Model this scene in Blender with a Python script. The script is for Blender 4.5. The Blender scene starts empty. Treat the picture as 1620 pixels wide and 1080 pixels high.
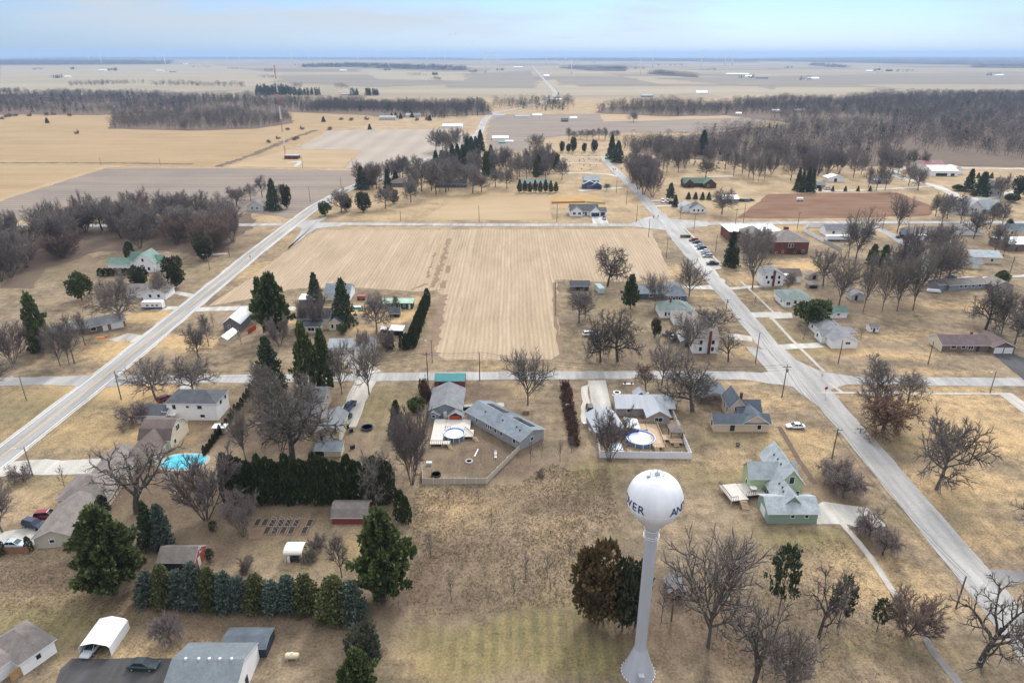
import bpy, bmesh, math, random
import numpy as np
from mathutils import Vector, Matrix
R = math.radians
S = bpy.context.scene
C = S.collection
# ---------------------------------------------------------------- camera
FPX, HCAM = 1080.0, 90.0
PITCH = math.atan(454 / FPX)
SP, CP = math.sin(PITCH), math.cos(PITCH)
cam_d = bpy.data.cameras.new("camera"); cam_d.sensor_width = 36; cam_d.lens = 36 * FPX / 1620
cam_d.clip_start = 1; cam_d.clip_end = 120000
cam = bpy.data.objects.new("camera", cam_d); C.objects.link(cam)
cam.location = (0, 0, HCAM); cam.rotation_euler = (R(90) - PITCH, 0, 0)
S.camera = cam
def G(u, v, z=0.0):                       # point of the photograph -> point of the place at height z
    x = (u - 810) / FPX; y = -(v - 540) / FPX
    t = (HCAM - z) / (SP - y * CP)
    return (x * t, (CP + y * SP) * t)
def depth_of(X, Y, Z=0): return Y * CP - (Z - HCAM) * SP
def height_to(X, Y, v):                   # height at (X,Y) that shows at row v
    k = -(v - 540) / FPX                  # (Y*SP+dz*CP)/(Y*CP-dz*SP)=k
    return HCAM + Y * (k * CP - SP) / (CP + k * SP)
# ---------------------------------------------------------------- light, sky, exposure
SUN_AZ, SUN_EL = R(17), R(40)
sun_d = bpy.data.lights.new("sun", "SUN"); sun_d.energy = 2.5; sun_d.angle = R(11); sun_d.color = (1, .965, .92)
sun = bpy.data.objects.new("sun", sun_d); C.objects.link(sun)
sd = Vector((math.sin(SUN_AZ) * math.cos(SUN_EL), math.cos(SUN_AZ) * math.cos(SUN_EL), math.sin(SUN_EL)))
sun.rotation_euler = sd.to_track_quat("Z", "Y").to_euler()
W = bpy.data.worlds.new("World"); S.world = W; W.use_nodes = True
nt = W.node_tree; nt.nodes.clear()
def N(t, ty, **kw):
    n = t.nodes.new(ty)
    for k, v in kw.items():
        if k in n.inputs.keys() if hasattr(n.inputs, 'keys') else False: n.inputs[k].default_value = v
        else: setattr(n, k, v)
    return n
def L(t, a, b): t.links.new(a, b)
sky = N(nt, "ShaderNodeTexSky", sky_type="NISHITA", sun_disc=False, sun_elevation=SUN_EL, sun_rotation=SUN_AZ, altitude=300, air_density=1.0, dust_density=.6, ozone_density=2.0)
tc = N(nt, "ShaderNodeTexCoord")
mp = N(nt, "ShaderNodeMapping"); mp.inputs["Scale"].default_value = (2.2, 2.2, 15); mp.inputs["Location"].default_value = (3.1, .4, .55)
nz = N(nt, "ShaderNodeTexNoise"); nz.inputs["Scale"].default_value = 1.5; nz.inputs["Detail"].default_value = 6; nz.inputs["Roughness"].default_value = .5
rp = N(nt, "ShaderNodeValToRGB"); rp.color_ramp.elements[0].position = .43; rp.color_ramp.elements[1].position = .66
sx = N(nt, "ShaderNodeSeparateXYZ")
hr = N(nt, "ShaderNodeMapRange"); hr.inputs[1].default_value = .004; hr.inputs[2].default_value = .05; hr.clamp = True
hr2 = N(nt, "ShaderNodeMapRange"); hr2.inputs[1].default_value = .1; hr2.inputs[2].default_value = .4; hr2.clamp = True
mm = N(nt, "ShaderNodeMath", operation="MULTIPLY"); mx_ = N(nt, "ShaderNodeMath", operation="MAXIMUM"); m9 = N(nt, "ShaderNodeMath", operation="MULTIPLY"); m9.inputs[1].default_value = .85
tint = N(nt, "ShaderNodeMix", data_type="RGBA", blend_type="MULTIPLY"); tint.inputs[0].default_value = 1; tint.inputs[7].default_value = (.46, .62, .98, 1)
mix = N(nt, "ShaderNodeMix", data_type="RGBA")
cm_ = N(nt, 'ShaderNodeMix', data_type='RGBA'); cm_.inputs[6].default_value = (4.7, 4.9, 5.05, 1); cm_.inputs[7].default_value = (9.6, 9.7, 9.9, 1); L(nt, hr2.outputs[0], cm_.inputs[0]); dt_ = N(nt, 'ShaderNodeVectorMath', operation='DOT_PRODUCT'); dt_.inputs[1].default_value = sd; L(nt, tc.outputs['Generated'], dt_.inputs[0]); gr_ = N(nt, 'ShaderNodeMapRange'); gr_.inputs[1].default_value = -.5; gr_.inputs[2].default_value = 1; gr_.inputs[3].default_value = .62; gr_.inputs[4].default_value = 1.75; L(nt, dt_.outputs['Value'], gr_.inputs[0]); up_ = N(nt, 'ShaderNodeMix', data_type='RGBA', blend_type='MULTIPLY'); L(nt, hr2.outputs[0], up_.inputs[0]); L(nt, cm_.outputs[2], up_.inputs[6]); L(nt, gr_.outputs[0], up_.inputs[7]); L(nt, up_.outputs[2], mix.inputs[7])
bg = N(nt, "ShaderNodeBackground"); bg.inputs["Strength"].default_value = .14
out = N(nt, "ShaderNodeOutputWorld")
L(nt, tc.outputs["Generated"], mp.inputs["Vector"]); L(nt, mp.outputs[0], nz.inputs["Vector"]); L(nt, nz.outputs["Fac"], rp.inputs[0])
L(nt, tc.outputs["Generated"], sx.inputs[0]); L(nt, sx.outputs["Z"], hr.inputs[0]); L(nt, sx.outputs["Z"], hr2.inputs[0])
L(nt, rp.outputs[0], mm.inputs[0]); L(nt, hr.outputs[0], mm.inputs[1]); L(nt, hr2.outputs[0], m9.inputs[0]); L(nt, mm.outputs[0], mx_.inputs[0]); L(nt, m9.outputs[0], mx_.inputs[1])
L(nt, sky.outputs[0], tint.inputs[6]); L(nt, tint.outputs[2], mix.inputs[6]); L(nt, mx_.outputs[0], mix.inputs[0])
L(nt, mix.outputs[2], bg.inputs["Color"]); L(nt, bg.outputs[0], out.inputs["Surface"])
S.view_settings.view_transform = "Standard"; S.view_settings.look = "None"; S.view_settings.gamma = 1; S.view_settings.exposure = 0.07
cy = S.cycles
cy.max_bounces = 5; cy.diffuse_bounces = 2; cy.glossy_bounces = 2; cy.transmission_bounces = 2; cy.transparent_max_bounces = 8; cy.volume_bounces = 0
cy.use_denoising = True; cy.caustics_reflective = False; cy.caustics_refractive = False
# ---------------------------------------------------------------- helpers
def tag(o, label=None, cat=None, group=None, kind=None):
    if label: o["label"] = label
    if cat: o["category"] = cat
    if group: o["group"] = group
    if kind: o["kind"] = kind
    return o
def empty(name, loc=(0, 0, 0), rz=0.0):
    o = bpy.data.objects.new(name, None); o.empty_display_size = .5
    o.location = loc; o.rotation_euler = (0, 0, rz); C.objects.link(o); return o
MATS = {}
def mat(name, col, rough=.8, var=.18, scale=1.5, col2=None, stretch=(1, 1, 1), metal=0.0, bump=0.0, rnd=0.0, fine=None):
    if name in MATS: return MATS[name]
    m = bpy.data.materials.new(name); m.use_nodes = True; MATS[name] = m
    t = m.node_tree; b = t.nodes["Principled BSDF"]
    b.inputs["Roughness"].default_value = rough; b.inputs["Metallic"].default_value = metal
    b.inputs["Specular IOR Level"].default_value = .35
    tcn = N(t, "ShaderNodeTexCoord"); mpn = N(t, "ShaderNodeMapping"); mpn.inputs["Scale"].default_value = stretch
    L(t, tcn.outputs["Object"], mpn.inputs["Vector"])
    n = N(t, "ShaderNodeTexNoise"); n.inputs["Scale"].default_value = scale; n.inputs["Detail"].default_value = 5; n.inputs["Roughness"].default_value = .62
    L(t, mpn.outputs[0], n.inputs["Vector"])
    mr = N(t, "ShaderNodeMapRange"); mr.inputs[1].default_value = .3; mr.inputs[2].default_value = .7; L(t, n.outputs["Fac"], mr.inputs[0])
    mx = N(t, "ShaderNodeMix", data_type="RGBA"); L(t, mr.outputs[0], mx.inputs[0])
    c = np.array(col, float); lo = c * (1 - var); hi = np.array(col2) if col2 is not None else c * (1 + var)
    mx.inputs[6].default_value = (*lo, 1); mx.inputs[7].default_value = (*hi, 1)
    src = mx.outputs[2]
    if fine:
        f = N(t, "ShaderNodeTexNoise"); f.inputs["Scale"].default_value = fine[0]; f.inputs["Detail"].default_value = 3; L(t, mpn.outputs[0], f.inputs["Vector"])
        fr = N(t, "ShaderNodeMapRange"); fr.inputs[1].default_value = .3; fr.inputs[2].default_value = .7; fr.inputs[3].default_value = 1 - fine[1]; fr.inputs[4].default_value = 1 + fine[1]; L(t, f.outputs["Fac"], fr.inputs[0])
        mu = N(t, "ShaderNodeMix", data_type="RGBA", blend_type="MULTIPLY"); mu.inputs[0].default_value = 1; L(t, src, mu.inputs[6]); L(t, fr.outputs[0], mu.inputs[7]); src = mu.outputs[2]
    if rnd:
        oi = N(t, "ShaderNodeObjectInfo"); rr = N(t, "ShaderNodeMapRange"); rr.inputs[3].default_value = 1 - rnd; rr.inputs[4].default_value = 1 + rnd; L(t, oi.outputs["Random"], rr.inputs[0])
        mu = N(t, "ShaderNodeMix", data_type="RGBA", blend_type="MULTIPLY"); mu.inputs[0].default_value = 1; L(t, src, mu.inputs[6]); L(t, rr.outputs[0], mu.inputs[7]); src = mu.outputs[2]
    L(t, src, b.inputs["Base Color"])
    if bump:
        bp = N(t, "ShaderNodeBump"); bp.inputs["Strength"].default_value = bump; bp.inputs["Distance"].default_value = .05; L(t, n.outputs["Fac"], bp.inputs["Height"]); L(t, bp.outputs[0], b.inputs["Normal"])
    return m
class MB:
    def __init__(s): s.v = []; s.f = []; s.m = []
    def add(s, vs, fs, m=0):
        o = len(s.v); s.v += [tuple(p) for p in vs]
        s.f += [tuple(i + o for i in f) for f in fs]; s.m += [m] * len(fs)
    def box(s, x0, x1, y0, y1, z0, z1, m=0):
        s.add([(x0, y0, z0), (x1, y0, z0), (x1, y1, z0), (x0, y1, z0), (x0, y0, z1), (x1, y0, z1), (x1, y1, z1), (x0, y1, z1)],
              [(3, 2, 1, 0), (4, 5, 6, 7), (0, 1, 5, 4), (1, 2, 6, 5), (2, 3, 7, 6), (3, 0, 4, 7)], m)
    def bar(s, a, b, w, h=None, m=0):
        h = h or w; a = Vector(a); b = Vector(b); d = (b - a).normalized()
        up = Vector((0, 0, 1)) if abs(d.z) < .95 else Vector((0, 1, 0)); sd_ = d.cross(up).normalized() * w / 2; u2 = sd_.cross(d).normalized() * h / 2
        vs = [p + q for p in (a, b) for q in (-sd_ - u2, sd_ - u2, sd_ + u2, -sd_ + u2)]
        s.add(vs, [(0, 1, 2, 3), (7, 6, 5, 4), (0, 4, 5, 1), (1, 5, 6, 2), (2, 6, 7, 3), (3, 7, 4, 0)], m)
    def lathe(s, prof, n=16, m=0, c=(0, 0, 0), caps=True):
        vs = []; fs = []
        for r, z in prof:
            for i in range(n):
                a = 2 * math.pi * i / n; vs.append((c[0] + r * math.cos(a), c[1] + r * math.sin(a), c[2] + z))
        for k in range(len(prof) - 1):
            for i in range(n):
                j = (i + 1) % n; fs.append((k * n + i, k * n + j, k * n + n + j, k * n + n + i))
        if caps: fs.append(tuple(range(n - 1, -1, -1))); fs.append(tuple(range((len(prof) - 1) * n, len(prof) * n)))
        s.add(vs, fs, m)
    def prism(s, prof, x0, x1, axis, m=0, side=None):      # profile in (across, z) carried along axis
        n = len(prof)
        P = (lambda a, x, z: (x, a, z)) if axis == "x" else (lambda a, x, z: (a, x, z))
        vs = [P(a, x0, z) for a, z in prof] + [P(a, x1, z) for a, z in prof]
        o = len(s.v); s.v += vs
        for i in range(n):
            j = (i + 1) % n; s.f.append((o + i, o + j, o + n + j, o + n + i)); s.m.append(m if side is None else side[i])
        s.f.append(tuple(o + i for i in range(n - 1, -1, -1))); s.m.append(m if side is None else 1)
        s.f.append(tuple(o + n + i for i in range(n))); s.m.append(m if side is None else 1)
    def build(s, name, mats, parent=None, loc=None, rz=0, smooth=False):
        me = bpy.data.meshes.new(name); me.from_pydata(s.v, [], s.f)
        for m in (mats if isinstance(mats, (list, tuple)) else [mats]): me.materials.append(m)
        if max(s.m, default=0): me.polygons.foreach_set("material_index", s.m)
        bm = bmesh.new(); bm.from_mesh(me); bmesh.ops.recalc_face_normals(bm, faces=bm.faces); bm.to_mesh(me); bm.free()
        if smooth: me.polygons.foreach_set("use_smooth", [True] * len(s.f))
        o = bpy.data.objects.new(name, me); C.objects.link(o)
        if parent: o.parent = parent
        if loc: o.location = loc
        if rz: o.rotation_euler = (0, 0, rz)
        return o
def kids_of(o): return KIDS.get(o.name) or list(o.children)
KIDS = {}
def copy_tree(o, parent=None):
    c = o.copy(); C.objects.link(c)
    if parent: c.parent = parent
    if o.name not in KIDS: KIDS[o.name] = list(o.children)
    for ch in KIDS[o.name]: copy_tree(ch, c)
    return c
rng = np.random.default_rng(7); random.seed(7)
def shader(name):
    m = bpy.data.materials.new(name); m.use_nodes = True; t = m.node_tree
    return m, t, t.nodes["Principled BSDF"]
def noise(t, vec, scale, detail=4, rough=.6, stretch=None):
    if stretch:
        mp = N(t, "ShaderNodeMapping"); mp.inputs["Scale"].default_value = stretch; L(t, vec, mp.inputs["Vector"]); vec = mp.outputs[0]
    n = N(t, "ShaderNodeTexNoise"); n.inputs["Scale"].default_value = scale; n.inputs["Detail"].default_value = detail; n.inputs["Roughness"].default_value = rough
    L(t, vec, n.inputs["Vector"]); return n.outputs["Fac"]
def rng_map(t, src, a, b, c=0.0, d=1.0):
    r = N(t, "ShaderNodeMapRange"); r.inputs[1].default_value = a; r.inputs[2].default_value = b; r.inputs[3].default_value = c; r.inputs[4].default_value = d; L(t, src, r.inputs[0]); return r.outputs[0]
def mixc(t, fac, a, b, blend="MIX"):
    m = N(t, "ShaderNodeMix", data_type="RGBA", blend_type=blend)
    for i, x in ((0, fac), (6, a), (7, b)):
        if isinstance(x, (int, float)): m.inputs[i].default_value = x
        elif isinstance(x, tuple): m.inputs[i].default_value = (*x, 1)
        else: L(t, x, m.inputs[i])
    return m.outputs[2]
def math2(t, op, a, b=None):
    m = N(t, "ShaderNodeMath", operation=op)
    for i, x in ((0, a), (1, b)):
        if x is None: continue
        if isinstance(x, (int, float)): m.inputs[i].default_value = x
        else: L(t, x, m.inputs[i])
    return m.outputs[0]
# ================================================================ THE SETTING
# ---- ground: one sheet to the horizon, graded cells
def axis(a, b, st, far): 
    near = list(np.arange(a, b + .1, st)); d = st; x = b; hi = []
    while x < far: d *= 1.35; x += d; hi.append(x)
    d = st; x = a; lo = []
    while x > -far: d *= 1.35; x -= d; lo.append(x)
    return np.array(lo[::-1] + near + hi)
gx = axis(-260, 260, 2.5, 42000); gy = axis(40, 480, 2.5, 42000); gy = gy[gy > -3000]
XX, YY = np.meshgrid(gx, gy); nx_, ny_ = len(gx), len(gy)
VN = {}
def vnoise(X, Y, s, seed):
    if seed not in VN: VN[seed] = np.random.default_rng(seed).random((256, 256))
    r = VN[seed]; x = X / s; y = Y / s
    xi = np.floor(x).astype(int); yi = np.floor(y).astype(int); fx = x - xi; fy = y - yi
    fx = fx * fx * (3 - 2 * fx); fy = fy * fy * (3 - 2 * fy); g = lambda a, b: r[a % 256, b % 256]
    return (g(xi, yi) * (1 - fx) + g(xi + 1, yi) * fx) * (1 - fy) + (g(xi, yi + 1) * (1 - fx) + g(xi + 1, yi + 1) * fx) * fy
tone = np.zeros((ny_, nx_, 3))
# lawn patches of differing tone: (u, v, half width m, half depth m, channel gold/olive/bare, amount)
PATCH = [(190,610,26,10,0,.7),(110,620,30,9,0,.5),(60,640,22,10,1,.6),(150,680,30,12,0,.6),(90,690,25,10,1,.3),(60,760,18,7,1,.5),(60,790,14,6,0,.3),
 (180,560,12,9,0,1),(230,505,14,7,0,1),(290,545,12,9,0,1),(300,600,30,5,0,.4),(200,540,20,6,0,.5),(80,520,25,14,1,.35),(60,430,60,25,1,.3),(300,430,30,15,1,.3),
 (650,495,9,7,0,1.2),(560,490,20,6,0,.8),(480,510,14,5,0,.7),(560,530,14,5,1,.2),(600,640,10,14,1,.5),(560,700,7,9,2,.5),(440,660,20,14,2,.8),(430,700,20,7,2,.8),
 (650,690,5,12,2,.7),(740,620,10,4,2,.9),(800,620,10,6,0,.3),(740,730,12,6,2,.75),(720,720,10,5,2,.4),(830,690,8,9,2,.3),(850,730,12,8,2,.4),(820,790,18,8,2,.35),
 (720,800,14,6,0,.35),(740,870,16,7,2,.5),(700,840,10,6,0,.3),(690,930,10,5,2,.6),(650,900,5,6,2,1.0),(800,900,14,6,2,.3),(770,950,18,5,2,.25),
 (960,640,4,8,2,.4),(930,760,10,6,1,.5),(980,740,14,4,1,.5),(900,800,9,6,2,.4),(870,840,8,7,0,.2),(1150,740,16,7,0,.3),(1120,760,14,6,1,.4),(1090,700,12,5,1,.3),
 (1200,700,14,6,1,.35),(1230,640,12,6,0,.5),(1250,690,12,6,0,.5),(1290,720,9,6,0,.4),(1200,610,16,4,0,.4),(1330,700,10,8,0,.3),(1500,640,30,12,0,.7),(1560,700,25,12,0,.8),(1400,700,14,9,1,.5),
 (1560,780,20,8,0,.6),(1480,820,16,6,1,.4),(1540,850,16,6,0,.6),(1440,740,12,6,2,.3),(1300,860,14,5,1,.6),(1340,900,14,6,0,.3),(1250,860,10,4,1,.4),(1420,930,14,6,0,.35),(1400,1030,16,6,1,.4),(1300,1050,14,5,0,.2),
 (1270,880,6,3,2,.4),(1300,990,8,4,2,.4),(1100,960,16,8,2,.8),(1100,1030,16,6,2,.7),(1150,1000,12,8,2,.5),(950,1000,9,5,2,.9),(1000,1010,8,4,2,.9),(1190,1070,12,4,2,.4),
 (1375,845,5,4,2,1.2),(1396,876,4,3,2,1.0),(1315,765,5,3,2,.9),(1335,788,5,3,2,.7),(182,935,8,5,2,.8),(608,945,6,4,2,.9),(655,480,3,8,0,1.2),(645,500,4,8,0,1.2),(632,508,3,4,0,1),(560,489,11,4,0,1),(585,519,7,3,0,1),(485,492,6,3,0,1),(760,620,8,5,2,1.1),(720,690,8,9,2,.8),(770,700,8,8,2,.7),(750,725,10,5,2,.7),(880,990,9,8,1,.9),(800,1040,14,7,1,.7),(700,1050,10,8,1,.6),(940,1060,9,6,1,.7),(870,1020,9,6,1,.9),(900,1060,9,4,1,.8),(700,1010,12,3,1,.8),(780,1000,14,4,1,.8),(760,1050,18,4,0,.55),(680,1060,7,4,0,.5),(560,940,8,4,2,.5),(480,990,18,3,2,.6),(350,990,18,3,2,.5),(300,970,18,3,2,.8),(400,970,16,3,2,.8),
 (480,1030,12,4,2,.35),(60,900,10,6,2,.8),(20,920,10,5,2,.9),(100,930,14,7,0,.2),(120,960,12,5,1,.6),(160,960,10,4,1,.6),(80,1000,12,5,1,.5),(150,900,12,5,2,.5),(190,950,10,4,2,.6),(240,1030,9,4,0,.3),
 (460,800,18,6,2,.4),(430,860,14,4,1,.3),(520,880,10,5,1,.4),(400,760,16,5,2,.7),(330,870,14,7,2,.7),(220,850,10,8,2,.6),(300,800,14,8,2,.7),(240,770,14,8,2,.8),(560,860,4,5,0,.9),
 (1380,560,26,6,0,.7),(1420,530,22,6,0,.5),(1400,545,10,3,2,.3),(1290,560,14,5,1,.5),(1250,540,10,6,1,.5),(1240,570,9,5,0,.5),(1480,590,26,4,0,.4),(1480,480,30,10,0,.3),(1400,490,30,9,2,.5),(1330,480,20,10,2,.4),
 (1440,430,30,12,0,.6),(1300,420,18,12,0,.7),(1250,420,14,8,0,.7),(1180,440,12,10,0,.5),(1190,470,14,8,0,.4),(1220,520,12,8,1,.4),(1180,500,10,9,1,.3),(1550,480,26,9,0,.3),
 (940,480,14,8,1,.45),(1000,500,14,8,1,.5),(940,540,14,8,1,.35),(1020,560,18,7,2,.5),(1100,580,22,5,2,.5),(1170,560,10,7,0,.5),(1090,490,10,6,0,.4),(1040,430,12,12,0,.6),(1120,470,9,6,0,.5),(830,580,30,4,0,.3),
 (1130,330,40,16,0,.9),(1000,340,22,16,0,.5),(950,320,30,20,0,.5),(780,330,60,16,0,.7),(600,340,50,18,0,.7),(720,290,70,22,0,.6),(930,270,50,30,0,.6),(1050,260,60,30,0,.5),(1400,300,80,40,0,.8),(1500,300,60,40,0,.6),(480,380,26,20,0,.4),(400,430,20,16,0,.5),
 (300,380,60,18,2,.8),(120,380,70,20,2,.9),(60,420,40,14,2,.6),(430,350,26,20,0,.3),(1500,380,40,20,2,.4),(1350,440,20,10,2,.6),(1250,360,30,8,0,.9),(1380,370,30,8,0,.7)]
wx = XX + 5 * (vnoise(XX, YY, 9, 1) - .5) + 8 * (vnoise(XX, YY, 23, 2) - .5); wy = YY + 5 * (vnoise(XX, YY, 9, 3) - .5) + 8 * (vnoise(XX, YY, 23, 4) - .5)
for (u, v, rx, ry, ch, st) in PATCH:
    cx_, cy_ = G(u, v); d = np.sqrt(((wx - cx_) / rx) ** 2 + ((wy - cy_) / ry) ** 2)
    tone[:, :, ch] += st * np.clip(1.25 - d, 0, 1)
tone = np.clip(tone + .22 * (vnoise(XX, YY, 14, 5)[..., None] - .5), 0, 1)
me = bpy.data.meshes.new("ground")
idx = np.arange(nx_ * ny_).reshape(ny_, nx_)
q = np.stack([idx[:-1, :-1], idx[:-1, 1:], idx[1:, 1:], idx[1:, :-1]], -1).reshape(-1, 4)
vv = np.stack([XX, YY, np.zeros_like(XX)], -1).reshape(-1, 3)
me.vertices.add(len(vv)); me.vertices.foreach_set("co", vv.ravel()); me.loops.add(q.size); me.loops.foreach_set("vertex_index", q.ravel())
me.polygons.add(len(q)); me.polygons.foreach_set("loop_start", np.arange(0, q.size, 4)); me.polygons.foreach_set("loop_total", np.full(len(q), 4)); me.update()
at = me.color_attributes.new("turf", "FLOAT_COLOR", "POINT")
at.data.foreach_set("color", np.concatenate([tone.reshape(-1, 3), np.ones((len(vv), 1))], 1).ravel())
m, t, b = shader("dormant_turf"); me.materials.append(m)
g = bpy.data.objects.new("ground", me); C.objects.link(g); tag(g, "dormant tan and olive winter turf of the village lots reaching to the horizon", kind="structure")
b.inputs["Roughness"].default_value = .95; b.inputs["Specular IOR Level"].default_value = .1
P_ = N(t, "ShaderNodeTexCoord").outputs["Object"]; A_ = N(t, "ShaderNodeVertexColor", layer_name="turf").outputs["Color"]; sc_ = N(t, "ShaderNodeSeparateColor"); L(t, A_, sc_.inputs[0])
n1 = noise(t, P_, .06, 6, .62); n2 = noise(t, P_, .35, 5, .65); n3 = noise(t, P_, 2.2, 4, .7); n4 = noise(t, P_, .5, 4, .6, (1, .16, 1))
sepp = N(t, "ShaderNodeSeparateXYZ"); L(t, P_, sepp.inputs[0]); N_X = sepp.outputs["X"]
base = mixc(t, rng_map(t, math2(t, "ADD", n1, math2(t, "MULTIPLY", math2(t, "SUBTRACT", n2, .5), .5)), .38, .62), (.142, .112, .076), (.232, .178, .12))
j = math2(t, "ADD", math2(t, "MULTIPLY", math2(t, "SUBTRACT", n2, .5), 2.0), math2(t, "MULTIPLY", math2(t, "SUBTRACT", n3, .5), 1.1))
def ch(i, amt): return math2(t, "MULTIPLY", rng_map(t, math2(t, "ADD", sc_.outputs[i], math2(t, "MULTIPLY", j, rng_map(t, sc_.outputs[i], 0, .3, 0, .55))), .05, .85), amt)
c1 = mixc(t, ch(0, .95), base, (.40, .28, .148)); c2 = mixc(t, ch(1, .9), c1, (.145, .125, .062)); c3 = mixc(t, ch(2, .85), c2, (.12, .088, .064))
mow = math2(t, "SINE", math2(t, "MULTIPLY", N_X, 2 * math.pi / 2.3)); c3 = mixc(t, math2(t, "MULTIPLY", rng_map(t, mow, -.4, .4), math2(t, "MULTIPLY", sc_.outputs[1], .16)), c3, (.33, .25, .125))
c3 = mixc(t, rng_map(t, math2(t, 'ADD', sepp.outputs['Y'], math2(t, 'MULTIPLY', n1, 160)), 400, 520), c3, mixc(t, rng_map(t, n1, .4, .6), (.25, .188, .115), (.34, .252, .155)))  # dark near turf pales with distance: brighter mid-distance light put into its colour
c4 = mixc(t, rng_map(t, n4, .3, .7), c3, mixc(t, 1.0, c3, (1.22, 1.2, 1.15), "MULTIPLY"))
fine = math2(t, "ADD", rng_map(t, n3, .28, .72, .52, 1.42), rng_map(t, n2, .3, .7, -.2, .2))
fade = rng_map(t, sepp.outputs["Y"], 250, 700)
fine = mixc(t, fade, fine, (1., 1., 1.))
c5 = mixc(t, 1.0, c4, fine, "MULTIPLY")
# farmland quilt beyond the village
sn = N(t, "ShaderNodeVectorMath", operation="SNAP"); wob = N(t, "ShaderNodeVectorMath", operation="ADD"); L(t, P_, wob.inputs[0]); wob.inputs[1].default_value = (137, 55, .5); L(t, wob.outputs[0], sn.inputs[0]); sn.inputs[1].default_value = (620, 410, 1000)
wn = N(t, "ShaderNodeTexWhiteNoise", noise_dimensions="3D"); L(t, sn.outputs[0], wn.inputs["Vector"])
cr = N(t, "ShaderNodeValToRGB"); L(t, wn.outputs["Value"], cr.inputs[0]); cr.color_ramp.interpolation = "CONSTANT"
for k, (p, c) in enumerate([(0, (.25, .21, .15)), (.25, (.20, .165, .13)), (.45, (.305, .255, .175)), (.62, (.165, .14, .115)), (.8, (.27, .23, .165))]):
    e = cr.color_ramp.elements[k] if k < 2 else cr.color_ramp.elements.new(p); e.position = p; e.color = (*c, 1)
nf = noise(t, P_, .004, 4, .6); quilt = mixc(t, rng_map(t, nf, .3, .7, 0, .5), cr.outputs[0], (.27, .225, .16))
c6 = mixc(t, rng_map(t, sepp.outputs["Y"], 1450, 1700), c5, quilt)
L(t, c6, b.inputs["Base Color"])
bp = N(t, "ShaderNodeBump"); bp.inputs["Strength"].default_value = .5; bp.inputs["Distance"].default_value = .12; L(t, n3, bp.inputs["Height"]); L(t, bp.outputs[0], b.inputs["Normal"])

# ---- sheets laid on the ground
def resample(pts, step, jit, seed, closed=True):
    r = np.random.default_rng(seed); o = []; n = len(pts)
    for i in range(n if closed else n - 1):
        a = np.array(pts[i]); c = np.array(pts[(i + 1) % n]); d = np.linalg.norm(c - a); k = max(1, min(60, int(d / step)))
        for q in range(k):
            p = a + (c - a) * q / k
            if jit and q: p = p + r.normal(0, jit, 2)
            o.append(p)
    if not closed: o.append(np.array(pts[-1]))
    return o
SEED = [0]
def sheet(name, px, z, m, jit=.25, label=None, world=None, kind="structure", step=3.0):
    SEED[0] += 1
    pts = world or [G(u, v) for u, v in px]
    dist = np.mean([math.hypot(*p) for p in pts]); jit = jit * max(1, dist / 200); step = step * max(1, dist / 200)
    pts = resample(pts, step, jit, SEED[0]); z = (z + SEED[0] * 3e-4) * max(1, dist / 250)
    mb = MB(); mb.add([(p[0], p[1], z) for p in pts], [tuple(range(len(pts)))])
    o = mb.build(name, m)
    if o.data.polygons[0].normal.z < 0: o.data.flip_normals()
    return tag(o, label, kind=kind)
def strip_world(name, pts, w, z, m, jit=.12, label=None, step=4.0, parent=None):
    SEED[0] += 1; r = np.random.default_rng(SEED[0])
    P = resample(pts, step, 0, 1, False); n = len(P); vs = []; fs = []
    for i, p in enumerate(P):
        d = P[min(i + 1, n - 1)] - P[max(i - 1, 0)]; d = d / (np.linalg.norm(d) + 1e-9); nn = np.array((-d[1], d[0]))
        ww = w[0] + (w[1] - w[0]) * i / (n - 1) if isinstance(w, tuple) else w
        zz = (z + SEED[0] * 3e-4) * max(1, math.hypot(*p) / 250); k = max(1, math.hypot(*p) / 250)
        a = p + nn * (ww / 2 + r.normal(0, jit)); c = p - nn * (ww / 2 + r.normal(0, jit)); vs += [(a[0], a[1], zz), (c[0], c[1], zz)]
        if i: fs.append((2 * i - 2, 2 * i - 1, 2 * i + 1, 2 * i))
    mb = MB(); mb.add(vs, fs); o = mb.build(name, m, parent)
    if o.data.polygons[0].normal.z < 0: o.data.flip_normals()
    return tag(o, label, kind=None if parent else "structure")
def strip(name, px, w, z, m, **k): return strip_world(name, [np.array(G(*p)) for p in px], w, z, m, **k)
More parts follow.
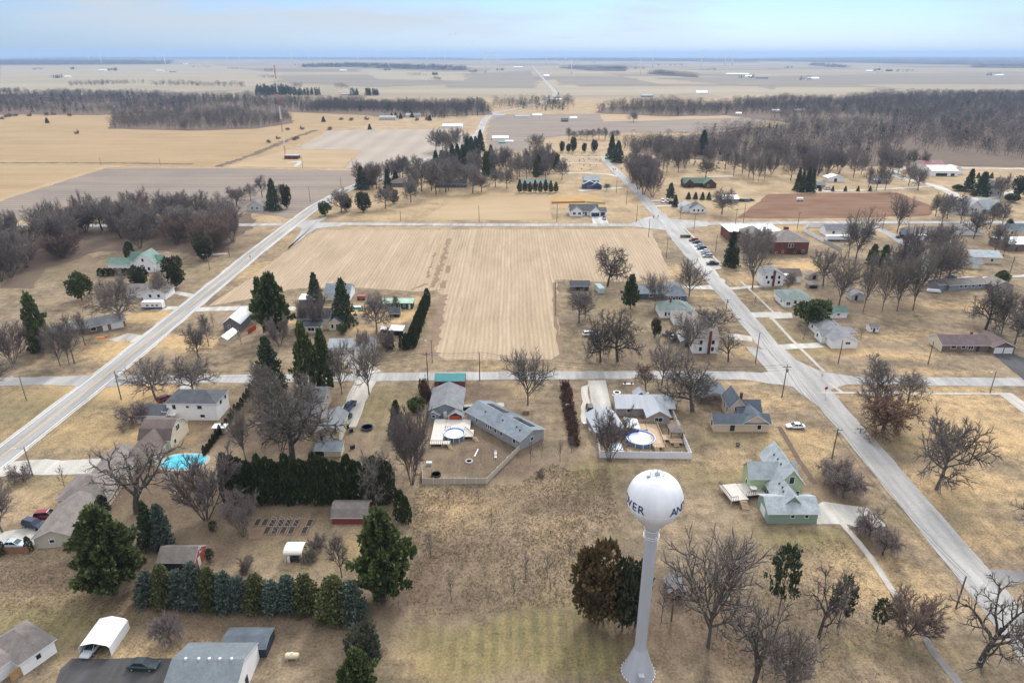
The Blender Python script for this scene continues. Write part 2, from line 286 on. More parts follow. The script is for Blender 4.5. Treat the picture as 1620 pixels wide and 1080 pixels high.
def field_mat(name, c1, c2, c3, rows=0.0, rowstr=.25, tracks=0.0, big=.02, mid=.25, stretch=(1, .12, 1), bare=None, horiz=False):
    m, t, b = shader(name); b.inputs["Roughness"].default_value = .95; b.inputs["Specular IOR Level"].default_value = .1
    P = N(t, "ShaderNodeTexCoord").outputs["Object"]
    nb = noise(t, P, big, 5, .6); nm = noise(t, P, mid, 5, .65, stretch); nf_ = noise(t, P, 1.8, 4, .7)
    c = mixc(t, rng_map(t, nb, .35, .65), c1, c2); c = mixc(t, rng_map(t, nm, .38, .72), c, c3)
    s = N(t, "ShaderNodeSeparateXYZ"); L(t, P, s.inputs[0]); xs = s.outputs["Y" if horiz else "X"]
    wob = math2(t, "ADD", xs, math2(t, "MULTIPLY", math2(t, "SUBTRACT", noise(t, P, .02, 2), .5), 1.6))
    if rows:
        w = math2(t, "SINE", math2(t, "MULTIPLY", wob, 2 * math.pi / rows)); br = noise(t, P, .6, 3, .6, (1, .3, 1))
        f = math2(t, "MULTIPLY", rng_map(t, w, -1, 1, -rowstr, rowstr), rng_map(t, br, .35, .6, .2, 1.2))
        c = mixc(t, 1.0, c, math2(t, "ADD", 1.0, f), "MULTIPLY")
    if tracks:
        for off in (0, 2.6):
            md = math2(t, "ABSOLUTE", math2(t, "SUBTRACT", math2(t, "MODULO", math2(t, "ADD", wob, 600 + off), tracks), tracks / 2))
            br = noise(t, P, .05, 3, .6)
            c = mixc(t, math2(t, "MULTIPLY", rng_map(t, md, .25, .6, .6, 0), rng_map(t, br, .38, .62, .1, 1)), c, (.46, .365, .265))
    c = mixc(t, 1.0, c, rng_map(t, nf_, .25, .75, .78, 1.22), "MULTIPLY")
    if bare: c = mixc(t, rng_map(t, noise(t, P, .05, 6, .7), bare[0], bare[0] + .08, 0, bare[1]), c, (.19, .125, .085))
    L(t, c, b.inputs["Base Color"]); MATS[name] = m
    bp = N(t, "ShaderNodeBump"); bp.inputs["Strength"].default_value = .5; bp.inputs["Distance"].default_value = .12; L(t, nf_, bp.inputs["Height"]); L(t, bp.outputs[0], b.inputs["Normal"])
    return m
stub = field_mat("corn_stubble", (.345, .265, .178), (.29, .22, .145), (.39, .305, .21), rows=1.55, rowstr=.12, tracks=19, bare=(.66, .6))
gold = field_mat("golden_stubble", (0.315, 0.225, 0.123), (0.272, 0.191, 0.102), (0.348, 0.251, 0.145), rows=9, rowstr=.06, stretch=(.12, 1, 1), mid=.05, horiz=True)
pale = field_mat("pale_grass", (0.352, 0.260, 0.154), (0.308, 0.220, 0.123), (0.396, 0.295, 0.185), mid=.05, stretch=(.2, 1, 1))
greyf = field_mat("grey_tilled_soil", (.215, .175, .145), (.18, .15, .13), (.26, .21, .165), rows=7, rowstr=.1, mid=.06, stretch=(.08, 1, 1), horiz=True)
lightf = field_mat("pale_bean_stubble", (0.328, 0.283, 0.234), (0.287, 0.246, 0.201), (0.353, 0.295, 0.234), mid=.03, stretch=(1, .3, 1), rows=24, rowstr=.07)
redf = field_mat("rust_weed_cover", (.14, .072, .045), (.175, .095, .06), (.215, .14, .085), mid=.12, stretch=(.3, 1, 1), bare=(.7, .2))
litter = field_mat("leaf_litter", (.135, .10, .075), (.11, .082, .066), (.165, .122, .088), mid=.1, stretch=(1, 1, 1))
dirt = field_mat("bare_dirt", (.21, .145, .095), (.26, .185, .125), (.17, .115, .08), mid=.3, stretch=(1, 1, 1))
wash = field_mat("washed_soil", (.22, .155, .105), (.27, .195, .135), (.18, .125, .088), mid=.3, stretch=(1, 1, 1))
mown = field_mat("mown_lawn", (.245, .185, .075), (.195, .165, .068), (.29, .205, .095), rows=2.2, rowstr=.10, mid=.2)
golden_lawn = field_mat("tan_lawn_worn", (0.370, 0.242, 0.110), (0.317, 0.207, 0.088), (0.414, 0.277, 0.136), mid=.15, stretch=(1, 1, 1))
farpink = field_mat("far_tilled_soil", (.195, .172, .14), (.17, .15, .125), (.23, .20, .16), big=.002, mid=.004, stretch=(.1, 1, 1))
fartan = field_mat("far_stubble", (.29, .25, .18), (.255, .22, .155), (.33, .28, .205), big=.002, mid=.004, stretch=(.1, 1, 1))
faro = [([(0,104),(330,102),(450,118),(420,138),(0,128)], fartan), ([(-400,128),(300,126),(420,140),(200,150),(-400,148)], fartan), ([(420,121),(620,118),(700,134),(590,138),(420,130)], farpink), ([(560,138),(1200,137),(1240,146),(900,152),(780,150),(520,146)], fartan),
 ([(880,126),(1010,124),(1000,133),(880,135)], farpink), ([(1030,124),(1320,118),(1900,118),(1900,135),(1400,133),(1180,136)], farpink), ([(830,131),(880,126),(960,150),(890,150)], fartan), ([(560,108),(730,117),(735,128),(600,126)], fartan), ([(1225,138),(1400,139),(1340,146),(1230,146)], fartan), ([(700,118),(840,112),(850,140),(710,139)], farpink)]
for px, mm_ in faro: sheet("field", px, .03, mm_, jit=.6, label="far farm field beyond the woods")
sheet("field", [(-300,262),(155,262),(166,267),(0,318),(-300,420)], .02, gold, label="tan stubble field beyond the grass lane")
sheet("field", [(-300,170),(170,179),(330,188),(470,176),(640,184),(600,190),(520,206),(455,236),(400,262),(330,263),(-300,258)], .02, gold, label="golden stubble field in front of the wood")
sheet("field", [(166,267),(330,266),(590,271),(545,300),(497,327),(455,345),(400,337),(330,338),(0,350),(-104,350)], .024, greyf, label="grey brown tilled field beside the highway")
strip("hedgebank", [(-200,258),(60,258),(200,258.5),(305,260)], 5, .07, litter, jit=1.2, label="weedy bank between two stubble fields")
strip("path", [(-60,336),(0,316),(165,265),(260,264)], 7, .05, pale, jit=.6, label="pale grass lane along the field edge")
sheet("field", [(-300,352),(60,349),(135,350),(130,362),(-300,372)], .03, pale, label="pale grass margin above the thicket")
sheet("field", [(470,236),(520,207),(700,204),(755,212),(742,226),(700,243),(640,270),(545,266),(573,238)], .03, lightf, label="pale grey bean stubble field by the mast")
sheet("field", [(355,264),(455,237),(572,238),(543,266)], .034, pale, label="fenced tan grass plot around the radio mast")
strip("hedgebank", [(345,264),(400,245),(455,222),(500,206)], 7, .06, litter, jit=1.5, label="scrubby ditch bank beside the golden field")
sheet("field", [(775,190),(800,181),(1200,180),(1240,186),(1170,204),(1100,211),(1000,210),(900,215),(835,221),(768,222)], .03, lightf if False else greyf, label="grey tilled field right of the far road")
sheet("field", [(950,181.5),(1000,181),(1190,182),(1210,185),(1003,192),(953,193)], .036, pale, label="tan grass slope below the far wood")
sheet("field", [(770,224),(835,222),(840,240),(770,238)], .03, greyf, label="small grey plot by the white sheds")
sheet("field", [(502,364),(1026,362),(1040,385),(1062,436),(1000,446),(882,446),(880,480),(888,558),(872,569),(705,569),(690,560),(686,535),(702,470),(690,459),(665,461),(560,457),(460,457),(400,472),(330,484),(400,436),(455,397)], .02, stub, label="corn stubble field in the middle of the village")
strip("hedgebank", [(877,447),(877,480),(884,545),(890,566)], 1.4, .04, dirt, jit=.3, label="worn edge beside the stubble field")
strip("hedgebank", [(470,457),(560,456),(640,461),(668,463),(700,458)], 1.6, .04, dirt, jit=.4, label="worn edge behind the yard")
for pxs, ww in (([(711,377),(702,405),(690,440),(683,455)], 2.6), ([(688,400),(676,440)], 1.2), ([(708,378),(706,392)], 1.4), ([(710,420),(707,432)], 2.6), ([(704,444),(701,456)], 2.6), ([(650,459),(676,449)], 1.5), ([(702,466),(694,500),(688,540),(670,560)], 4), ([(660,552),(690,562)], 4)):
    strip("dirt_track", pxs, ww * .8, .05, wash, jit=.45, step=2, label="dark washed streak across the stubble")
sheet("field", [(663,348),(735,308),(868,306),(873,349)], .03, pale, label="mown tan lot north of the cross road")
sheet("field", [(872,320),(872,309),(945,308),(958,325),(945,341)], .034, golden_lawn, label="golden garden lot behind the white ranch house")
sheet("field", [(1166,345),(1215,307),(1420,305),(1478,328),(1470,341),(1350,345),(1215,346)], .03, redf, label="rusty weed field beside the cross road")
sheet("garden_bed", [(395,822),(492,818),(490,850),(395,852)], .018, dirt, label="dark soil between the raised beds")
# ---- roads
def road_mat(name, c, patch=.12, tracks=None, streak=True):
    m, t, b = shader(name); b.inputs["Roughness"].default_value = .85; b.inputs["Specular IOR Level"].default_value = .3
    P = N(t, "ShaderNodeTexCoord").outputs["Object"]
    n1 = noise(t, P, .12, 6, .65, (1, .25, 1)); n2 = noise(t, P, 1.3, 4, .7); n3 = noise(t, P, .5, 5, .6, (.9, .05, 1))
    c = np.array(c); col = mixc(t, rng_map(t, n1, .35, .65), tuple(c * (1 - patch)), tuple(c * (1 + patch)))
    col = mixc(t, 1.0, col, rng_map(t, n3, .3, .7, .76, 1.2), "MULTIPLY")
    vo = N(t, "ShaderNodeTexVoronoi", feature="DISTANCE_TO_EDGE"); vo.inputs["Scale"].default_value = .14; L(t, P, vo.inputs["Vector"])
    col = mixc(t, math2(t, "MULTIPLY", rng_map(t, vo.outputs["Distance"], .0, .02, .45, 0), rng_map(t, n2, .45, .6)), col, tuple(c * .5))
    col = mixc(t, 1.0, col, rng_map(t, n2, .3, .7, .9, 1.1), "MULTIPLY"); L(t, col, b.inputs["Base Color"]); MATS[name] = m; return m
asph = road_mat("highway_asphalt", (.295, .287, .278)); chip = road_mat("chip_seal", (.325, .315, .30), .16); conc = road_mat("concrete", (.42, .40, .36), .1)
grav = road_mat("gravel_lane", (.43, .40, .35), .22); dark = road_mat("dark_asphalt", (.062, .06, .062), .25); shoul = road_mat("shoulder_gravel", (.46, .435, .40), .15); oldasph = road_mat("worn_asphalt", (.20, .19, .185), .2)
paint_w = mat("road_paint_white", (.72, .71, .68), .7, .2, .8); paint_y = mat("road_paint_yellow", (.62, .38, .08), .7, .25, .8)
walk = road_mat("sidewalk", (.40, .37, .33), .15)
H = [(-330,983),(-120,817),(0,724),(186,579),(405,398),(497,328),(548,300),(600,281),(650,262),(700,244),(738,230),(757,212),(766,192),(775,182),(790,177),(815,173),(850,165),(873,155),(880,148),(862,128),(845,108),(842,104)]
Hw = [np.array(G(*p)) for p in H]
def along(pts, off):
    o = []
    for i, p in enumerate(pts):
        d = pts[min(i + 1, len(pts) - 1)] - pts[max(i - 1, 0)]; d = d / np.linalg.norm(d); o.append(p + np.array((-d[1], d[0])) * off)
    return o
strip_world("shoulder", Hw, 8.8, .044, shoul, label="pale gravel shoulder of the highway")
strip_world("road", Hw, 7.6, .052, asph, jit=.03, label="two lane highway with a yellow centre line")
near = Hw[:12]
for off in (3.35, -3.35): strip_world("road_marking", along(near, off), .22, .064, paint_w, jit=.02, label="white edge line of the highway")
for off in (.14, -.14): strip_world("road_marking", along(near, off), .13, .064, paint_y, jit=.01, label="yellow centre line of the highway")
# village street running away on the right, with its wide corner
strip("road", [(1780,1200),(1640,1030),(1535,902),(1400,741),(1285,606),(1215,545),(1150,466),(1098,408),(1052,352),(1008,303),(978,274),(962,258),(955,247)], 7.2, .056, chip, label="pale chip sealed village street")
strip("shoulder", [(1100,396),(1160,468)], 3, .05, grav, jit=.5, label="gravel edge of the village street")
strip("road", [(-300,606),(0,604),(140,601),(300,600),(700,595),(1000,593),(1180,594),(1260,601),(1400,602),(1560,604),(2100,606)], 5.6, .048, chip, label="pale cross street in front of the houses")
sheet("road", [(60,596),(150,593),(205,566),(190,596),(235,594),(240,606),(160,612),(130,640),(96,656),(128,612),(60,608)], .046, chip, label="widened corner at the highway")
sheet("road", [(1150,596),(1215,588),(1180,548),(1240,560),(1300,588),(1350,595),(1340,608),(1302,622),(1345,672),(1290,640),(1255,612),(1200,604)], .046, chip, label="widened corner of the two village streets")
strip("road", [(-200,357),(200,357),(400,356),(497,354),(760,356),(1000,356),(1300,352),(1620,352),(2000,352)], 6.4, .047, chip, label="pale cross road beyond the stubble field")
sheet("road", [(455,356),(475,352),(520,342),(500,354),(540,353),(540,358),(500,362),(455,395),(478,362)], .046, chip, label="widened junction on the far cross road")
sheet("road", [(1000,353),(1020,345),(1052,338),(1060,346),(1120,351),(1120,358),(1082,362),(1100,390),(1062,366),(1000,358)], .046, chip, label="widened junction beside the parked cars")
strip("road", [(1373,354),(1410,372),(1447,396),(1470,420)], 5.5, .05, chip, label="side street past the ranch houses")
strip("road", [(1470,420),(1440,444),(1630,436)], 3, .04, grav, jit=.3, label="gravel lane behind the long grey house")
strip("road", [(1620,302),(1530,318),(1480,294),(1450,288),(1420,280),(1412,270),(1440,266)], 8, .05, grav, jit=.6, label="gravel lane curving to the white barn")
strip("road", [(1270,304),(1360,301),(1450,297),(1480,294)], 4, .04, grav, jit=.5, label="gravel lane along the small spruces")
strip("road", [(1500,266),(1630,268)], 6, .04, grav, jit=.5, label="gravel road behind the barn")
sheet("road", [(1515,880),(1560,900),(1620,903),(1800,905),(1800,928),(1620,921),(1580,930),(1555,950),(1530,915)], .05, oldasph, label="darker side street joining on the right")
for px, w, lab in (([(870,274),(930,274),(962,276),(980,280)], 5, "drive to the blue house"), ([(915,302),(985,297)], 5, "concrete drive of the blue house"), ([(770,252),(840,249),(958,249)], 4, "cemetery lane farther back"), ([(770,259),(850,258),(965,259)], 4, "cemetery lane nearer the street"), ([(850,249),(853,259)], 4, "short cemetery lane"), ([(955,247),(958,249),(966,262)], 5, "lane end at the cemetery"),
  ([(1020,318),(1060,317)], 4, "gravel drive to parked vans"), ([(1025,327),(1070,325)], 4, "gravel drive to the cottage"), ([(1118,280),(1160,279)], 5, "pale drive behind the log house"),
  ([(1090,455),(1145,457),(1175,455),(1230,451)], 3.2, "gravel drive by the street trees"), ([(1178,499),(1240,497)], 5, "concrete drive of the hidden garage"), ([(1150,532),(1190,536)], 5, "gravel drive of the white two storey house"), ([(1225,550),(1300,546)], 4, "concrete drive of the white ranch"),
  ([(1040,457),(1125,453)], 3, "drive of the dark blue house"), ([(324,404),(360,401)], 3, "field entrance"), ([(255,460),(306,468)], 3.5, "upper gravel drive"), ([(240,489),(285,487)], 4, "drive of the camper"), ([(300,490),(400,487),(470,488)], 4.5, "drive into the hedge yard"), ([(545,560),(585,592)], 7, "gravel apron of the white garages"),
  ([(578,596),(568,625),(552,660),(548,676)], 6, "pale gravel drive with the pickup truck"), ([(300,602),(292,625)], 4.5, "drive of the white two storey"), ([(-30,748),(20,741),(60,739),(170,737)], 6.5, "concrete drive of the brown house"),
  ([(180,540),(200,532),(222,536)], 6, "gravel drive of the brick ranch"), ([(600,285),(640,272),(700,262)], 4, "drive among the conifers"), ([(455,258),(475,255),(468,264)], 4, "mast access loop"), ([(1290,548),(1320,543),(1230,556)], .6, "kerb")):
    if lab != "kerb": strip("driveway", px, w, .038, grav if "gravel" in lab or "lane" in lab else conc, jit=.25, label=lab)
sheet("driveway", [(930,602),(958,601),(969,652),(938,654)], .04, conc, jit=.03, label="broad white concrete drive to the fenced house")
sheet("driveway", [(920,612),(931,608),(937,645),(940,668),(920,668)], .03, grav, jit=.3, label="gravel strip beside the white drive")
sheet("driveway", [(734,640),(797,637),(798,643),(775,650),(735,651)], .036, conc, jit=.05, label="pale slab behind the grey house")
sheet("driveway", [(935,342),(958,341),(963,354),(938,354)], .04, conc, jit=.05, label="white concrete drive of the white ranch house")
sheet("driveway", [(1215,496),(1252,495),(1254,503),(1218,505)], .04, conc, jit=.05, label="white slab beside the round evergreen")
sheet("driveway", [(1570,560),(1600,558),(1700,600),(1620,602)], .04, dark, jit=.1, label="dark asphalt drive of the brown ranch")
sheet("driveway", [(1290,800),(1302,793),(1372,803),(1402,832),(1362,836),(1340,829),(1292,829)], .034, conc, jit=.1, label="concrete drive of the green house")
sheet("parking_lot", [(1074,372),(1086,372),(1142,425),(1118,430),(1100,405)], .04, conc, jit=.2, label="gravel parking strip beside the school lawn")
sheet("driveway", [(0,842),(40,835),(88,805),(110,806),(92,820),(55,862),(20,868),(-40,866),(-60,840)], .036, conc, jit=.1, label="pale concrete court with two parked cars")
sheet("driveway", [(114,1041),(296,1041),(300,1200),(60,1200),(96,1058)], .036, dark, jit=.08, label="black asphalt pad with the green car")
for px, w, lab in (([(1213,494),(1250,535),(1304,588)], 1.3, "sidewalk past the white ranch"), ([(1312,606),(1334,622)], 1.2, "short sidewalk at the corner"), ([(1293,621),(1400,622),(1600,623)], 1.3, "sidewalk along the cross street"), ([(1312,802),(1340,836),(1376,880),(1424,951),(1440,980)], 1.5, "long sidewalk beside the village street"), ([(1452,985),(1475,1030),(1520,1085),(1580,1150)], 1.6, "darker end of the long sidewalk"),
   ([(1233,675),(1262,725),(1290,765)], 1.4, "worn footpath behind the green house"), ([(1080,358),(1142,420)], 1.2, "sidewalk along the parked cars"), ([(1172,445),(1230,500)], 1.1, "sidewalk in front of the school"), ([(1590,622),(1640,660)], 5, "pale sidewalk apron")):
    strip("path", px, w * .85, .042, walk if "worn" not in lab and "darker" not in lab else litter if "worn" in lab else oldasph, jit=.06, label=lab, step=2)
# ================================================================ TREES
def leaf_mat(name, c1, c2, rnd=.15, rough=.75):
    m, t, b = shader(name); b.inputs["Roughness"].default_value = rough; b.inputs["Specular IOR Level"].default_value = .25
    a = N(t, "ShaderNodeVertexColor", layer_name="leaf"); s = N(t, "ShaderNodeSeparateColor"); L(t, a.outputs["Color"], s.inputs[0])
    c = mixc(t, s.outputs[0], c1, c2)
    oi = N(t, "ShaderNodeObjectInfo"); c = mixc(t, 1.0, c, rng_map(t, oi.outputs["Random"], 0, 1, 1 - rnd, 1 + rnd), "MULTIPLY")
    L(t, c, b.inputs["Base Color"]); MATS[name] = m; return m
bark = mat("bark_grey", (.135, .115, .10), .95, .3, 3, rnd=.2); bark_dark = mat("bark_dark", (.085, .073, .064), .95, .3, 3, rnd=.15)
twig_grey = leaf_mat("twig_grey", (.18, .157, .137), (.35, .305, .265), .18); twig_purple = leaf_mat("twig_purple", (.165, .135, .128), (.30, .245, .23), .15)
twig_red = leaf_mat("twig_red", (.19, .12, .095), (.30, .20, .155), .15); twig_dark = leaf_mat("twig_dark", (.12, .10, .085), (.23, .192, .16), .12)
oak_leaf = leaf_mat("dry_oak_leaf", (.12, .055, .03), (.24, .115, .06), .1); rust_leaf = leaf_mat("dry_rust_leaf", (.20, .11, .055), (.32, .19, .11), .1)
pine_g = leaf_mat("pine_needle", (.045, .064, .022), (.15, .18, .06), .15); spruce_g = leaf_mat("spruce_needle", (.034, .05, .026), (.095, .12, .06), .15)
blue_g = leaf_mat("blue_spruce_needle", (.042, .06, .045), (.125, .16, .125), .12); olive_g = leaf_mat("olive_spruce_needle", (.046, .056, .02), (.125, .13, .046), .12)
arb_g = leaf_mat("arborvitae_scale", (.018, .03, .011), (.062, .08, .026), .12); cedar_g = leaf_mat("bronze_juniper", (.075, .056, .022), (.18, .125, .056), .1)
grey_g = leaf_mat("grey_green_needle", (.05, .056, .036), (.14, .145, .10), .1); dark_g = leaf_mat("dark_juniper", (.028, .033, .016), (.08, .085, .038), .1)
hedge_r = leaf_mat("dead_red_shrub", (.055, .03, .022), (.13, .07, .05), .15)
def mesh_np(name, V, F3, mats, mi=None, leaf=None, smooth=None):
    me = bpy.data.meshes.new(name); me.vertices.add(len(V)); me.vertices.foreach_set("co", np.asarray(V, np.float32).ravel())
    F = np.asarray(F3, np.int32); n = F.shape[1]; me.loops.add(F.size); me.loops.foreach_set("vertex_index", F.ravel())
    me.polygons.add(len(F)); me.polygons.foreach_set("loop_start", np.arange(0, F.size, n)); me.polygons.foreach_set("loop_total", np.full(len(F), n))
    for m in mats: me.materials.append(m)
    if mi is not None: me.polygons.foreach_set("material_index", np.asarray(mi, np.int32))
    me.update()
    if leaf is not None:
        a = me.color_attributes.new("leaf", "FLOAT_COLOR", "POINT"); c = np.ones((len(V), 4), np.float32); c[:, :3] = np.asarray(leaf)[:, None]; a.data.foreach_set("color", c.ravel())
    if smooth: me.polygons.foreach_set("use_smooth", np.ones(len(F), bool))
    return me
class Bare:
    """trunk and limbs as tapered tubes (quads), twigs as fine tapering slivers (triangles)"""
    def __init__(s, seed): s.r = np.random.default_rng(seed); s.tv = []; s.tf = []; s.wp = []; s.wd = []; s.wl = []; s.ww = []
    def tube(s, P, Rr, k):
        o = len(s.tv); P = np.array(P); n = len(P)
        for i in range(n):
            d = P[min(i + 1, n - 1)] - P[max(i - 1, 0)]; d /= np.linalg.norm(d) + 1e-9
            a = np.cross(d, (.31, .95, .1)); a /= np.linalg.norm(a) + 1e-9; b = np.cross(d, a)
            for q in range(k):
                an = 2 * math.pi * q / k; s.tv.append(P[i] + Rr[i] * (a * math.cos(an) + b * math.sin(an)))
        for i in range(n - 1):
            for q in range(k):
                j = (q + 1) % k; s.tf.append((o + i * k + q, o + i * k + j, o + i * k + k + j, o + i * k + k + q))
    def grow(s, p, d, ln, r, lv, sp):
        top = lv == len(sp["kids"]); n = [6, 5, 4, 3, 2][min(lv, 4)]; P = [np.array(p)]; Rr = [r]; D = [d]; st = ln / n
        for i in range(n):
            d = d + s.r.normal(0, sp["gn"] * (.35 if lv == 0 else 1), 3) + np.array((0, 0, sp["up"][min(lv, len(sp["up"]) - 1)])); d = d / np.linalg.norm(d)
            P.append(P[-1] + d * st); Rr.append(r * (1 - (sp["taper"] if lv == 0 else .72) * (i + 1) / n)); D.append(d)
        if lv <= 3: s.tube(P, Rr, [7, 5, 4, 3][lv])
        if top:
            for k in range(sp["twigs"]):
                t_ = s.r.uniform(.1, 1) * n; i = min(int(t_), n - 1); q = P[i] + (P[i + 1] - P[i]) * (t_ - i)
                a = s.r.normal(0, 1, 3); dd = D[i] * 1.0 + a * .55 + np.array((0, 0, .15)); dd /= np.linalg.norm(dd); tl = ln * s.r.uniform(.45, 1.05)
                s.wp.append(q); s.wd.append(dd); s.wl.append(tl); s.ww.append(sp["tw"] * s.r.uniform(.6, 1.4))
            return
        kn = sp["kids"][lv]; t0 = sp["t0"][lv]; ph = s.r.uniform(0, 6.28)
        for k in range(kn):
            f = t0 + (1 - t0) * (k + s.r.uniform(.2, .8)) / kn; t_ = f * n; i = min(int(t_), n - 1); q = P[i] + (P[i + 1] - P[i]) * (t_ - i)
            ax = D[i]; u = np.cross(ax, (0.2, .1, 1) if abs(ax[2]) < .9 else (1, .1, 0)); u /= np.linalg.norm(u); w = np.cross(ax, u)
            ph += 2.4 + s.r.normal(0, .35); an = R(sp["ang"][lv] * s.r.uniform(.75, 1.2)) * (1.15 - .5 * f if lv == 0 else 1)
            dd = ax * math.cos(an) + (u * math.cos(ph) + w * math.sin(ph)) * math.sin(an)
            s.grow(q, dd, ln * sp["len"][lv] * s.r.uniform(.8, 1.15) * (1.1 - sp["fall"][lv] * f), max(r * sp["rr"][lv] * s.r.uniform(.8, 1.1), .006), lv + 1, sp)
def bare_proto(name, seed, sp, tw_mat, bk, forks=0, leafm=None, leafn=0, leafs=.05):
    B = Bare(seed)
    if forks:
        for k in range(forks):
            a = 2 * math.pi * k / forks + B.r.uniform(-.4, .4); an = R(sp["fa"] * B.r.uniform(.5, 1.25)); B.grow((.03 * math.cos(a), .03 * math.sin(a), 0), np.array((math.cos(a) * math.sin(an), math.sin(a) * math.sin(an), math.cos(an))), sp["L"] * B.r.uniform(.8, 1.1), sp["r"], 0, sp)
    else: B.grow((0, 0, 0), np.array((B.r.normal(0, .04), B.r.normal(0, .04), 1.0)), sp["L"], sp["r"], 0, sp)
    tv = np.array(B.tv); wp, wd, wl, ww = map(np.array, (B.wp, B.wd, B.wl, B.ww)); n = len(wp)
    tip = wp + wd * wl[:, None]; rad = np.quantile(np.hypot(tip[:, 0], tip[:, 1]), .93); top = np.quantile(tip[:, 2], .995)
    sc = np.array((.5 / rad, .5 / rad, 1 / top)); tv = tv * sc; wp = wp * sc; tip = tip * sc; tv[:, 2] = np.maximum(tv[:, 2], -.01)
    tm = mesh_np(name + "_limbs", tv, B.tf, [bk], smooth=True)
    d = tip - wp; a = np.cross(d, B.r.normal(0, 1, (n, 3))); a /= np.linalg.norm(a, axis=1)[:, None] + 1e-9; a *= ww[:, None]
    mid = wp + d * .5 + np.cross(d, a) * B.r.normal(0, 6, (n, 1)) + B.r.normal(0, .01, (n, 3)); br = mid + (d * .45 + B.r.normal(0, .02, (n, 3)))
    V = np.concatenate([wp - a, wp + a, mid + a * .6, tip, mid - a * .5, br]); I = np.arange(n)
    F = np.concatenate([np.stack([I, I + n, I + 2 * n], 1), np.stack([I + 4 * n, I + 2 * n, I + 3 * n], 1), np.stack([I, I + 2 * n, I + 4 * n], 1), np.stack([I + 4 * n, I + 2 * n, I + 5 * n], 1)])
    c = B.r.random(n); lf = np.tile(c, 6); mats = [tw_mat]
    mi = np.zeros(len(F), int)
    if leafn:
        k = B.r.integers(0, n, leafn); p = wp[k] + (tip - wp)[k] * B.r.random((leafn, 1)); e1 = B.r.normal(0, 1, (leafn, 3)); e1 *= leafs / np.linalg.norm(e1, axis=1)[:, None]; e2 = B.r.normal(0, 1, (leafn, 3)); e2 *= leafs * .7 / np.linalg.norm(e2, axis=1)[:, None]
        o = len(V); J = np.arange(leafn) + o; V = np.concatenate([V, p, p + e1, p + e2]); F = np.concatenate([F, np.stack([J, J + leafn, J + 2 * leafn], 1)]); mats.append(leafm); mi = np.concatenate([mi, np.ones(leafn, int)]); lf = np.concatenate([lf, np.tile(B.r.random(leafn), 3)])
    cm = mesh_np(name + "_twigs", V, F, mats, mi, lf)
    return tm, cm
SPREAD = dict(L=.40, r=.021, kids=[12, 9, 6], t0=[.40, .12, .12], ang=[66, 50, 42], len=[1.25, .5, .5], fall=[.4, .5, .35], rr=[.5, .42, .45], gn=.12, up=[.02, .045, .05, .04], taper=.5, twigs=12, tw=.0013)
OAK = dict(L=.38, r=.030, kids=[10, 9, 6], t0=[.4, .12, .12], ang=[76, 58, 50], len=[1.25, .5, .5], fall=[.3, .5, .35], rr=[.52, .42, .45], gn=.19, up=[0, .04, .03, .02], taper=.45, twigs=9, tw=.0017)
VASE = dict(L=.28, r=.018, kids=[9, 8, 6], t0=[.4, .15, .12], ang=[48, 42, 42], len=[2.1, .5, .5], fall=[.25, .5, .35], rr=[.58, .42, .45], gn=.07, up=[.0, .045, .06, .05], taper=.4, twigs=9, tw=.0014)
TALL = dict(L=.62, r=.017, kids=[11, 7, 5], t0=[.22, .15, .15], ang=[44, 42, 40], len=[.62, .55, .55], fall=[.45, .5, .35], rr=[.45, .42, .45], gn=.08, up=[.02, .06, .05, .04], taper=.7, twigs=9, tw=.0017)
FAN = dict(L=.62, r=.011, kids=[8, 6, 5], t0=[.15, .15, .15], ang=[30, 32, 34], len=[.6, .5, .5], fall=[.4, .4, .35], rr=[.5, .42, .45], gn=.08, up=[.02, .04, .05, .03], taper=.7, twigs=8, tw=.0015, fa=32)
CRAB = dict(L=.28, r=.036, kids=[8, 9, 7], t0=[.5, .15, .15], ang=[70, 55, 50], len=[1.8, .5, .5], fall=[.1, .4, .35], rr=[.55, .45, .45], gn=.2, up=[.0, .0, .0, -.02], taper=.35, twigs=13, tw=.0028)
SAPL = dict(L=.7, r=.010, kids=[10, 4], t0=[.25, .15], ang=[36, 36], len=[.42, .5], fall=[.5, .4], rr=[.45, .5], gn=.06, up=[.02, .06, .06], taper=.8, twigs=9, tw=.0022)
BONE = dict(L=.42, r=.034, kids=[6, 6, 5], t0=[.3, .2, .2], ang=[54, 52, 48], len=[1.2, .5, .5], fall=[.25, .4, .4], rr=[.58, .45, .45], gn=.2, up=[0, .05, .03, .02], taper=.4, twigs=8, tw=.0026)
BUSH = dict(L=.5, r=.012, kids=[5, 4], t0=[.1, .1], ang=[45, 45], len=[.7, .6], fall=[.3, .3], rr=[.5, .5], gn=.15, up=[.0, .0, .0], taper=.6, twigs=9, tw=.012, fa=60)
PROTO = {}
def leaves_mesh(name, P, D, ln, wd, mats, mi, seed, fold=.25):
    """each needle spray or leaf tuft: two triangles folded along its rib"""
    r = np.random.default_rng(seed); n = len(P); D = D / (np.linalg.norm(D, axis=1)[:, None] + 1e-9)
    a = np.cross(D, r.normal(0, 1, (n, 3))); a /= np.linalg.norm(a, axis=1)[:, None] + 1e-9; b = np.cross(D, a)
    ln = np.broadcast_to(ln, n)[:, None]; wd = np.broadcast_to(wd, n)[:, None]
    mid = P + D * ln * .45 + b * wd * fold; V = np.concatenate([P, mid + a * wd, P + D * ln, mid - a * wd]); I = np.arange(n)
    F = np.concatenate([np.stack([I, I + n, I + 2 * n], 1), np.stack([I, I + 2 * n, I + 3 * n], 1)])
    return V, F, np.tile(r.random(n), 4)
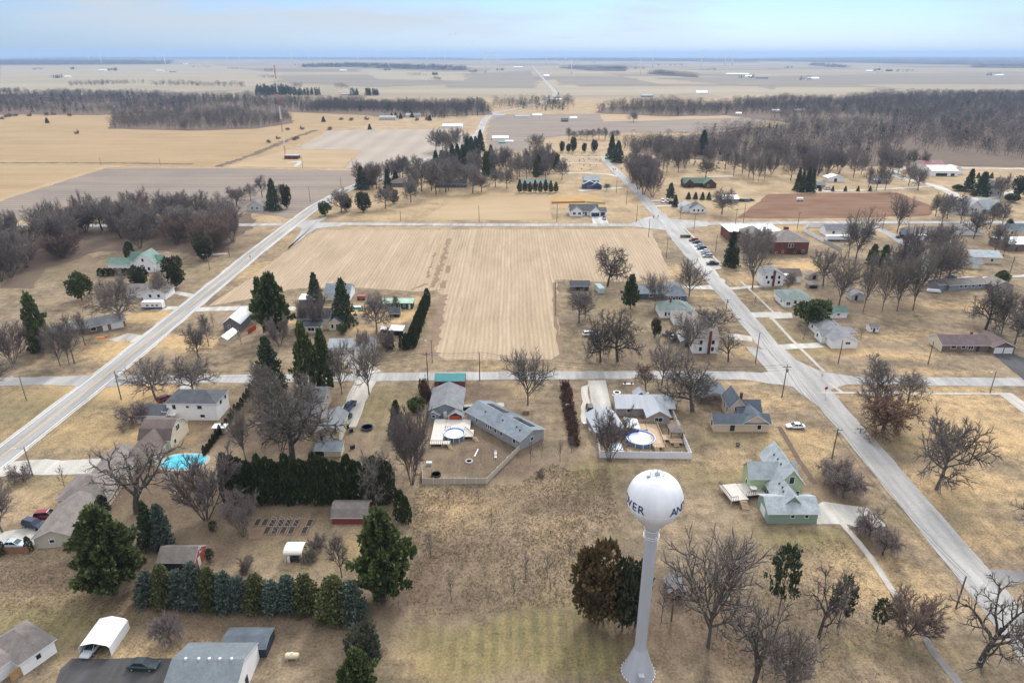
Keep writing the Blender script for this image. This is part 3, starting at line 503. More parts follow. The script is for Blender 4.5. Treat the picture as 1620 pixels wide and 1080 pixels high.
def conifer(name, seed, mat_l, kind="spruce", n=3600):
    r = np.random.default_rng(seed); P = []; D = []; Ls = []; Ws = []
    q_ = .72 if n > 5000 else .85
    if kind in ("spruce", "pine", "sparse"):
        wh = {"spruce": 20, "pine": 15, "sparse": 12}[kind]; base = {"spruce": .06, "pine": .12, "sparse": .25}[kind]; bv = []; bf = []
        for w in range(wh):
            t = base + (1 - base) * ((w + r.uniform(0, .5)) / wh) ** .92; nb = int({"spruce": 9, "pine": 7, "sparse": 5}[kind])
            prof = (1 - t) ** .85 * 1.08 if name == "spruce" else min((1 - t) ** .62, .45 + 2.6 * t) if kind == "spruce" else ((1.02 - ((t - base) / (1 - base)) ** 1.15) * min(1, .55 + 2.2 * (t - base)) if kind == "pine" else np.sin(np.pi * min(1, (t - base) / (1 - base) * .8 + .2)) ** .8)
            for k in range(nb):
                a = 2 * math.pi * (k / nb) + w * 1.1 + r.normal(0, .2); ln = .5 * prof * r.uniform(.72, 1.18) * (1.0 if kind == "spruce" else r.uniform(.6, 1.2)) + .02
                el = {"spruce": -.28 + .75 * t, "pine": .05 + .6 * t, "sparse": .1 + .4 * t}[kind] + r.normal(0, .12)
                d = np.array((math.cos(a), math.sin(a), 0)); m = max(4, int(n / (wh * nb) * (.35 + 1.3 * prof)))
                f = r.uniform(.12 if kind != "spruce" else .05, 1, m) ** (.6 if kind != "spruce" else .75)
                if kind != "spruce": f = np.clip(np.round(f * 4.5 + r.uniform(0, .6)) / 4.5 + r.normal(0, .05, m), .15, 1.02)
                sag = (.10 if kind == "spruce" else -.05); lat = r.normal(0, .25 if kind == "spruce" else .16, (m, 1)) * (f * (1.15 - f))[:, None] * ln * 1.4
                pts = d * (ln * f)[:, None] + np.array((-d[1], d[0], 0)) * lat + np.array((0, 0, 1.)) * (t + (el * ln * f - sag * ln * f * f) * .5 + r.normal(0, .012 if kind == "spruce" else .018, m))[:, None]
                dirs = d * 1.0 + np.array((-d[1], d[0], 0)) * np.sign(lat) * .7 + r.normal(0, .35, (m, 3)) + np.array((0, 0, .05 if kind == "spruce" else .45))
                P.append(pts); D.append(dirs); Ls.append(r.uniform(.055, .11, m) * q_); Ws.append(r.uniform(.018, .036, m) * q_)
        P.append(np.array([[0, 0, .9 + .005 * i] for i in range(14)])); D.append(r.normal(0, .4, (14, 3)) + (0, 0, 1)); Ls.append(np.full(14, .07)); Ws.append(np.full(14, .014))
    elif kind == "column":
        m = n; t = r.random(m) ** .9; a = r.uniform(0, 6.283, m); lob = 1 + .14 * np.sin(a * 3 + t * 9 + seed) + .10 * np.sin(a * 5 - t * 17)
        prof = np.clip(np.minimum(1, (t + .10) * 5) * np.sqrt(np.clip(1.02 - t ** 2.1, 0, 1)), 0, 1) * .43 * lob * (1 - .45 * r.random(m) ** 3)
        P.append(np.stack([prof * np.cos(a), prof * np.sin(a), t * .95], 1)); D.append(np.stack([np.cos(a) * .5, np.sin(a) * .5, np.full(m, 1.0)], 1) + r.normal(0, .25, (m, 3))); Ls.append(r.uniform(.05, .10, m)); Ws.append(r.uniform(.035, .07, m))
    else:                                                     # rounded clumpy crown
        nc = 26; cp = r.normal(0, 1, (nc, 3)); cp /= np.linalg.norm(cp, axis=1)[:, None]; cp *= r.uniform(.5, 1, (nc, 1)) ** .5; cp = cp * (.34, .34, .37) + (0, 0, .52); cr_ = r.uniform(.10, .19, nc)
        k = r.integers(0, nc, n); v = r.normal(0, 1, (n, 3)); v /= np.linalg.norm(v, axis=1)[:, None]; pts = cp[k] + v * cr_[k][:, None] * r.uniform(.55, 1.05, (n, 1))
        pts[:, 2] = np.maximum(pts[:, 2], .04); P.append(pts); D.append(v + (0, 0, .45)); Ls.append(r.uniform(.05, .09, n)); Ws.append(r.uniform(.02, .036, n))
    P = np.concatenate(P); D = np.concatenate(D); Ls = np.concatenate(Ls); Ws = np.concatenate(Ws)
    V, F, lf = leaves_mesh(name, P, D, Ls, Ws, None, None, seed); cm = mesh_np(name + "_sprays", V, F, [mat_l], None, lf)
    B = Bare(seed); th = {"round": .5, "column": .5}.get(kind, .93); B.tube([(0, 0, -.01), (0.003, 0, .3 * th), (0, .004, th)], [.030, .022, .005], 6); tm = mesh_np(name + "_stem", B.tv, B.tf, [bark], smooth=True)
    return tm, cm
def protos():
    mk = lambda k, v: PROTO.setdefault(k, []).append(v)
    for i in range(4): mk("maple", bare_proto("maple", 10 + i, SPREAD, twig_grey, bark))
    for i in range(3): mk("oak", bare_proto("oak", 20 + i, OAK, twig_dark, bark_dark))
    for i in range(4): mk("vase", bare_proto("vase", 30 + i, VASE, twig_grey, bark))
    for i in range(3): mk("tall", bare_proto("tall", 40 + i, TALL, twig_grey, bark))
    for i in range(3): mk("fan", bare_proto("fan", 50 + i, FAN, twig_purple, bark, forks=5))
    for i in range(1): mk("redfan", bare_proto("redfan", 55 + i, FAN, twig_red, bark, forks=7))
    for i in range(2): mk("crab", bare_proto("crab", 60 + i, CRAB, twig_purple, bark_dark))
    for i in range(3): mk("sapling", bare_proto("sapling", 70 + i, SAPL, twig_grey, bark))
    for i in range(2): mk("bone", bare_proto("bone", 80 + i, BONE, twig_grey, bark_dark))
    for i in range(2): mk("shrub", bare_proto("shrub", 85 + i, BUSH, twig_dark, bark_dark, forks=7))
    for i in range(2): mk("redshrub", bare_proto("redshrub", 88 + i, BUSH, hedge_r, bark_dark, forks=7, leafm=hedge_r, leafn=700, leafs=.09))
    mk("leafy", bare_proto("leafy", 91, OAK, twig_red, bark_dark, leafm=oak_leaf, leafn=2600, leafs=.038)); mk("rust", bare_proto("rust", 92, TALL, twig_red, bark, leafm=rust_leaf, leafn=1200, leafs=.035))
    for i in range(3): mk("spruce", conifer("spruce", 100 + i, spruce_g)); 
    for i in range(2): mk("blue", conifer("blue_spruce", 105 + i, blue_g)); mk("olive", conifer("olive_spruce", 108 + i, olive_g))
    for i in range(3): mk("pine", conifer("pine", 111 + i, pine_g, "pine", 4500))
    mk("bigpine", conifer("big_pine", 116, pine_g, "pine", 14000)); mk("bigpine", conifer("big_pine", 117, pine_g, "pine", 14000))
    for i in range(2): mk("sparse", conifer("sparse_pine", 118 + i, spruce_g, "sparse", 1500))
    for i in range(4): mk("arb", conifer("arborvitae", 120 + i, arb_g, "column", 900))
    for i in range(2): mk("round", conifer("round_yew", 125 + i, pine_g, "round", 3600)); mk("darkround", conifer("dark_juniper", 127 + i, dark_g, "round", 2600))
    mk("cedar", conifer("bronze_juniper", 130, cedar_g, "round", 5200)); mk("greyround", conifer("grey_evergreen", 131, grey_g, "round", 3600))
    mk("ball", conifer("round_shrub", 132, dark_g, "round", 1200))
protos()
BARE = {"maple", "oak", "vase", "tall", "fan", "redfan", "crab", "sapling", "bone", "leafy", "rust"}
NAMES = {"maple": "bare_tree", "oak": "bare_oak", "vase": "bare_tree", "tall": "bare_tree", "fan": "bare_tree", "redfan": "bare_tree", "crab": "crabapple_tree", "sapling": "sapling", "bone": "bare_tree", "shrub": "bare_shrub", "redshrub": "hedge_shrub", "leafy": "oak_tree", "rust": "bare_tree",
  "spruce": "spruce_tree", "blue": "spruce_tree", "olive": "spruce_tree", "pine": "pine_tree", "bigpine": "pine_tree", "sparse": "pine_tree", "arb": "arborvitae", "round": "evergreen_shrub", "darkround": "juniper_tree", "cedar": "juniper_tree", "greyround": "evergreen_tree", "ball": "round_shrub"}
TN = [0]
def tree_at(kind, X, Y, Hh, Wd, label, group=None, cat=None, spin=None):
    TN[0] += 1; r = random.Random(TN[0] * 7919); tm, cm = PROTO[kind][TN[0] % len(PROTO[kind])]; nm = NAMES[kind]
    shrub = kind in ("shrub", "redshrub", "ball")
    root = empty(nm, (X, Y, 0), r.uniform(0, 6.28) if spin is None else spin)
    for n_, me_ in (("stem" if shrub else "trunk", tm), ("foliage" if kind in ("ball", "redshrub") else "crown", cm)):
        o = bpy.data.objects.new(n_, me_); C.objects.link(o); o.parent = root; o.scale = (Wd, Wd, Hh)
    tag(root, label, cat or ("shrub" if shrub or kind == "round" else "sapling" if kind == "sapling" else "tree"), group); return root
def tree(kind, u, vb, vt, w, label, group=None):
    X, Y = G(u, vb); Hh = height_to(X, Y, vt); Wd = w * depth_of(X, Y, Hh * .6) / FPX
    if kind in BARE: Wd *= 1.05
    elif kind in ("bigpine", "pine"): Wd *= .85
    return tree_at(kind, X, Y, Hh, Wd, label, group)
def trees(rows):
    for r_ in rows: tree(*r_)
# ---------------------------------------------------------------- every tree that can be told apart: kind, base u v, top v, width, label
trees([
("vase",1120,1022,822,158,"huge bare vase shaped tree right of the water tower"),
("bone",1190,1092,940,120,"bare sprawling tree at the bottom edge below the huge vase shaped tree"),
("maple",1243,1110,1002,95,"bare tree cut off at the bottom edge, right of the sprawling one"),
("sapling",1046,983,912,30,"thin bare tree between the water tower and the small red shed"),
("cedar",946,986,858,98,"broad bronze juniper left of the water tower"),
("darkround",984,996,880,58,"dark juniper beside the broad bronze juniper, slimmer"),
("darkround",1004,990,880,50,"dark juniper partly behind the water tower shaft"),
("sparse",1231,972,864,50,"tall sparse pine with a bare lower trunk right of the huge vase shaped tree"),
("bone",1295,1008,893,78,"broken bare tree with dark snapped limbs on the lower right lawn"),
("sparse",1325,992,916,40,"small pine on a thin trunk beside the broken bare tree"),
("sparse",1387,998,948,26,"smallest lone pine on the lower right lawn"),
("redfan",1435,1004,930,80,"reddish fan shaped bare tree where the long sidewalk breaks off"),
("bone",1549,1053,915,130,"gnarled bare tree with twisted limbs in front of the street at lower right"),
("bone",1628,1112,968,110,"bare tree cut off by the lower right corner"),
("crab",1375,847,803,52,"crabapple on the mulch beside the green house drive, nearest the drive"),
("crab",1396,877,836,46,"crabapple on the same mulch bed, farther from the drive"),
("crab",1315,759,720,54,"dark round crabapple behind the green house, nearest the power pole"),
("crab",1332,786,742,64,"spreading reddish crabapple between the green house and the street"),
("maple",1481,774,655,104,"large lone bare tree on the open lawn right of the village street"),
("leafy",1396,684,622,90,"oak with clinging rust brown leaves on the right lawn"),
("tall",1383,668,562,78,"tall bare tree standing behind the rust leaved oak"),
("maple",1436,637,586,54,"small bare tree on the sidewalk right of the tall one behind the oak"),
("bone",1628,866,775,80,"bare tree reaching in at the right edge of the lawn"),
("vase",835,641,552,76,"bare tree on the lawn behind the long grey house"),
("fan",964,729,645,58,"bare multi stemmed tree at the corner of the white fence"),
("rust",1022,621,576,40,"slim tree with a few rusty leaves in front of the fenced house"),
("vase",1047,609,532,58,"bare tree across the lawn from the slim rusty tree"),
("oak",1095,650,568,92,"big dark oak beside the dark roofed pavilion"),
("sapling",839,731,694,14,"sapling below the gable end of the long grey house"),
("sapling",857,724,690,13,"sapling beside the gable end, second along"),
("sapling",886,730,692,18,"sapling left of the long red shrub hedge"),
("sapling",904,716,688,14,"sapling at the near end of the red shrub hedge"),
("oak",463,731,598,140,"big spreading bare oak behind the tall arborvitae hedge"),
("pine",488,624,512,58,"dark pine, left of the pair in front of the grey house"),
("pine",516,624,522,52,"dark pine, right of the pair in front of the grey house"),
("spruce",430,617,533,52,"dark spruce on the cross street left of the pair of pines"),
("vase",541,624,532,44,"bare tree between the pines and the pickup drive"),
("vase",584,624,526,62,"bare tree right of the pickup drive mouth"),
("spruce",629,691,633,32,"small dark spruce left of the grey house with the red panel"),
("round",660,652,627,36,"rounded dark evergreen behind the small spruce"),
("fan",652,767,645,66,"purple grey bare tree at the corner of the tan fence"),
("fan",646,740,655,52,"purple grey bare tree just behind the fence corner tree"),
("maple",595,797,712,56,"pale trunked bare tree in front of the arborvitae hedge"),
("arb",635,822,775,25,"taller arborvitae of the two above the big round pine"),
("arb",643,828,785,20,"shorter arborvitae of the two above the big round pine"),
("bigpine",608,945,808,122,"big round pine in the middle of the lower lawn"),
("greyround",605,952,893,34,"small paler pine leaning out under the big round pine"),
("maple",436,697,590,58,"bare tree left of the big spreading oak"),
("tall",418,650,570,40,"slim bare tree between the spruce and the spreading oak"),
("maple",487,660,600,52,"bare purple grey tree over the roof of the grey house"),
("maple",247,632,566,72,"bare tree on the cross street, left of the pair by the white house"),
("maple",306,624,562,70,"bare tree on the cross street, right of the pair by the white house"),
("crab",210,670,634,52,"low bare tree left of the white garage"),
("bone",217,811,688,140,"large gnarled bare tree over the brown roofed house"),
("fan",327,822,718,98,"purple multi stemmed bare tree at the end of the arborvitae hedge"),
("fan",385,848,782,56,"pale grey bare tree beside the raised beds"),
("crab",37,760,732,38,"low bare tree in a mulch ring beside the concrete drive"),
("sapling",102,770,735,20,"slim young tree on the lawn below the concrete drive"),
("vase",4,842,765,68,"bare tree at the left edge beside the parked cars"),
("vase",389,728,642,44,"thin bare tree in the yard left of the spreading oak"),
("spruce",240,864,793,42,"green spruce right of the brown house, next to a bluish one"),
("blue",262,868,798,38,"bluish spruce right of the brown house"),
("bigpine",182,936,806,142,"huge green pine at lower left between the brown house and the spruce row"),
("greyround",577,1062,986,60,"grey green cedar at the bottom beside the mown lawn"),
("bigpine",568,1112,1030,92,"dark green pine at the bottom edge in front of the grey green cedar"),
("crab",270,1016,968,52,"low bare tree behind the white carport"),
("ball",333,889,868,17,"round dark shrub in front of the black and red shed"),
("ball",338,840,824,16,"round dark shrub in the mid yard left of the raised beds"),
("tall",541,913,838,36,"thin tall bare tree behind the gap in the spruce row"),
("arb",48,872,848,13,"small arborvitae at the gable corner of the brown house"),
("arb",1,879,850,18,"small arborvitae at the left end of the wooden fence"),
("arb",126,868,840,16,"small arborvitae at the back corner of the brown house"),
("arb",165,812,783,22,"dark arborvitae against the brown house roof"),
("fan",392,902,880,26,"small bare shrub tree behind the spruce row"),
("sapling",682,881,838,26,"sapling with faint rusty twigs in the rough field"),
("sapling",714,950,902,24,"sapling alone in the lower rough field"),
("sapling",832,915,872,26,"pinkish sapling left of the bronze juniper, farthest left of the near row"),
("sapling",866,915,872,20,"sapling in the near row closest to the bronze juniper"),
("sapling",901,885,850,16,"sapling above the bronze juniper"),
("sapling",870,953,908,12,"thin sapling at the foot of the bronze juniper"),
("sapling",879,955,925,8,"thinnest sapling at the foot of the bronze juniper"),
("sapling",813,953,912,20,"sapling at the top of the mown lawn"),
("sapling",631,968,945,12,"tiny sapling below the big round pine"),
("sapling",741,880,858,10,"small sapling in the middle of the rough field"),
("sapling",777,830,800,12,"small sapling in the rough field below the tan fence corner"),
("sapling",710,798,765,12,"sapling just below the tan fence"),
("sapling",757,798,770,14,"sapling below the tan fence, near the bend"),
("shrub",855,754,742,16,"brush heap on the rough field behind the water tower"),
("shrub",390,905,888,22,"low bare brush beside the black and red shed"),
("shrub",490,886,868,30,"dry ornamental grass strip beside the pergola"),
("shrub",500,870,850,28,"dry ornamental grass strip behind the pergola"),
("shrub",507,858,842,20,"dry grass at the far end of the pergola strip"),
# upper left quarter
("pine",68,560,466,52,"tall two topped pine left of the brick ranch"),
("spruce",62,552,500,34,"lower bluish pine in front of the two topped pine"),
("round",130,475,430,42,"round dark evergreen on the lawn below the thicket"),
("maple",194,517,428,72,"big bare tree over the driveway of the camper"),
("vase",95,578,508,40,"bare tree in front of the brick ranch, leftmost of the row"),
("vase",110,577,503,32,"bare tree in front of the brick ranch, second of the row"),
("tall",118,575,493,34,"bare tree in front of the brick ranch, leaning right"),
("tall",135,546,492,28,"bare tree at the corner of the brick ranch"),
("fan",75,556,512,30,"low bare tree under the two topped pine"),
("fan",21,576,505,58,"multi stemmed bare tree at the left edge above the street"),
("vase",-6,618,560,60,"bare tree cut off by the left edge beside the street lamp"),
("darkround",222,456,420,34,"dark juniper in front of the green roofed house"),
("darkround",277,456,402,40,"tall dark juniper right of the green roofed house"),
("maple",256,472,424,28,"small bare tree below the green roofed house"),
("arb",207,410,382,18,"dark columnar evergreen behind the green roofed house"),
("arb",336,368,346,10,"lone dark columnar evergreen among the thicket"),
("maple",314,568,514,40,"bare tree on the tan lawn beside the cream shed, larger one"),
("tall",330,547,494,24,"slim bare tree beside the cream shed"),
("sapling",382,545,514,18,"small bare tree between the grey barn and the red fence"),
("sapling",338,517,492,12,"young tree left of the grey barn"),
("darkround",322,412,372,34,"dense dark evergreen mass at the thicket end by the highway"),
("bigpine",436,530,434,74,"large dark pine at the corner of the hedge yard"),
("pine",415,505,440,40,"dark pine leaning out beside the large pine"),
("spruce",500,481,431,28,"dark spruce behind the grey blue garage, left of two"),
("spruce",545,514,441,40,"dark spruce in the hedge yard, right of two"),
("round",542,528,510,19,"round clipped evergreen at the cream house corner"),
("maple",596,526,462,52,"bare tree in the middle of the hedge yard"),
("fan",443,548,498,38,"bare grey tree below the large dark pine"),
("fan",502,522,462,36,"bare grey tree over the cream house roof"),
("vase",480,520,470,22,"slim bare tree left of the cream house roof"),
("tall",628,490,466,16,"small bare tree behind the green container house"),
("fan",575,560,520,26,"low bare tree over the white garage roof"),
("fan",612,556,520,30,"pale bare tree in front of the small arborvitae pair"),
# beyond the stubble field
("spruce",434,333,283,25,"dark spruce beside the grey gabled house, taller"),
("darkround",455,330,289,20,"dark evergreen right of the tall dark spruce by the highway"),
("tall",415,312,276,24,"bare tree over the grey gabled house"),
("maple",375,327,295,38,"bare tree left of the grey gabled house"),
("tall",397,318,290,20,"bare tree touching the grey gabled house"),
("maple",448,318,290,24,"bare tree at the highway right of the dark evergreen"),
("spruce",573,300,263,24,"tall dark spruce at the highway bend"),
("maple",590,297,260,34,"bare tree at the highway bend beside the tall spruce"),
("spruce",626,287,270,14,"small dark spruce at the far side of the highway bend"),
("maple",637,281,247,32,"bare tree behind the small dark spruce"),
("round",515,342,317,22,"rounded brown evergreen at the cross road junction"),
("maple",540,336,298,34,"bare tree at the junction with the cross road, left of the pines"),
("darkround",575,335,303,28,"dark cedar in the pine yard beside the junction"),
("darkround",548,334,306,22,"cedar between the bare tree and the junction"),
("maple",610,330,290,36,"bare tree in front of the dark low house, leftmost"),
("darkround",622,322,298,20,"dark cedar against the low house"),
("maple",650,320,280,30,"bare tree in front of the low house, beside the cedar"),
("tall",667,303,250,38,"tall bare tree left of the long dark ranch, nearest the highway"),
("tall",690,308,252,32,"tall bare tree at the long dark ranch, second along"),
("tall",705,304,250,34,"tall bare tree at the long dark ranch, third along"),
("maple",748,305,258,38,"bare tree right of the long dark ranch"),
("pine",769,284,240,22,"dark pine in the line behind the tan lot"),
("maple",802,299,262,30,"bare tree at the right end of the tan lot trees"),
("maple",762,304,276,26,"small bare tree on the tan lot edge"),
("tall",818,284,246,22,"tall bare tree behind the grey green ranch, leftmost"),
("tall",833,284,243,20,"tall bare tree behind the grey green ranch, second"),
("tall",863,284,241,22,"tall bare tree behind the grey green ranch, rightmost"),
("pine",848,284,250,16,"dark pine behind the grey green ranch"),
("maple",889,285,249,22,"lone bare tree beside the cemetery lanes"),
("maple",849,240,211,30,"big bare tree behind the cemetery near the white box"),
("spruce",967,252,214,18,"large dark spruce at the lane end, taller"),
("spruce",977,257,223,22,"broad dark spruce at the lane end, nearer"),
("maple",1002,193,176,16,"lone bare tree on the pale slope before the far wood"),
("spruce",1111,245,206,22,"big dark spruce standing in the grey wood"),
("maple",1116,282,246,32,"bare tree behind the log house"),
("maple",960,302,290,12,"small bare tree right of the blue house"),
("maple",1142,339,296,42,"bare tree between the cottage and the grey shed"),
("sapling",1076,346,322,14,"small bare tree left of the cottage"),
("spruce",1068,327,308,12,"small dark spruce left of the cottage roof"),
("pine",1060,317,290,20,"dark pine on the street side of the cottage"),
("spruce",1422,265,247,11,"dark spruce at the gravel lane bend"),
("spruce",1531,303,267,20,"dark spruce in front of the white barn, left of two"),
("spruce",1550,310,272,28,"dark spruce in front of the white barn, right of two"),
("round",1515,302,292,20,"flat dark shrub under the two spruces"),
("maple",1437,293,256,26,"bare tree on the gravel lane, left of two"),
("maple",1452,301,264,28,"bare tree on the gravel lane, right of two"),
("maple",1582,312,274,32,"bare tree right of the slate roofed house"),
("tall",1374,296,262,22,"bare tree behind the small grey shed, left"),
("tall",1386,301,258,22,"bare tree behind the small grey shed, middle"),
("tall",1400,301,266,20,"bare tree behind the small grey shed, right"),
("darkround",1610,312,278,26,"dark cedar at the right edge above the lanes"),
("round",1600,320,306,24,"dark low shrub at the right edge"),
("vase",1419,368,303,42,"tall bare tree on the side street corner"),
("tall",1489,358,308,26,"bare tree on the cross road left of the grey gabled house"),
("tall",1519,358,305,28,"bare tree in front of the grey gabled house"),
("maple",1498,346,306,30,"bare tree beside the grey gabled house"),
("maple",1480,342,304,26,"bare tree on the rusty field edge"),
("tall",1565,363,315,24,"bare tree left of the clipped dark evergreen"),
("tall",1584,362,317,24,"bare tree right of the clipped dark evergreen"),
("maple",1540,378,330,34,"bare tree over the white walled yard"),
("arb",1576,340,322,20,"clipped dark square evergreen beside the grey gabled house"),
("spruce",1598,353,346,12,"small spreading conifer at the yellowish house"),
("spruce",1155,421,366,26,"dark spruce beside the parking strip"),
("darkround",1158,424,388,22,"brown shrubby cedar at the foot of the spruce by the parking strip"),
("vase",1190,456,352,58,"large bare tree in front of the brick school"),
("maple",1206,400,356,34,"bare tree against the brick school wall"),
("tall",1176,400,362,22,"bare tree left of the brick school"),
("tall",1342,406,352,28,"bare tree in the yard below the white fence, left"),
("vase",1354,409,328,52,"tall bare tree in the yard below the white fence, tallest"),
("vase",1327,483,398,54,"dense round bare tree behind the green roofed shed"),
("vase",1365,495,393,40,"tall reddish bare tree in the middle right yard, leftmost of four"),
("vase",1395,493,398,34,"tall bare tree in the middle right yard, second of four"),
("vase",1419,492,396,44,"tall bare tree in the middle right yard, third of four"),
("vase",1444,491,388,46,"tall leaning bare tree in the middle right yard, rightmost of four"),
("pine",1378,424,387,30,"pine top behind the four tall bare trees, left"),
("pine",1395,428,388,30,"pine top behind the four tall bare trees, middle"),
("pine",1428,426,390,42,"pine top behind the four tall bare trees, right"),
("maple",1302,452,393,48,"bare tree behind the little dark sheds"),
("maple",1486,443,378,38,"bare tree beside the cream garage"),
("maple",1490,404,352,34,"bare tree on the side street by the white tank"),
("oak",1474,402,358,34,"dark bushy bare tree beside the side street"),
("sapling",1521,403,374,18,"small bare tree left of the blue rimmed hall"),
("maple",1587,406,366,24,"bare tree left of the blue rimmed hall, near"),
("maple",1574,396,352,26,"bare tree left of the blue rimmed hall, far"),
("round",1282,513,471,66,"big round dark evergreen shrub beside the white ranch"),
("round",1584,449,428,24,"dark clipped shrub at the end of the grey long ranch"),
("sapling",1271,537,514,20,"small tree on the street side of the white ranch"),
("sapling",1362,536,517,17,"small tree behind the white ranch"),
("rust",1245,460,430,22,"small reddish tree in front of the white two storey house"),
("oak",1559,521,445,66,"broad dark bare tree left of two behind the brown ranch"),
("vase",1584,528,453,48,"tall bare tree behind the brown ranch garage"),
("maple",1605,545,488,42,"bare tree at the right edge beside the brown ranch"),
("maple",1618,520,455,36,"bare tree cut off by the right edge above the brown ranch"),
("maple",1388,640,566,30,"slim bare tree in the crown of the tall one on the sidewalk") if False else ("sapling",1300,600,590,6,"tiny sapling at the street corner"),
("oak",961,453,387,56,"broad bare oak at the edge of the stubble field"),
("maple",916,510,455,46,"bare tree below the dark field shed"),
("tall",926,502,462,30,"bare tree just right of the one below the field shed"),
("pine",997,488,435,40,"dark pine left of the dark blue house"),
("vase",1036,488,430,48,"bare tree in front of the dark blue house"),
("vase",1090,469,405,52,"bare tree at the street side of the dark blue house"),
("oak",950,572,502,52,"bare dark tree over the white van"),
("oak",977,571,488,74,"big spreading bare oak on the lawn left of the white houses"),
("darkround",1037,532,503,18,"small dark evergreen beside the white green roofed house"),
("bone",1152,571,522,40,"gnarled stubby bare tree right of the white two storey house"),
("vase",1088,567,492,56,"bare tree left of the white two storey house"),
("maple",1122,530,486,66,"wide bare tree behind the white two storey house"),
("shrub",1062,540,515,26,"bare brush beside the white car yard"),
])
G_THK = "trees of the thicket above the green roofed house"
def cluster(rows, label, group):
    for (k, u, vb, vt, w) in rows: tree(k, u, vb, vt, w, label, group)
def fill(poly, n, kinds, hpx, wpx, label, group, seed, vpow=1.0):
    r = random.Random(seed); us = [p[0] for p in poly]; vs = [p[1] for p in poly]; k = 0; got = []
    while k < n:
        u = r.uniform(min(us), max(us)); v = r.uniform(min(vs), max(vs)); ins = False
        for i in range(len(poly)):
            (x1, y1), (x2, y2) = poly[i], poly[i - 1]
            if (y1 > v) != (y2 > v) and u < (x2 - x1) * (v - y1) / (y2 - y1) + x1: ins = not ins
        if not ins: continue
        if any(abs(u - a) < 7 and abs(v - b) < 4 for a, b in got[-40:]) and r.random() < .8: continue
        got.append((u, v)); k += 1; d = (v - 86) / 300
        tree(r.choice(kinds), u, v, v - hpx * r.uniform(.75, 1.2) * max(d, .1), wpx * r.uniform(.75, 1.25) * max(d, .1), label, group)
fill([(0,452),(0,395),(110,362),(215,345),(320,348),(390,338),(398,352),(372,380),(345,405),(300,398),(262,392),(210,395),(160,392),(125,405),(70,420),(52,452)], 56, ["fan", "vase", "maple", "redfan", "fan"], 54, 48, "bare grey purple tree packed in the thicket above the green roofed house", G_THK, 3)
cluster([("spruce", u, v, v - 34 + (i % 3) * 4, 17) for i, (u, v) in enumerate([(690,272),(699,268),(708,265),(716,262),(724,258),(732,255),(739,251),(746,246),(753,243),(760,240),(703,276),(718,272),(735,266)])], "dark spruce in the slanting line behind the long dark ranch", "dark spruces in a slanting line")
cluster([("pine", 822 + i * 8.2, 305.5 - (i % 2), 284 + (i * 37 % 5), 12) for i in range(8)], "small dark conifer in the row before the grey green ranch", "conifers before the grey green ranch")
cluster([("darkround", u, v, t, w) for u, v, t, w in [(889,241,223,10),(899,241,226,9),(907,241,216,12),(924,241,225,9),(940,241,221,13)]], "dark cedar in the row behind the cemetery", "cedars behind the cemetery")
cluster([("spruce", u, v, 304, 9) for u, v in [(1089,315),(1100,315),(1111,316),(1121,316)]], "small conical spruce in the row before the log house", "small spruces before the log house")
cluster([("spruce", u, 302.5, 294, 6) for u in (1297,1317,1337,1357,1376)], "tiny spruce in the row along the gravel lane", "tiny spruces along the gravel lane")
cluster([("spruce", u, 282, 273, 7) for u in (1547,1555,1561,1568)], "tiny spruce in the row behind the slate roofed house", "tiny spruces behind the slate roofed house")
cluster([("spruce", u, v, t, 14) for u, v, t in [(1261,302,266),(1268,304,270),(1276,303,264),(1283,304,268)]], "dark spruce in the clump beside the small grey shed", "dark spruces beside the grey shed")
cluster([("fan", u, v, t, 34) for u, v, t in [(1000,290,242),(1010,300,246),(1018,308,250),(1026,302,252),(1006,280,240),(1022,290,246),(1032,312,262),(1014,285,238)]], "grey bare tree in the tight clump beside the village street", "tight clump beside the village street")
cluster([("arb", 366 + i * 10.4 + (i * 53 % 5 - 2) * .7, 794 + (i * 31 % 4), 716 + (i * 29 % 13) * 1.35 + (4 if i > 18 else 0), 27 + (i * 17 % 5)) for i in range(25)], "tall dark arborvitae in the long hedge above the raised beds", "long arborvitae hedge above the raised beds")
cluster([("arb", 676 - i * 1.95, 482 + i * 5.3, 456 + i * 5.0 + (i * 31 % 4), 13 + i * .45) for i in range(14)], "arborvitae in the slanting hedge beside the stubble field", "slanting arborvitae hedge")
cluster([("arb", u, v, t, w) for u, v, t, w in [(637,553,524,13),(643,553,526,11),(612,551,522,13),(618,553,524,13),(607,546,521,12)]], "short arborvitae at the near end of the hedge yard", "short arborvitae hedge pieces")
ROWK = [("blue",238,949,905,50),("olive",264,954,894,50),("blue",289,954,902,50),("blue",313,958,891,54),("olive",338,959,899,50),("blue",361,960,905,50),("blue",383,960,913,45),("olive",409,961,909,54),("blue",433,962,919,50),("blue",459,962,911,50),("olive",486,963,910,57),("olive",531,976,913,71),("blue",557,975,921,59)]
cluster([r_ for r_ in ROWK if r_[0] == "blue"], "blue green spruce in the mixed row below the black and red shed", "spruce row, blue green ones")
cluster([r_ for r_ in ROWK if r_[0] == "olive"], "olive green spruce in the mixed row below the black and red shed", "spruce row, olive ones")
cluster([("redshrub", 893 + i * .95 + (i * 37 % 3), 614 + i * 5.6, 600 + i * 5.7, 18 + (i * 29 % 4)) for i in range(17)], "dead red brown shrub in the long hedge between two yards", "long red brown shrub hedge")
cluster([("redshrub", 676 - i * 1.5, 634 - i * 4 + 2, 612 - i * 4, 17) for i in range(5)], "red brown shrub in the short hedge beside the grey house", "short red brown hedge")
cluster([("arb", 160 + i * 8, 437 - i * .4, 424, 12) for i in range(7)], "clipped dark evergreen in the hedge below the green roofed house", "dark hedge below the green roofed house")
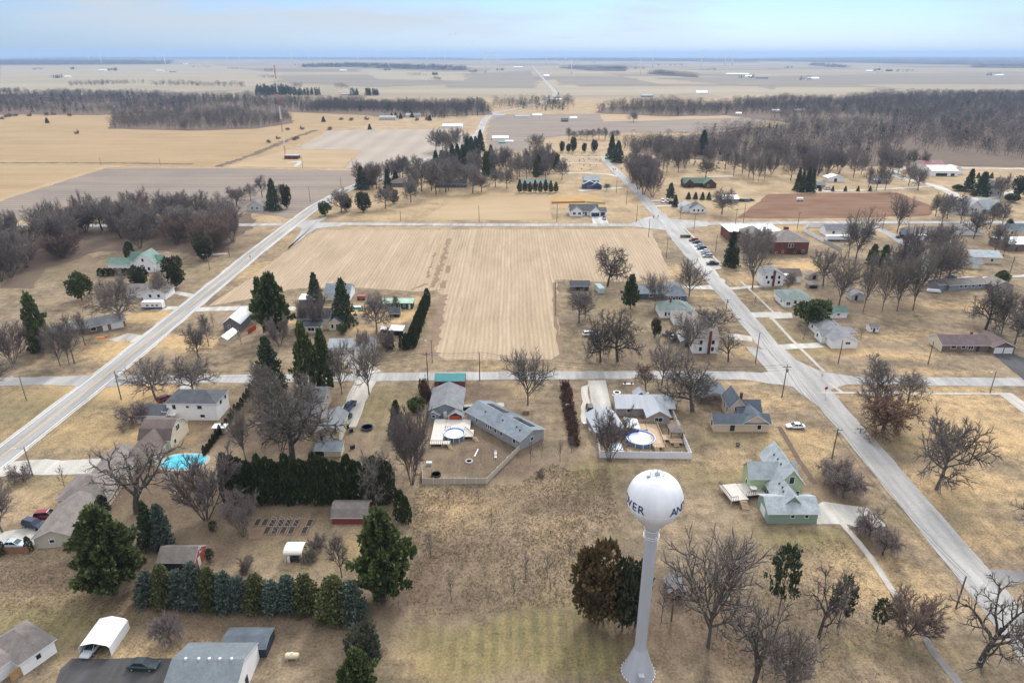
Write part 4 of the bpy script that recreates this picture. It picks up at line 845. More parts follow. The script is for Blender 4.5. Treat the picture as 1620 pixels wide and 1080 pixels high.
cluster([("maple", u, v, t, w) for u, v, t, w in [(690,240,202,26),(700,243,204,24),(712,242,206,24),(722,238,200,22),(738,240,206,16)]], "bare tree in the farmyard clump by the white machine shed", "farmyard clump by the white machine shed")
cluster([("tall", 900 + i * 9.5, 222 - (i % 3), 201 + (i * 41 % 6), 14) for i in range(9)], "bare tree in the line along the grey far field", "line of bare trees along the grey far field")
cluster([("shrub", u, v, v - 5 - (i % 3), 8) for i, (u, v) in enumerate([(3,189),(10,186),(16,185),(25,184),(47,184),(74,183),(85,182),(110,184),(122,212),(455,206),(478,205),(522,206),(540,190),(556,191),(580,190),(608,189),(660,191),(676,190),(440,220),(425,226),(466,222),(470,220)])], "dark bush dotted over the far golden fields", "bushes on the far golden fields")
cluster([("spruce", u, v, v - 9, 7) for u, v in [(512,193),(585,205),(620,188),(626,187),(634,188),(680,191),(652,186),(75,195)]], "small dark evergreen on the far golden fields", "far small evergreens")
fill([(985,262),(1060,245),(1180,250),(1300,262),(1420,258),(1480,262),(1440,280),(1300,296),(1240,296),(1160,282),(1110,268),(1060,284),(1030,275)], 60, ["tall", "fan", "tall", "vase"], 66, 36, "grey bare tree on the near edge of the big wood", "near edge of the big wood", 11)
fill([(560,296),(700,268),(800,262),(870,262),(880,285),(800,290),(700,305),(640,315)], 24, ["tall", "maple", "fan"], 62, 36, "bare tree among the houses behind the tan lot", "bare trees behind the tan lot", 17)
fill([(560,292),(640,272),(720,262),(800,252),(880,256),(885,275),(800,290),(700,300),(620,312)], 16, ["pine", "darkround", "spruce"], 46, 26, "dark evergreen among the houses behind the tan lot", "evergreens behind the tan lot", 41)
fill([(560,300),(660,280),(760,262),(830,256),(835,288),(740,305),(640,318)], 14, ["tall", "maple"], 56, 34, "bare tree among the houses behind the tan lot", "bare trees behind the tan lot", 43)
fill([(1380,440),(1500,420),(1500,470),(1400,478)], 5, ["maple", "fan"], 58, 40, "bare shrubby tree behind the four tall bare trees", "scrub behind the four tall trees", 23)
# ---------------------------------------------------------------- rough growth of the unmown field, too many tufts to count
def tufts(label, poly, n, hh, seed, m):
    r = np.random.default_rng(seed); g0 = [G(*p) for p in poly]; xs = [p[0] for p in g0]; ys = [p[1] for p in g0]; P = []
    while len(P) < n:
        x = r.uniform(min(xs), max(xs)); y = r.uniform(min(ys), max(ys)); ins = False
        for i in range(len(g0)):
            (x1, y1), (x2, y2) = g0[i], g0[i - 1]
            if (y1 > y) != (y2 > y) and x < (x2 - x1) * (y - y1) / (y2 - y1) + x1: ins = not ins
        if ins and r.random() < (vnoise(np.array(x), np.array(y), 4, 77) * .6 + vnoise(np.array(x), np.array(y), 11, 78) * .8 - .15): P.append((x, y, 0))
    P = np.repeat(np.array(P), 5, 0); k = len(P); D = r.normal(0, .55, (k, 3)); D[:, 2] = 1; D /= np.linalg.norm(D, axis=1)[:, None]; s_ = np.cross(D, r.normal(0, 1, (k, 3))); s_ /= np.linalg.norm(s_, axis=1)[:, None]
    P = P + r.normal(0, .12, (k, 3)) * (1, 1, 0); ln = hh * r.uniform(.4, 1.3, (k, 1)); w_ = r.uniform(.02, .05, (k, 1)); I = np.arange(k)
    me = mesh_np("grass_tufts", np.concatenate([P - s_ * w_, P + s_ * w_, P + D * ln]), np.stack([I, I + k, I + 2 * k], 1), [m], None, np.tile(np.repeat(r.random(k // 5), 5), 3)); o = bpy.data.objects.new("grass", me); C.objects.link(o); tag(o, label, kind="stuff")
straw = leaf_mat("dry_straw", (.17, .128, .083), (.38, .285, .18), 0)
tufts("rough dry grass of the open field left of the water tower", [(655,775),(820,765),(870,730),(905,745),(960,740),(985,830),(930,870),(900,960),(640,975),(650,880)], 9000, .35, 1, straw)
tufts("rough dry grass on the road banks and lot edges at lower right", [(1280,860),(1330,850),(1420,1000),(1500,1085),(1180,1085),(1100,1000),(1060,900),(1200,860)], 5000, .25, 2, straw)
tufts("rough dry grass of the lower left lots", [(0,880),(120,870),(220,940),(430,985),(420,1010),(200,980),(60,1000),(0,960)], 3000, .25, 3, straw)
# ---------------------------------------------------------------- far woods, each a mass nobody could count
def wood(name, label, poly, n, h, mats, seed, ever=0.0, wide=1.0):
    r = np.random.default_rng(seed); us = [p[0] for p in poly]; vs = [p[1] for p in poly]; g0 = [G(*p) for p in poly]; pts = []
    xs = [p[0] for p in g0]; ys = [p[1] for p in g0]
    while len(pts) < n:
        x = r.uniform(min(xs), max(xs)); y = r.uniform(min(ys), max(ys)); ins = False
        for i in range(len(g0)):
            (x1, y1), (x2, y2) = g0[i], g0[i - 1]
            if (y1 > y) != (y2 > y) and x < (x2 - x1) * (y - y1) / (y2 - y1) + x1: ins = not ins
        if ins and vnoise(np.array(x), np.array(y), 130, 31) > .27: pts.append((x, y))
    V = []; F = []; LF = []; MI = []; o = 0
    for (x, y) in pts:
        big = max(1.0, math.hypot(x, y) / 1200); ev = r.random() < ever; hh = h * r.uniform(.62, 1.15) * (1 + .25 * (vnoise(np.array(x), np.array(y), 70, 9) - .5)); ww = hh * (.38 if ev else .62) * wide * r.uniform(.8, 1.25)
        m = 130 if not ev else 70; z = r.uniform(.2 if not ev else .05, 1, m) ** (.8 if not ev else 1); rad = (np.sin(np.pi * np.clip((z - .02) ** 1.6, 0, 1)) ** .6 if not ev else (1 - z) * .9 + .03) * r.random(m) ** .5 * .5
        a = r.uniform(0, 6.283, m); p = np.stack([x + ww * rad * np.cos(a), y + ww * rad * np.sin(a), hh * z * .92], 1)
        d = np.stack([np.cos(a) * .7, np.sin(a) * .7, r.uniform(.2, 1., m)], 1) + r.normal(0, .25, (m, 3)); d /= np.linalg.norm(d, axis=1)[:, None]
        s_ = np.cross(d, r.normal(0, 1, (m, 3))); s_ /= np.linalg.norm(s_, axis=1)[:, None]; ln = hh * (r.uniform(.06, .13, (m, 1)) if not ev else r.uniform(.1, .24, (m, 1))); w_ = (.085 if not ev else .32) * big ** .6 * r.uniform(.6, 1.5, (m, 1))
        vs_ = np.concatenate([p - s_ * w_, p + s_ * w_, p + d * ln]); I = np.arange(m); V.append(vs_); F.append(np.stack([I, I + m, I + 2 * m], 1) + o); LF.append(np.tile(np.clip(r.random(m) * .6 + .4 * r.random(), 0, 1), 3)); MI.append(np.full(m, 1 if ev else 0)); o += 3 * m
        tr = .16 * big ** .5; vs_ = np.array([(x - tr, y, 0), (x + tr, y, 0), (x + .05, y + .1, hh * .75), (x, y - tr, 0), (x, y + tr, 0)]); V.append(vs_); F.append(np.array([(0, 1, 2), (3, 4, 2)]) + o); LF.append(np.full(5, .2)); MI.append(np.zeros(2)); o += 5
    me = mesh_np(name, np.concatenate(V), np.concatenate(F), mats, np.concatenate(MI).astype(int), np.concatenate(LF)); ob = bpy.data.objects.new(name, me); C.objects.link(ob); tag(ob, label, kind="stuff")
wood_m = leaf_mat("wood_twig", (.055, .046, .042), (.13, .108, .097), 0); wood_b = leaf_mat("wood_twig_brown", (.06, .048, .043), (.13, .105, .09), 0); wood_e = leaf_mat("wood_evergreen", (.02, .032, .022), (.05, .07, .045), 0)
WD = [("forest", "grey wood in front of the far fields on the left", [(-60,180),(0,179),(180,181),(300,183),(470,176),(500,184),(640,184),(700,180),(650,160),(480,158),(440,160),(400,152),(240,150),(0,146),(-60,148)], 3600, 13.5, .03),
 ("forest", "grey brown wood block standing out into the golden field", [(172,203),(300,206),(405,203),(462,194),(455,180),(380,178),(300,184),(230,182),(180,186)], 850, 13.5, 0),
 ("forest", "dark pine block on the left far wood", [(405,152),(507,152),(505,144),(405,144)], 260, 17, 1),
 ("forest", "grey wood in the middle distance below the far fields", [(480,178),(600,184),(700,188),(760,184),(780,180),(760,164),(640,158),(520,162)], 1500, 14, .03),
 ("forest", "tree belt beyond the bending road", [(780,172),(860,176),(910,176),(905,160),(780,163)], 240, 15, .12),
 ("forest", "big grey wood filling the right middle distance", [(940,178),(1060,184),(1150,182),(1210,182),(1255,196),(1200,205),(1090,214),(1120,222),(1000,226),(1000,236),(1060,246),(1240,258),(1420,260),(1690,262),(1690,150),(1600,151),(1380,152),(1330,160),(1240,158),(1200,162),(1050,162),(960,168)], 7800, 14.5, .015),
 ("forest", "scrub belt along the cemetery edge", [(985,238),(1060,244),(1150,250),(1150,232),(1050,226),(985,226)], 220, 10, .03),
 ("forest", "thin tree belt among the left far fields", [(110,137),(235,136),(390,139),(385,136),(220,132),(115,134)], 240, 15, 0),
 ("forest", "blue far wood band on the left horizon", [(-40,103),(130,102.5),(265,102),(275,97),(100,95.5),(-40,95.5)], 2600, 24, 0),
 ("forest", "long blue far wood beyond the middle fields", [(478,106.5),(570,107),(650,110),(735,112),(738,107),(640,104),(560,102),(480,104)], 1100, 22, .3),
 ("forest", "blue far wood left of the near turbines", [(885,108),(935,112),(990,113),(990,107),(900,106)], 260, 20, 0),
 ("forest", "blue far wood strip right of the near turbines", [(1022,117),(1060,120),(1105,123),(1100,119),(1040,114)], 160, 18, 0),
 ("forest", "blue far wood band on the right horizon", [(1200,97),(1340,99),(1540,103),(1680,104),(1680,91),(1500,91),(1300,91.5),(1200,93)], 5200, 24, 0),
 ("forest", "faint wood line on the middle horizon", [(780,95),(1010,97),(1200,98),(1200,94),(900,92)], 2200, 26, 0),
 ("forest", "faint wood line on the left horizon", [(0,93.5),(400,94),(780,95),(700,91.5),(100,91)], 2200, 26, 0),
 ("forest", "small blue wood right of the far farm", [(1278,104),(1330,107),(1345,107),(1330,103),(1290,101)], 80, 18, .2),
 ("forest", "small blue wood on the right far fields", [(1530,107),(1700,109),(1700,104),(1540,104)], 120, 18, 0)]
for i_, (u_, v_, w_, e_) in enumerate([(92,124,22,.3),(60,111,16,0),(116,110,8,.5),(178,112,14,.8),(610,112,14,.3),(372,110,22,0),(425,113,14,0),(690,127,14,0),(688,119,8,.9),(748,115,16,.2),(790,112,14,.3),(560,151,12,1),(582,151,8,1),(594,151,8,1),(420,124,26,0),(540,140,22,0),(470,139,18,0),(1275,127,22,.1),(1388,113,10,.8),(1430,114,30,0),(1570,120,26,.1),(1180,124,24,.2),(660,120,30,0),(320,107,30,0),(480,104,30,0),(1060,104,40,.2),(930,100,50,0),(1010,110,20,.1),(1120,112,26,0),(1240,108,26,0)]): WD.append(("grove", "small grove on the far fields", [(u_ - w_ / 2, v_ + .5), (u_ + w_ / 2, v_ + .6), (u_ + w_ / 2, v_ - .7), (u_ - w_ / 2, v_ - .5)], 16, 15, e_))
for i, (nm, lb, po, n, h, ev) in enumerate(WD): wood(nm, lb, po, n, h, [wood_b if i in (1, 6) else wood_m, wood_e], 400 + i, ev, 1.0 if i < 8 else 4.0 if i < 17 else 1.5)
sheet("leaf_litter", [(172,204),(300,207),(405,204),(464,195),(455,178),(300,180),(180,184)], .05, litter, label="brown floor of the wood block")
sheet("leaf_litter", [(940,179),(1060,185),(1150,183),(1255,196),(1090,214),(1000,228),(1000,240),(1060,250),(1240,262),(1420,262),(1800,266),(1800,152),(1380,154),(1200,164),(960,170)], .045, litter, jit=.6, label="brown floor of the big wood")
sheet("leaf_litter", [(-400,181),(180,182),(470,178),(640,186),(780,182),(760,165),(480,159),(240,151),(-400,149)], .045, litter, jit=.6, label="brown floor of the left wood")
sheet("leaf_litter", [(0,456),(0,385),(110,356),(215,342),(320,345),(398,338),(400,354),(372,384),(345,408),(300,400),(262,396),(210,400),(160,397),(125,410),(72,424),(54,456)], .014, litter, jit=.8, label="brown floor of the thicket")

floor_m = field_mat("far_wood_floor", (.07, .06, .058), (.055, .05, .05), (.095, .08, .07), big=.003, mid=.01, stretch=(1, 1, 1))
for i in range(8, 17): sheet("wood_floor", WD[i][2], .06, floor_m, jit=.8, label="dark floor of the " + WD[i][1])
# ================================================================ BUILDINGS
def siding(n, c, var=.07): return mat("siding_" + n, c, .6, var, .7, fine=(3.0, .05), stretch=(1, 1, 3))
def roofm(n, c, var=.24, rough=.85): return mat("roof_" + n, c, rough, var, .55, fine=(4.0, .16))
white = siding("white", (.82, .82, .81)); grey = siding("grey", (.30, .31, .33)); dgrey = siding("dark_grey", (.13, .135, .15)); tan = siding("tan", (.50, .44, .36)); cream = siding("cream", (.62, .56, .43)); yellow = siding("pale_yellow", (.66, .56, .40))
pinkish = siding("peach", (.62, .48, .36)); green = siding("sage_green", (.24, .34, .265)); lime = siding("apple_green", (.40, .47, .28)); blue = siding("navy", (.055, .08, .13)); brick = mat("brick_red", (.155, .055, .04), .9, .2, 1.2, fine=(5, .15)); brickb = mat("brick_brown", (.19, .13, .10), .9, .2, 1.2, fine=(5, .15)); red = mat("barn_red", (.20, .045, .035), .8, .2, 1)
redorange = mat("barn_red_bright", (.36, .09, .055), .8, .15, 1); black = mat("black_boards", (.022, .02, .02), .8, .3, 1); log = mat("log_brown", (.085, .045, .03), .8, .25, 1.5, stretch=(1, 1, 4)); taupe = siding("taupe", (.31, .27, .25)); bluegrey = siding("blue_grey", (.22, .25, .29)); slateblue = siding("slate_blue", (.085, .115, .15)); dkgreen = siding("bottle_green", (.02, .075, .045)); teal = mat("teal_sheet", (.05, .22, .22), .5, .12, .6)
r_grey = roofm("grey", (.17, .175, .185)); r_dark = roofm("charcoal", (.075, .08, .09)); r_brown = roofm("brown", (.12, .09, .082)); r_taupe = roofm("taupe", (.19, .165, .15)); r_lgrey = roofm("pale_grey", (.32, .355, .37)); r_slate = roofm("slate_blue", (.085, .105, .125)); r_green = roofm("weathered_green", (.16, .20, .185)); r_jade = roofm("jade_metal", (.085, .165, .13), .25, .6); r_maroon = roofm("maroon_brown", (.12, .085, .085)); r_blue = roofm("blue_grey", (.17, .20, .225)); r_white = mat("roof_white_metal", (.74, .75, .77), .35, .08, .4); r_metal = mat("roof_steel", (.36, .38, .41), .35, .12, .4, stretch=(3, .2, 1)); r_pole = mat("roof_dull_steel", (.14, .165, .18), .5, .15, .5, fine=(2, .08)); r_ridge = mat("roof_weathered_steel", (.36, .36, .35), .5, .12, .6)
trimw = mat("trim_white", (.78, .78, .77), .5, .05, 2); trimd = mat("trim_dark", (.05, .045, .045), .6, .1, 2); trimg = mat("trim_grey", (.35, .36, .37), .6, .1, 2)
glass = mat("window_glass", (.018, .024, .034), .12, .2, .5); gdoor = mat("garage_door_white", (.74, .74, .73), .5, .06, 2); ddoor = mat("door_dark", (.03, .035, .045), .5, .15, 2); wood_t = mat("deck_timber", (.42, .31, .20), .8, .2, 2, stretch=(4, .6, 1)); wood_p = mat("deck_grey_timber", (.52, .48, .43), .8, .15, 2, stretch=(4, .6, 1)); wood_f = mat("fence_timber", (.24, .13, .075), .85, .25, 2, stretch=(3, 3, .5)); wood_d = mat("dark_timber", (.075, .042, .03), .85, .3, 2)
steel = mat("galvanised_steel", (.42, .43, .44), .4, .1, 1, metal=.6); redtin = mat("red_sheet", (.42, .045, .02), .5, .12, 1)
BH = {}
def roof_mesh(kind, x0, x1, y0, y1, h, rise, ov=.35, th=.16, off=None):
    mb = MB(); ym = (y0 + y1) / 2 if off is None or kind[-1] == "y" else y0 + (y1 - y0) * off; xm = (x0 + x1) / 2 if off is None or kind[-1] == "x" else x0 + (x1 - x0) * off
    if kind in ("gx", "gy"):
        a0, a1, am, e0, e1, ax = (y0, y1, ym, x0, x1, "x") if kind == "gx" else (x0, x1, xm, y0, y1, "y")
        s0 = rise / (am - a0); s1 = rise / (a1 - am)
        prof = [(a0 - ov, h - ov * s0), (am, h + rise), (a1 + ov, h - ov * s1), (a1 + ov, h - ov * s1 - th), (am, h + rise - th), (a0 - ov, h - ov * s0 - th)]
        mb.prism(prof, e0 - ov, e1 + ov, ax, side=[0, 0, 1, 1, 1, 1])
    elif kind in ("gamx", "gamy"):
        a0, a1, am, e0, e1, ax = (y0, y1, ym, x0, x1, "x") if kind == "gamx" else (x0, x1, xm, y0, y1, "y"); q = (a1 - a0) * .2
        up = [(a0 - .15, h - .1), (a0 + q, h + rise * .68), (am, h + rise), (a1 - q, h + rise * .68), (a1 + .15, h - .1)]
        prof = up + [(a, z - th) for a, z in up[::-1]]; mb.prism(prof, e0 - ov * .6, e1 + ov * .6, ax, side=[0] * 4 + [1] * 6)
    elif kind in ("hx", "hy"):
        X0, X1, Y0, Y1 = x0 - ov, x1 + ov, y0 - ov, y1 + ov; w = (Y1 - Y0) / 2 if kind == "hx" else (X1 - X0) / 2
        if kind == "hx": i = min(w, (X1 - X0) / 2 - .05); r0, r1 = (X0 + i, (Y0 + Y1) / 2, h + rise), (X1 - i, (Y0 + Y1) / 2, h + rise)
        else: i = min(w, (Y1 - Y0) / 2 - .05); r0, r1 = ((X0 + X1) / 2, Y0 + i, h + rise), ((X0 + X1) / 2, Y1 - i, h + rise)
        b = [(X0, Y0), (X1, Y0), (X1, Y1), (X0, Y1)]; vs = [(x, y, h) for x, y in b] + [(x, y, h - th) for x, y in b] + [r0, r1]
        f = [(0, 1, 9, 8), (1, 2, 9), (2, 3, 8, 9), (3, 0, 8)] if kind == "hx" else [(0, 1, 8), (1, 2, 9, 8), (2, 3, 9), (3, 0, 8, 9)]
        mb.add(vs, f); o = len(mb.v) - 10; mb.f += [(o, o + 4, o + 5, o + 1), (o + 1, o + 5, o + 6, o + 2), (o + 2, o + 6, o + 7, o + 3), (o + 3, o + 7, o + 4, o), (o + 7, o + 6, o + 5, o + 4)]; mb.m += [1] * 5
    elif kind == "sf":                                      # one slope, low at the front
        s = rise / (y1 - y0); prof = [(y0 - ov, h - ov * s), (y1 + .02, h + rise), (y1 + .02, h + rise - th), (y0 - ov, h - ov * s - th)]; mb.prism(prof, x0 - ov * .6, x1 + ov * .6, "x", side=[0, 1, 1, 1])
    elif kind == "sr":                                      # one slope, low at the right
        s = rise / (x1 - x0); prof = [(x0 - .02, h + rise), (x1 + ov, h - ov * s), (x1 + ov, h - ov * s - th), (x0 - .02, h + rise - th)]; mb.prism(prof, y0 - ov * .6, y1 + ov * .6, "y", side=[0, 1, 1, 1])
    else: mb.box(x0 - ov, x1 + ov, y0 - ov, y1 + ov, h - .02, h + .22)
    return mb
def wall_mesh(kind, x0, x1, y0, y1, h, rise, z0=0, off=None):
    mb = MB(); e = .07
    if kind in ("gx", "gy"):
        ax = kind[1]; a0, a1, c0, c1 = (y0, y1, x0, x1) if ax == "x" else (x0, x1, y0, y1); am = (a0 + a1) / 2 if off is None else a0 + (a1 - a0) * off
        mb.prism([(a0, z0), (a1, z0), (a1, h - e), (am, h + rise - e), (a0, h - e)], c0, c1, ax)
    elif kind in ("gamx", "gamy"):
        ax = kind[3]; a0, a1, c0, c1 = (y0, y1, x0, x1) if ax == "x" else (x0, x1, y0, y1); q = (a1 - a0) * .2
        mb.prism([(a0, z0), (a1, z0), (a1, h - e - .05), (a1 - q, h + rise * .68 - e), ((a0 + a1) / 2, h + rise - e), (a0 + q, h + rise * .68 - e), (a0, h - e - .05)], c0, c1, ax)
    elif kind == "sf": mb.prism([(y0, z0), (y1, z0), (y1, h + rise - e), (y0, h - e)], x0, x1, "x")
    elif kind == "sr": mb.prism([(x0, z0), (x1, z0), (x1, h - e), (x0, h + rise - e)], y0, y1, "y")
    else: mb.box(x0, x1, y0, y1, z0, h - e)
    return mb
def opening(root, blk, op):
    """op: (kind, face, pos, width, height, sill) pos along the face from its left corner as seen from outside at the front, from the front for side faces"""
    k, face, p, w, hh, z = op[:6]; x0, x1, y0, y1 = blk[:4]
    def place(mb, a0, a1, z0, z1, d0, d1, m=0):
        if face == "f": mb.box(x0 + a0, x0 + a1, y0 - d1, y0 - d0, z0, z1, m)
        elif face == "b": mb.box(x0 + a0, x0 + a1, y1 + d0, y1 + d1, z0, z1, m)
        elif face == "r": mb.box(x1 + d0, x1 + d1, y0 + a0, y0 + a1, z0, z1, m)
        else: mb.box(x0 - d1, x0 - d0, y0 + a0, y0 + a1, z0, z1, m)
    a0, a1 = p - w / 2, p + w / 2
    if k in ("w", "W"):
        f = MB(); t_ = .11
        for (b0, b1, c0, c1) in ((a0 - t_, a0, z - t_, z + hh + t_), (a1, a1 + t_, z - t_, z + hh + t_), (a0, a1, z - t_, z), (a0, a1, z + hh, z + hh + t_)): place(f, b0, b1, c0, c1, -.02, .06)
        if k == "W": place(f, p - .04, p + .04, z, z + hh, -.02, .055)
        fo = f.build("window", trimw if len(op) < 7 else op[6], root); g_ = MB(); place(g_, a0, a1, z, z + hh, -.02, .025); g_.build("pane", glass, fo)
    else:
        f = MB(); place(f, a0, a1, z, z + hh, -.02, .05); m_ = {"d": ddoor, "D": trimw, "g": gdoor, "G": mat("garage_door_navy", (.03, .045, .09), .5, .1, 2), "v": mat("dark_opening", (.02, .018, .018), .9, .1, 1)}[k]
        o = f.build({"g": "garage_door", "G": "garage_door", "v": "doorway"}.get(k, "door"), m_, root)
        if k in "gG":
            for q in (.25, .5, .75): pass
def house(name, label, cat, at, ang, blocks, opens=(), roof=r_grey, wall=white, trim=trimw, chim=(), vents=(), found=True, ventm=None, group=None):
    X, Y = G(*at) if len(at) == 2 else at[:2]; root = empty(name, (X, Y, 0), R(ang)); tag(root, label, cat, group)
    for i, b in enumerate(blocks):
        x0, x1, y0, y1, h, k, rise = b[:7]; o = b[7] if len(b) > 7 else {}
        z0 = o.get("z0", -.05); wm = o.get("wall", wall); rm = o.get("roof", roof)
        if wm: wall_mesh(k, x0, x1, y0, y1, h, rise, z0, o.get("off")).build("wall", wm, root)
        rm_ = [rm, o.get("trim", trim)]
        ro = roof_mesh(k, x0 - .004 * i, x1 + .004 * i, y0 - .004 * i, y1 + .004 * i, h + .003 * i, rise, o.get("ov", .4), off=o.get("off")).build("roof", rm_, root)
        BH[(root.name, i)] = ro
        if not wm or o.get("posts"):
            for px in (x0 + .1, x1 - .1):
                for py in (y0 + .1, y1 - .1):
                    p = MB(); p.box(px - .08, px + .08, py - .08, py + .08, 0, h - .1); p.build("post", o.get("postm", trimw), root)
    for op in opens: opening(root, blocks[op[0]], op[1:])
    for (bi, x, y, z, w, hh) in chim:
        c = MB(); c.box(x - w / 2, x + w / 2, y - w / 2, y + w / 2, z, z + hh); c.box(x - w / 2 - .06, x + w / 2 + .06, y - w / 2 - .06, y + w / 2 + .06, z + hh, z + hh + .12); c.build("chimney", brick, BH[(root.name, bi)])
    for (bi, x, y) in vents:
        b = blocks[bi]; x0, x1, y0, y1, h, k, rise = b[:7]
        t_ = 1 - abs(y - (y0 + y1) / 2) / ((y1 - y0) / 2) if k[-1] == "x" else 1 - abs(x - (x0 + x1) / 2) / ((x1 - x0) / 2)
        z = h + rise * t_; v = MB(); v.lathe([(.22, -.2), (.22, .22), (.1, .3)], 8, 0, (x, y, z)); v.build("vent", ventm or trimd, BH[(root.name, bi)])
    return root
W1 = (1.0, 1.2, 1.0)
def ww(b, f, *ps, s=W1): return [(b, "w", f, p, *s) for p in ps]
# ---- middle and lower part of the village
house("house", "peach walled house with slate blue roofs and a small brick chimney", "house", (1129, 683), 0, [(0, 14.2, 0, 4.6, 2.7, "gx", 1.5), (7.4, 13.6, -.02, 6.5, 2.9, "gy", 2.0), (7.5, 13.4, 5, 9.8, 3.4, "gx", 2.2), (5.6, 9.6, 6, 13, 4.2, "gy", 2.6)],
  [(0, "d", "f", 4.7, 1.2, 2.1, .3), (1, "w", "f", 4.2, 1.0, 1.5, .8), (1, "w", "r", 1.2, .9, 1.5, .8), (1, "w", "r", 2.6, .9, 1.5, .8), (0, "w", "l", 2.2, 1.2, 1.6, .7), (3, "w", "l", 2.2, .7, 1.6, 1.4), (3, "w", "l", 4.6, .7, 1.6, 1.4), (3, "w", "f", 1.6, .7, 1.2, 3.0)], r_slate, pinkish, chim=[(2, 8.8, 8.0, 5.0, .6, 2.2)])
house("house", "sage green garage fronted house with pale blue grey shingle roofs and lime gable", "house", (1214, 828), 0, [(0, 10.2, 0, 6.4, 2.9, "gx", 1.7), (3.0, 7.9, 2, 12.5, 3.1, "gy", 2.6, {"off": .5}), (-.6, 9.6, 10.6, 15.5, 4.4, "gx", 2.4, {"wall": lime}), (4.6, 9.9, 8, 19.5, 4.8, "gy", 3.2, {"wall": lime}), (8.6, 11.6, 13, 17, 2.6, "sr", 1.2, {"wall": lime, "roof": r_dark})],
  [(0, "w", "f", 5.0, .7, .7, 1.5), (0, "w", "f", 7.9, .7, .7, 1.5), (3, "w", "f", 2.7, 1.0, 1.7, 4.4), (3, "w", "r", 2.4, 1.0, 1.5, 1.0), (3, "w", "f", 4.4, .7, 1.2, 1.2), (0, "D", "l", 3.2, 2.8, 1.9, .1), (2, "w", "l", 2.0, .8, 1.4, 1.0), (1, "w", "l", 7, .7, 1.5, .8)], r_lgrey, green, vents=[(0, 4.6, 4.4), (0, 7.4, 4.4), (1, 4.6, 6), (1, 4.5, 7.5), (1, 4.4, 4.8), (3, 6.2, 12), (3, 6.2, 14), (3, 6.1, 16)])
house("manufactured_house", "long grey double wide house standing diagonally with two roof panels", "house", (823, 712), 43, [(0, 8.2, 0, 20.5, 2.9, "gy", 1.5)],
  [(0, "w", "l", p, w_, 1.1, 1.1) for p, w_ in ((2.2, .9), (7.0, .7), (9.2, .7), (11.0, .5), (11.8, .5), (12.6, .5), (16.5, .6))] + [(0, "w", "f", 4, .8, 1.0, 1.2)], r_blue, grey, vents=[(0, 2.2, 2.4), (0, 2.4, 9), (0, 2.2, 15.5), (0, 2.6, 4.0)])
house("house", "grey house with charcoal gable and a bright red panel under its porch", "house", (680, 662), 0, [(0, 8.5, 0, 12.5, 2.9, "gy", 1.9), (5.2, 9.0, -2.0, .2, 2.2, "gy", 1.1, {"wall": None, "posts": 1}), (-.2, 2.6, -1.3, .1, 2.2, "gy", .8)], [(0, "D", "f", 4.2, .9, 2.0, .2), (2, "w", "f", 1.4, .8, .7, 1.1)], r_grey, bluegrey)
def by_label(s_): return [o for o in C.objects if o.get("label", "").startswith(s_)][0]
sc_ = lambda x: 2.9 + 1.5 * (1 - (x - 4.1) / 4.1)
for ya, yb in ((1.6, 8.0), (11.4, 18.0)):
    q = MB(); q.prism([(4.9, sc_(4.9) - .02), (6.7, sc_(6.7) - .02), (6.7, sc_(6.7) + .12), (4.9, sc_(4.9) + .12)], ya, yb, "y"); q.build("roof_panel", glass, by_label("long grey double wide"))
q = MB(); q.box(5.5, 8.2, -2.04, -1.98, .25, 1.95); q.build("panel", redtin, bpy.data.objects[[o.name for o in C.objects if o.get("label", "").startswith("grey house with charcoal")][0]])
house("metal_shed", "teal roofed metal shed with a red end behind the grey house", "shed", (688, 614), 0, [(0, 8.8, 0, 5.4, 2.4, "gx", 1.2, {"roof": teal, "ov": .12, "trim": teal})], [(0, "v", "f", 2.0, 1.6, 1.8, 0)], teal, red)
house("house", "taupe house with steel grey L shaped roof inside the white fence", "house", (975, 658), 0, [(0, 15.4, 0, 7.6, 2.7, "gx", 1.5), (7.4, 13.2, -5.0, 3, 2.8, "gy", 1.7, {}), (6.2, 9.2, 7.3, 10, 2.6, "gy", 1.2)], [(1, "W", "f", 2.9, 2.0, 1.2, 1.1), (0, "d", "f", 14.2, .9, 2.0, .2), (0, "w", "f", 3.4, 1.2, 1.0, 1.2)], r_metal, taupe)
house("garage", "taupe garage with steel grey roof in the corner of the white fence", "garage", (943, 696), 10, [(0, 7.4, 0, 9.4, 2.6, "gy", 2.0)], [(0, "D", "f", 5.2, 1.0, 2.0, .1), (0, "w", "f", 1.8, .8, 1.0, 1.1)], r_metal, taupe)
house("lean_to", "small steel roofed lean to beside the taupe garage", "shelter", (990, 689), 0, [(0, 3.2, 0, 4.8, 2.2, "sr", .5, {"wall": None, "postm": trimd})], (), r_metal)
house("pavilion", "open timber pavilion with blue grey roof behind the big dark oak", "pavilion", (1108, 640), 0, [(0, 7.6, 0, 8.6, 2.4, "gy", 1.5, {"wall": None, "postm": wood_d, "trim": wood_d})], (), r_slate)
house("house", "white two storey house with hipped charcoal roof and attached garage", "house", (268, 664), -1, [(0, 13.2, 0, 7.6, 5.2, "hx", 1.9), (-7.5, .2, -2, 4.2, 2.7, "gx", 1.4)], [(0, "w", "f", 2.0, .9, 1.3, 3.3), (0, "w", "f", 5.6, .8, .6, 3.7), (0, "w", "f", 8.8, 1.2, 1.0, 3.4), (0, "w", "f", 9.2, 1.2, .8, .9), (0, "w", "r", 3.0, 1.1, 1.1, 3.4), (0, "w", "r", 6.0, .9, 1.1, 3.4), (1, "g", "f", 2.0, 2.4, 2.0, .1), (1, "g", "f", 4.9, 2.4, 2.0, .1)], r_dark, white)
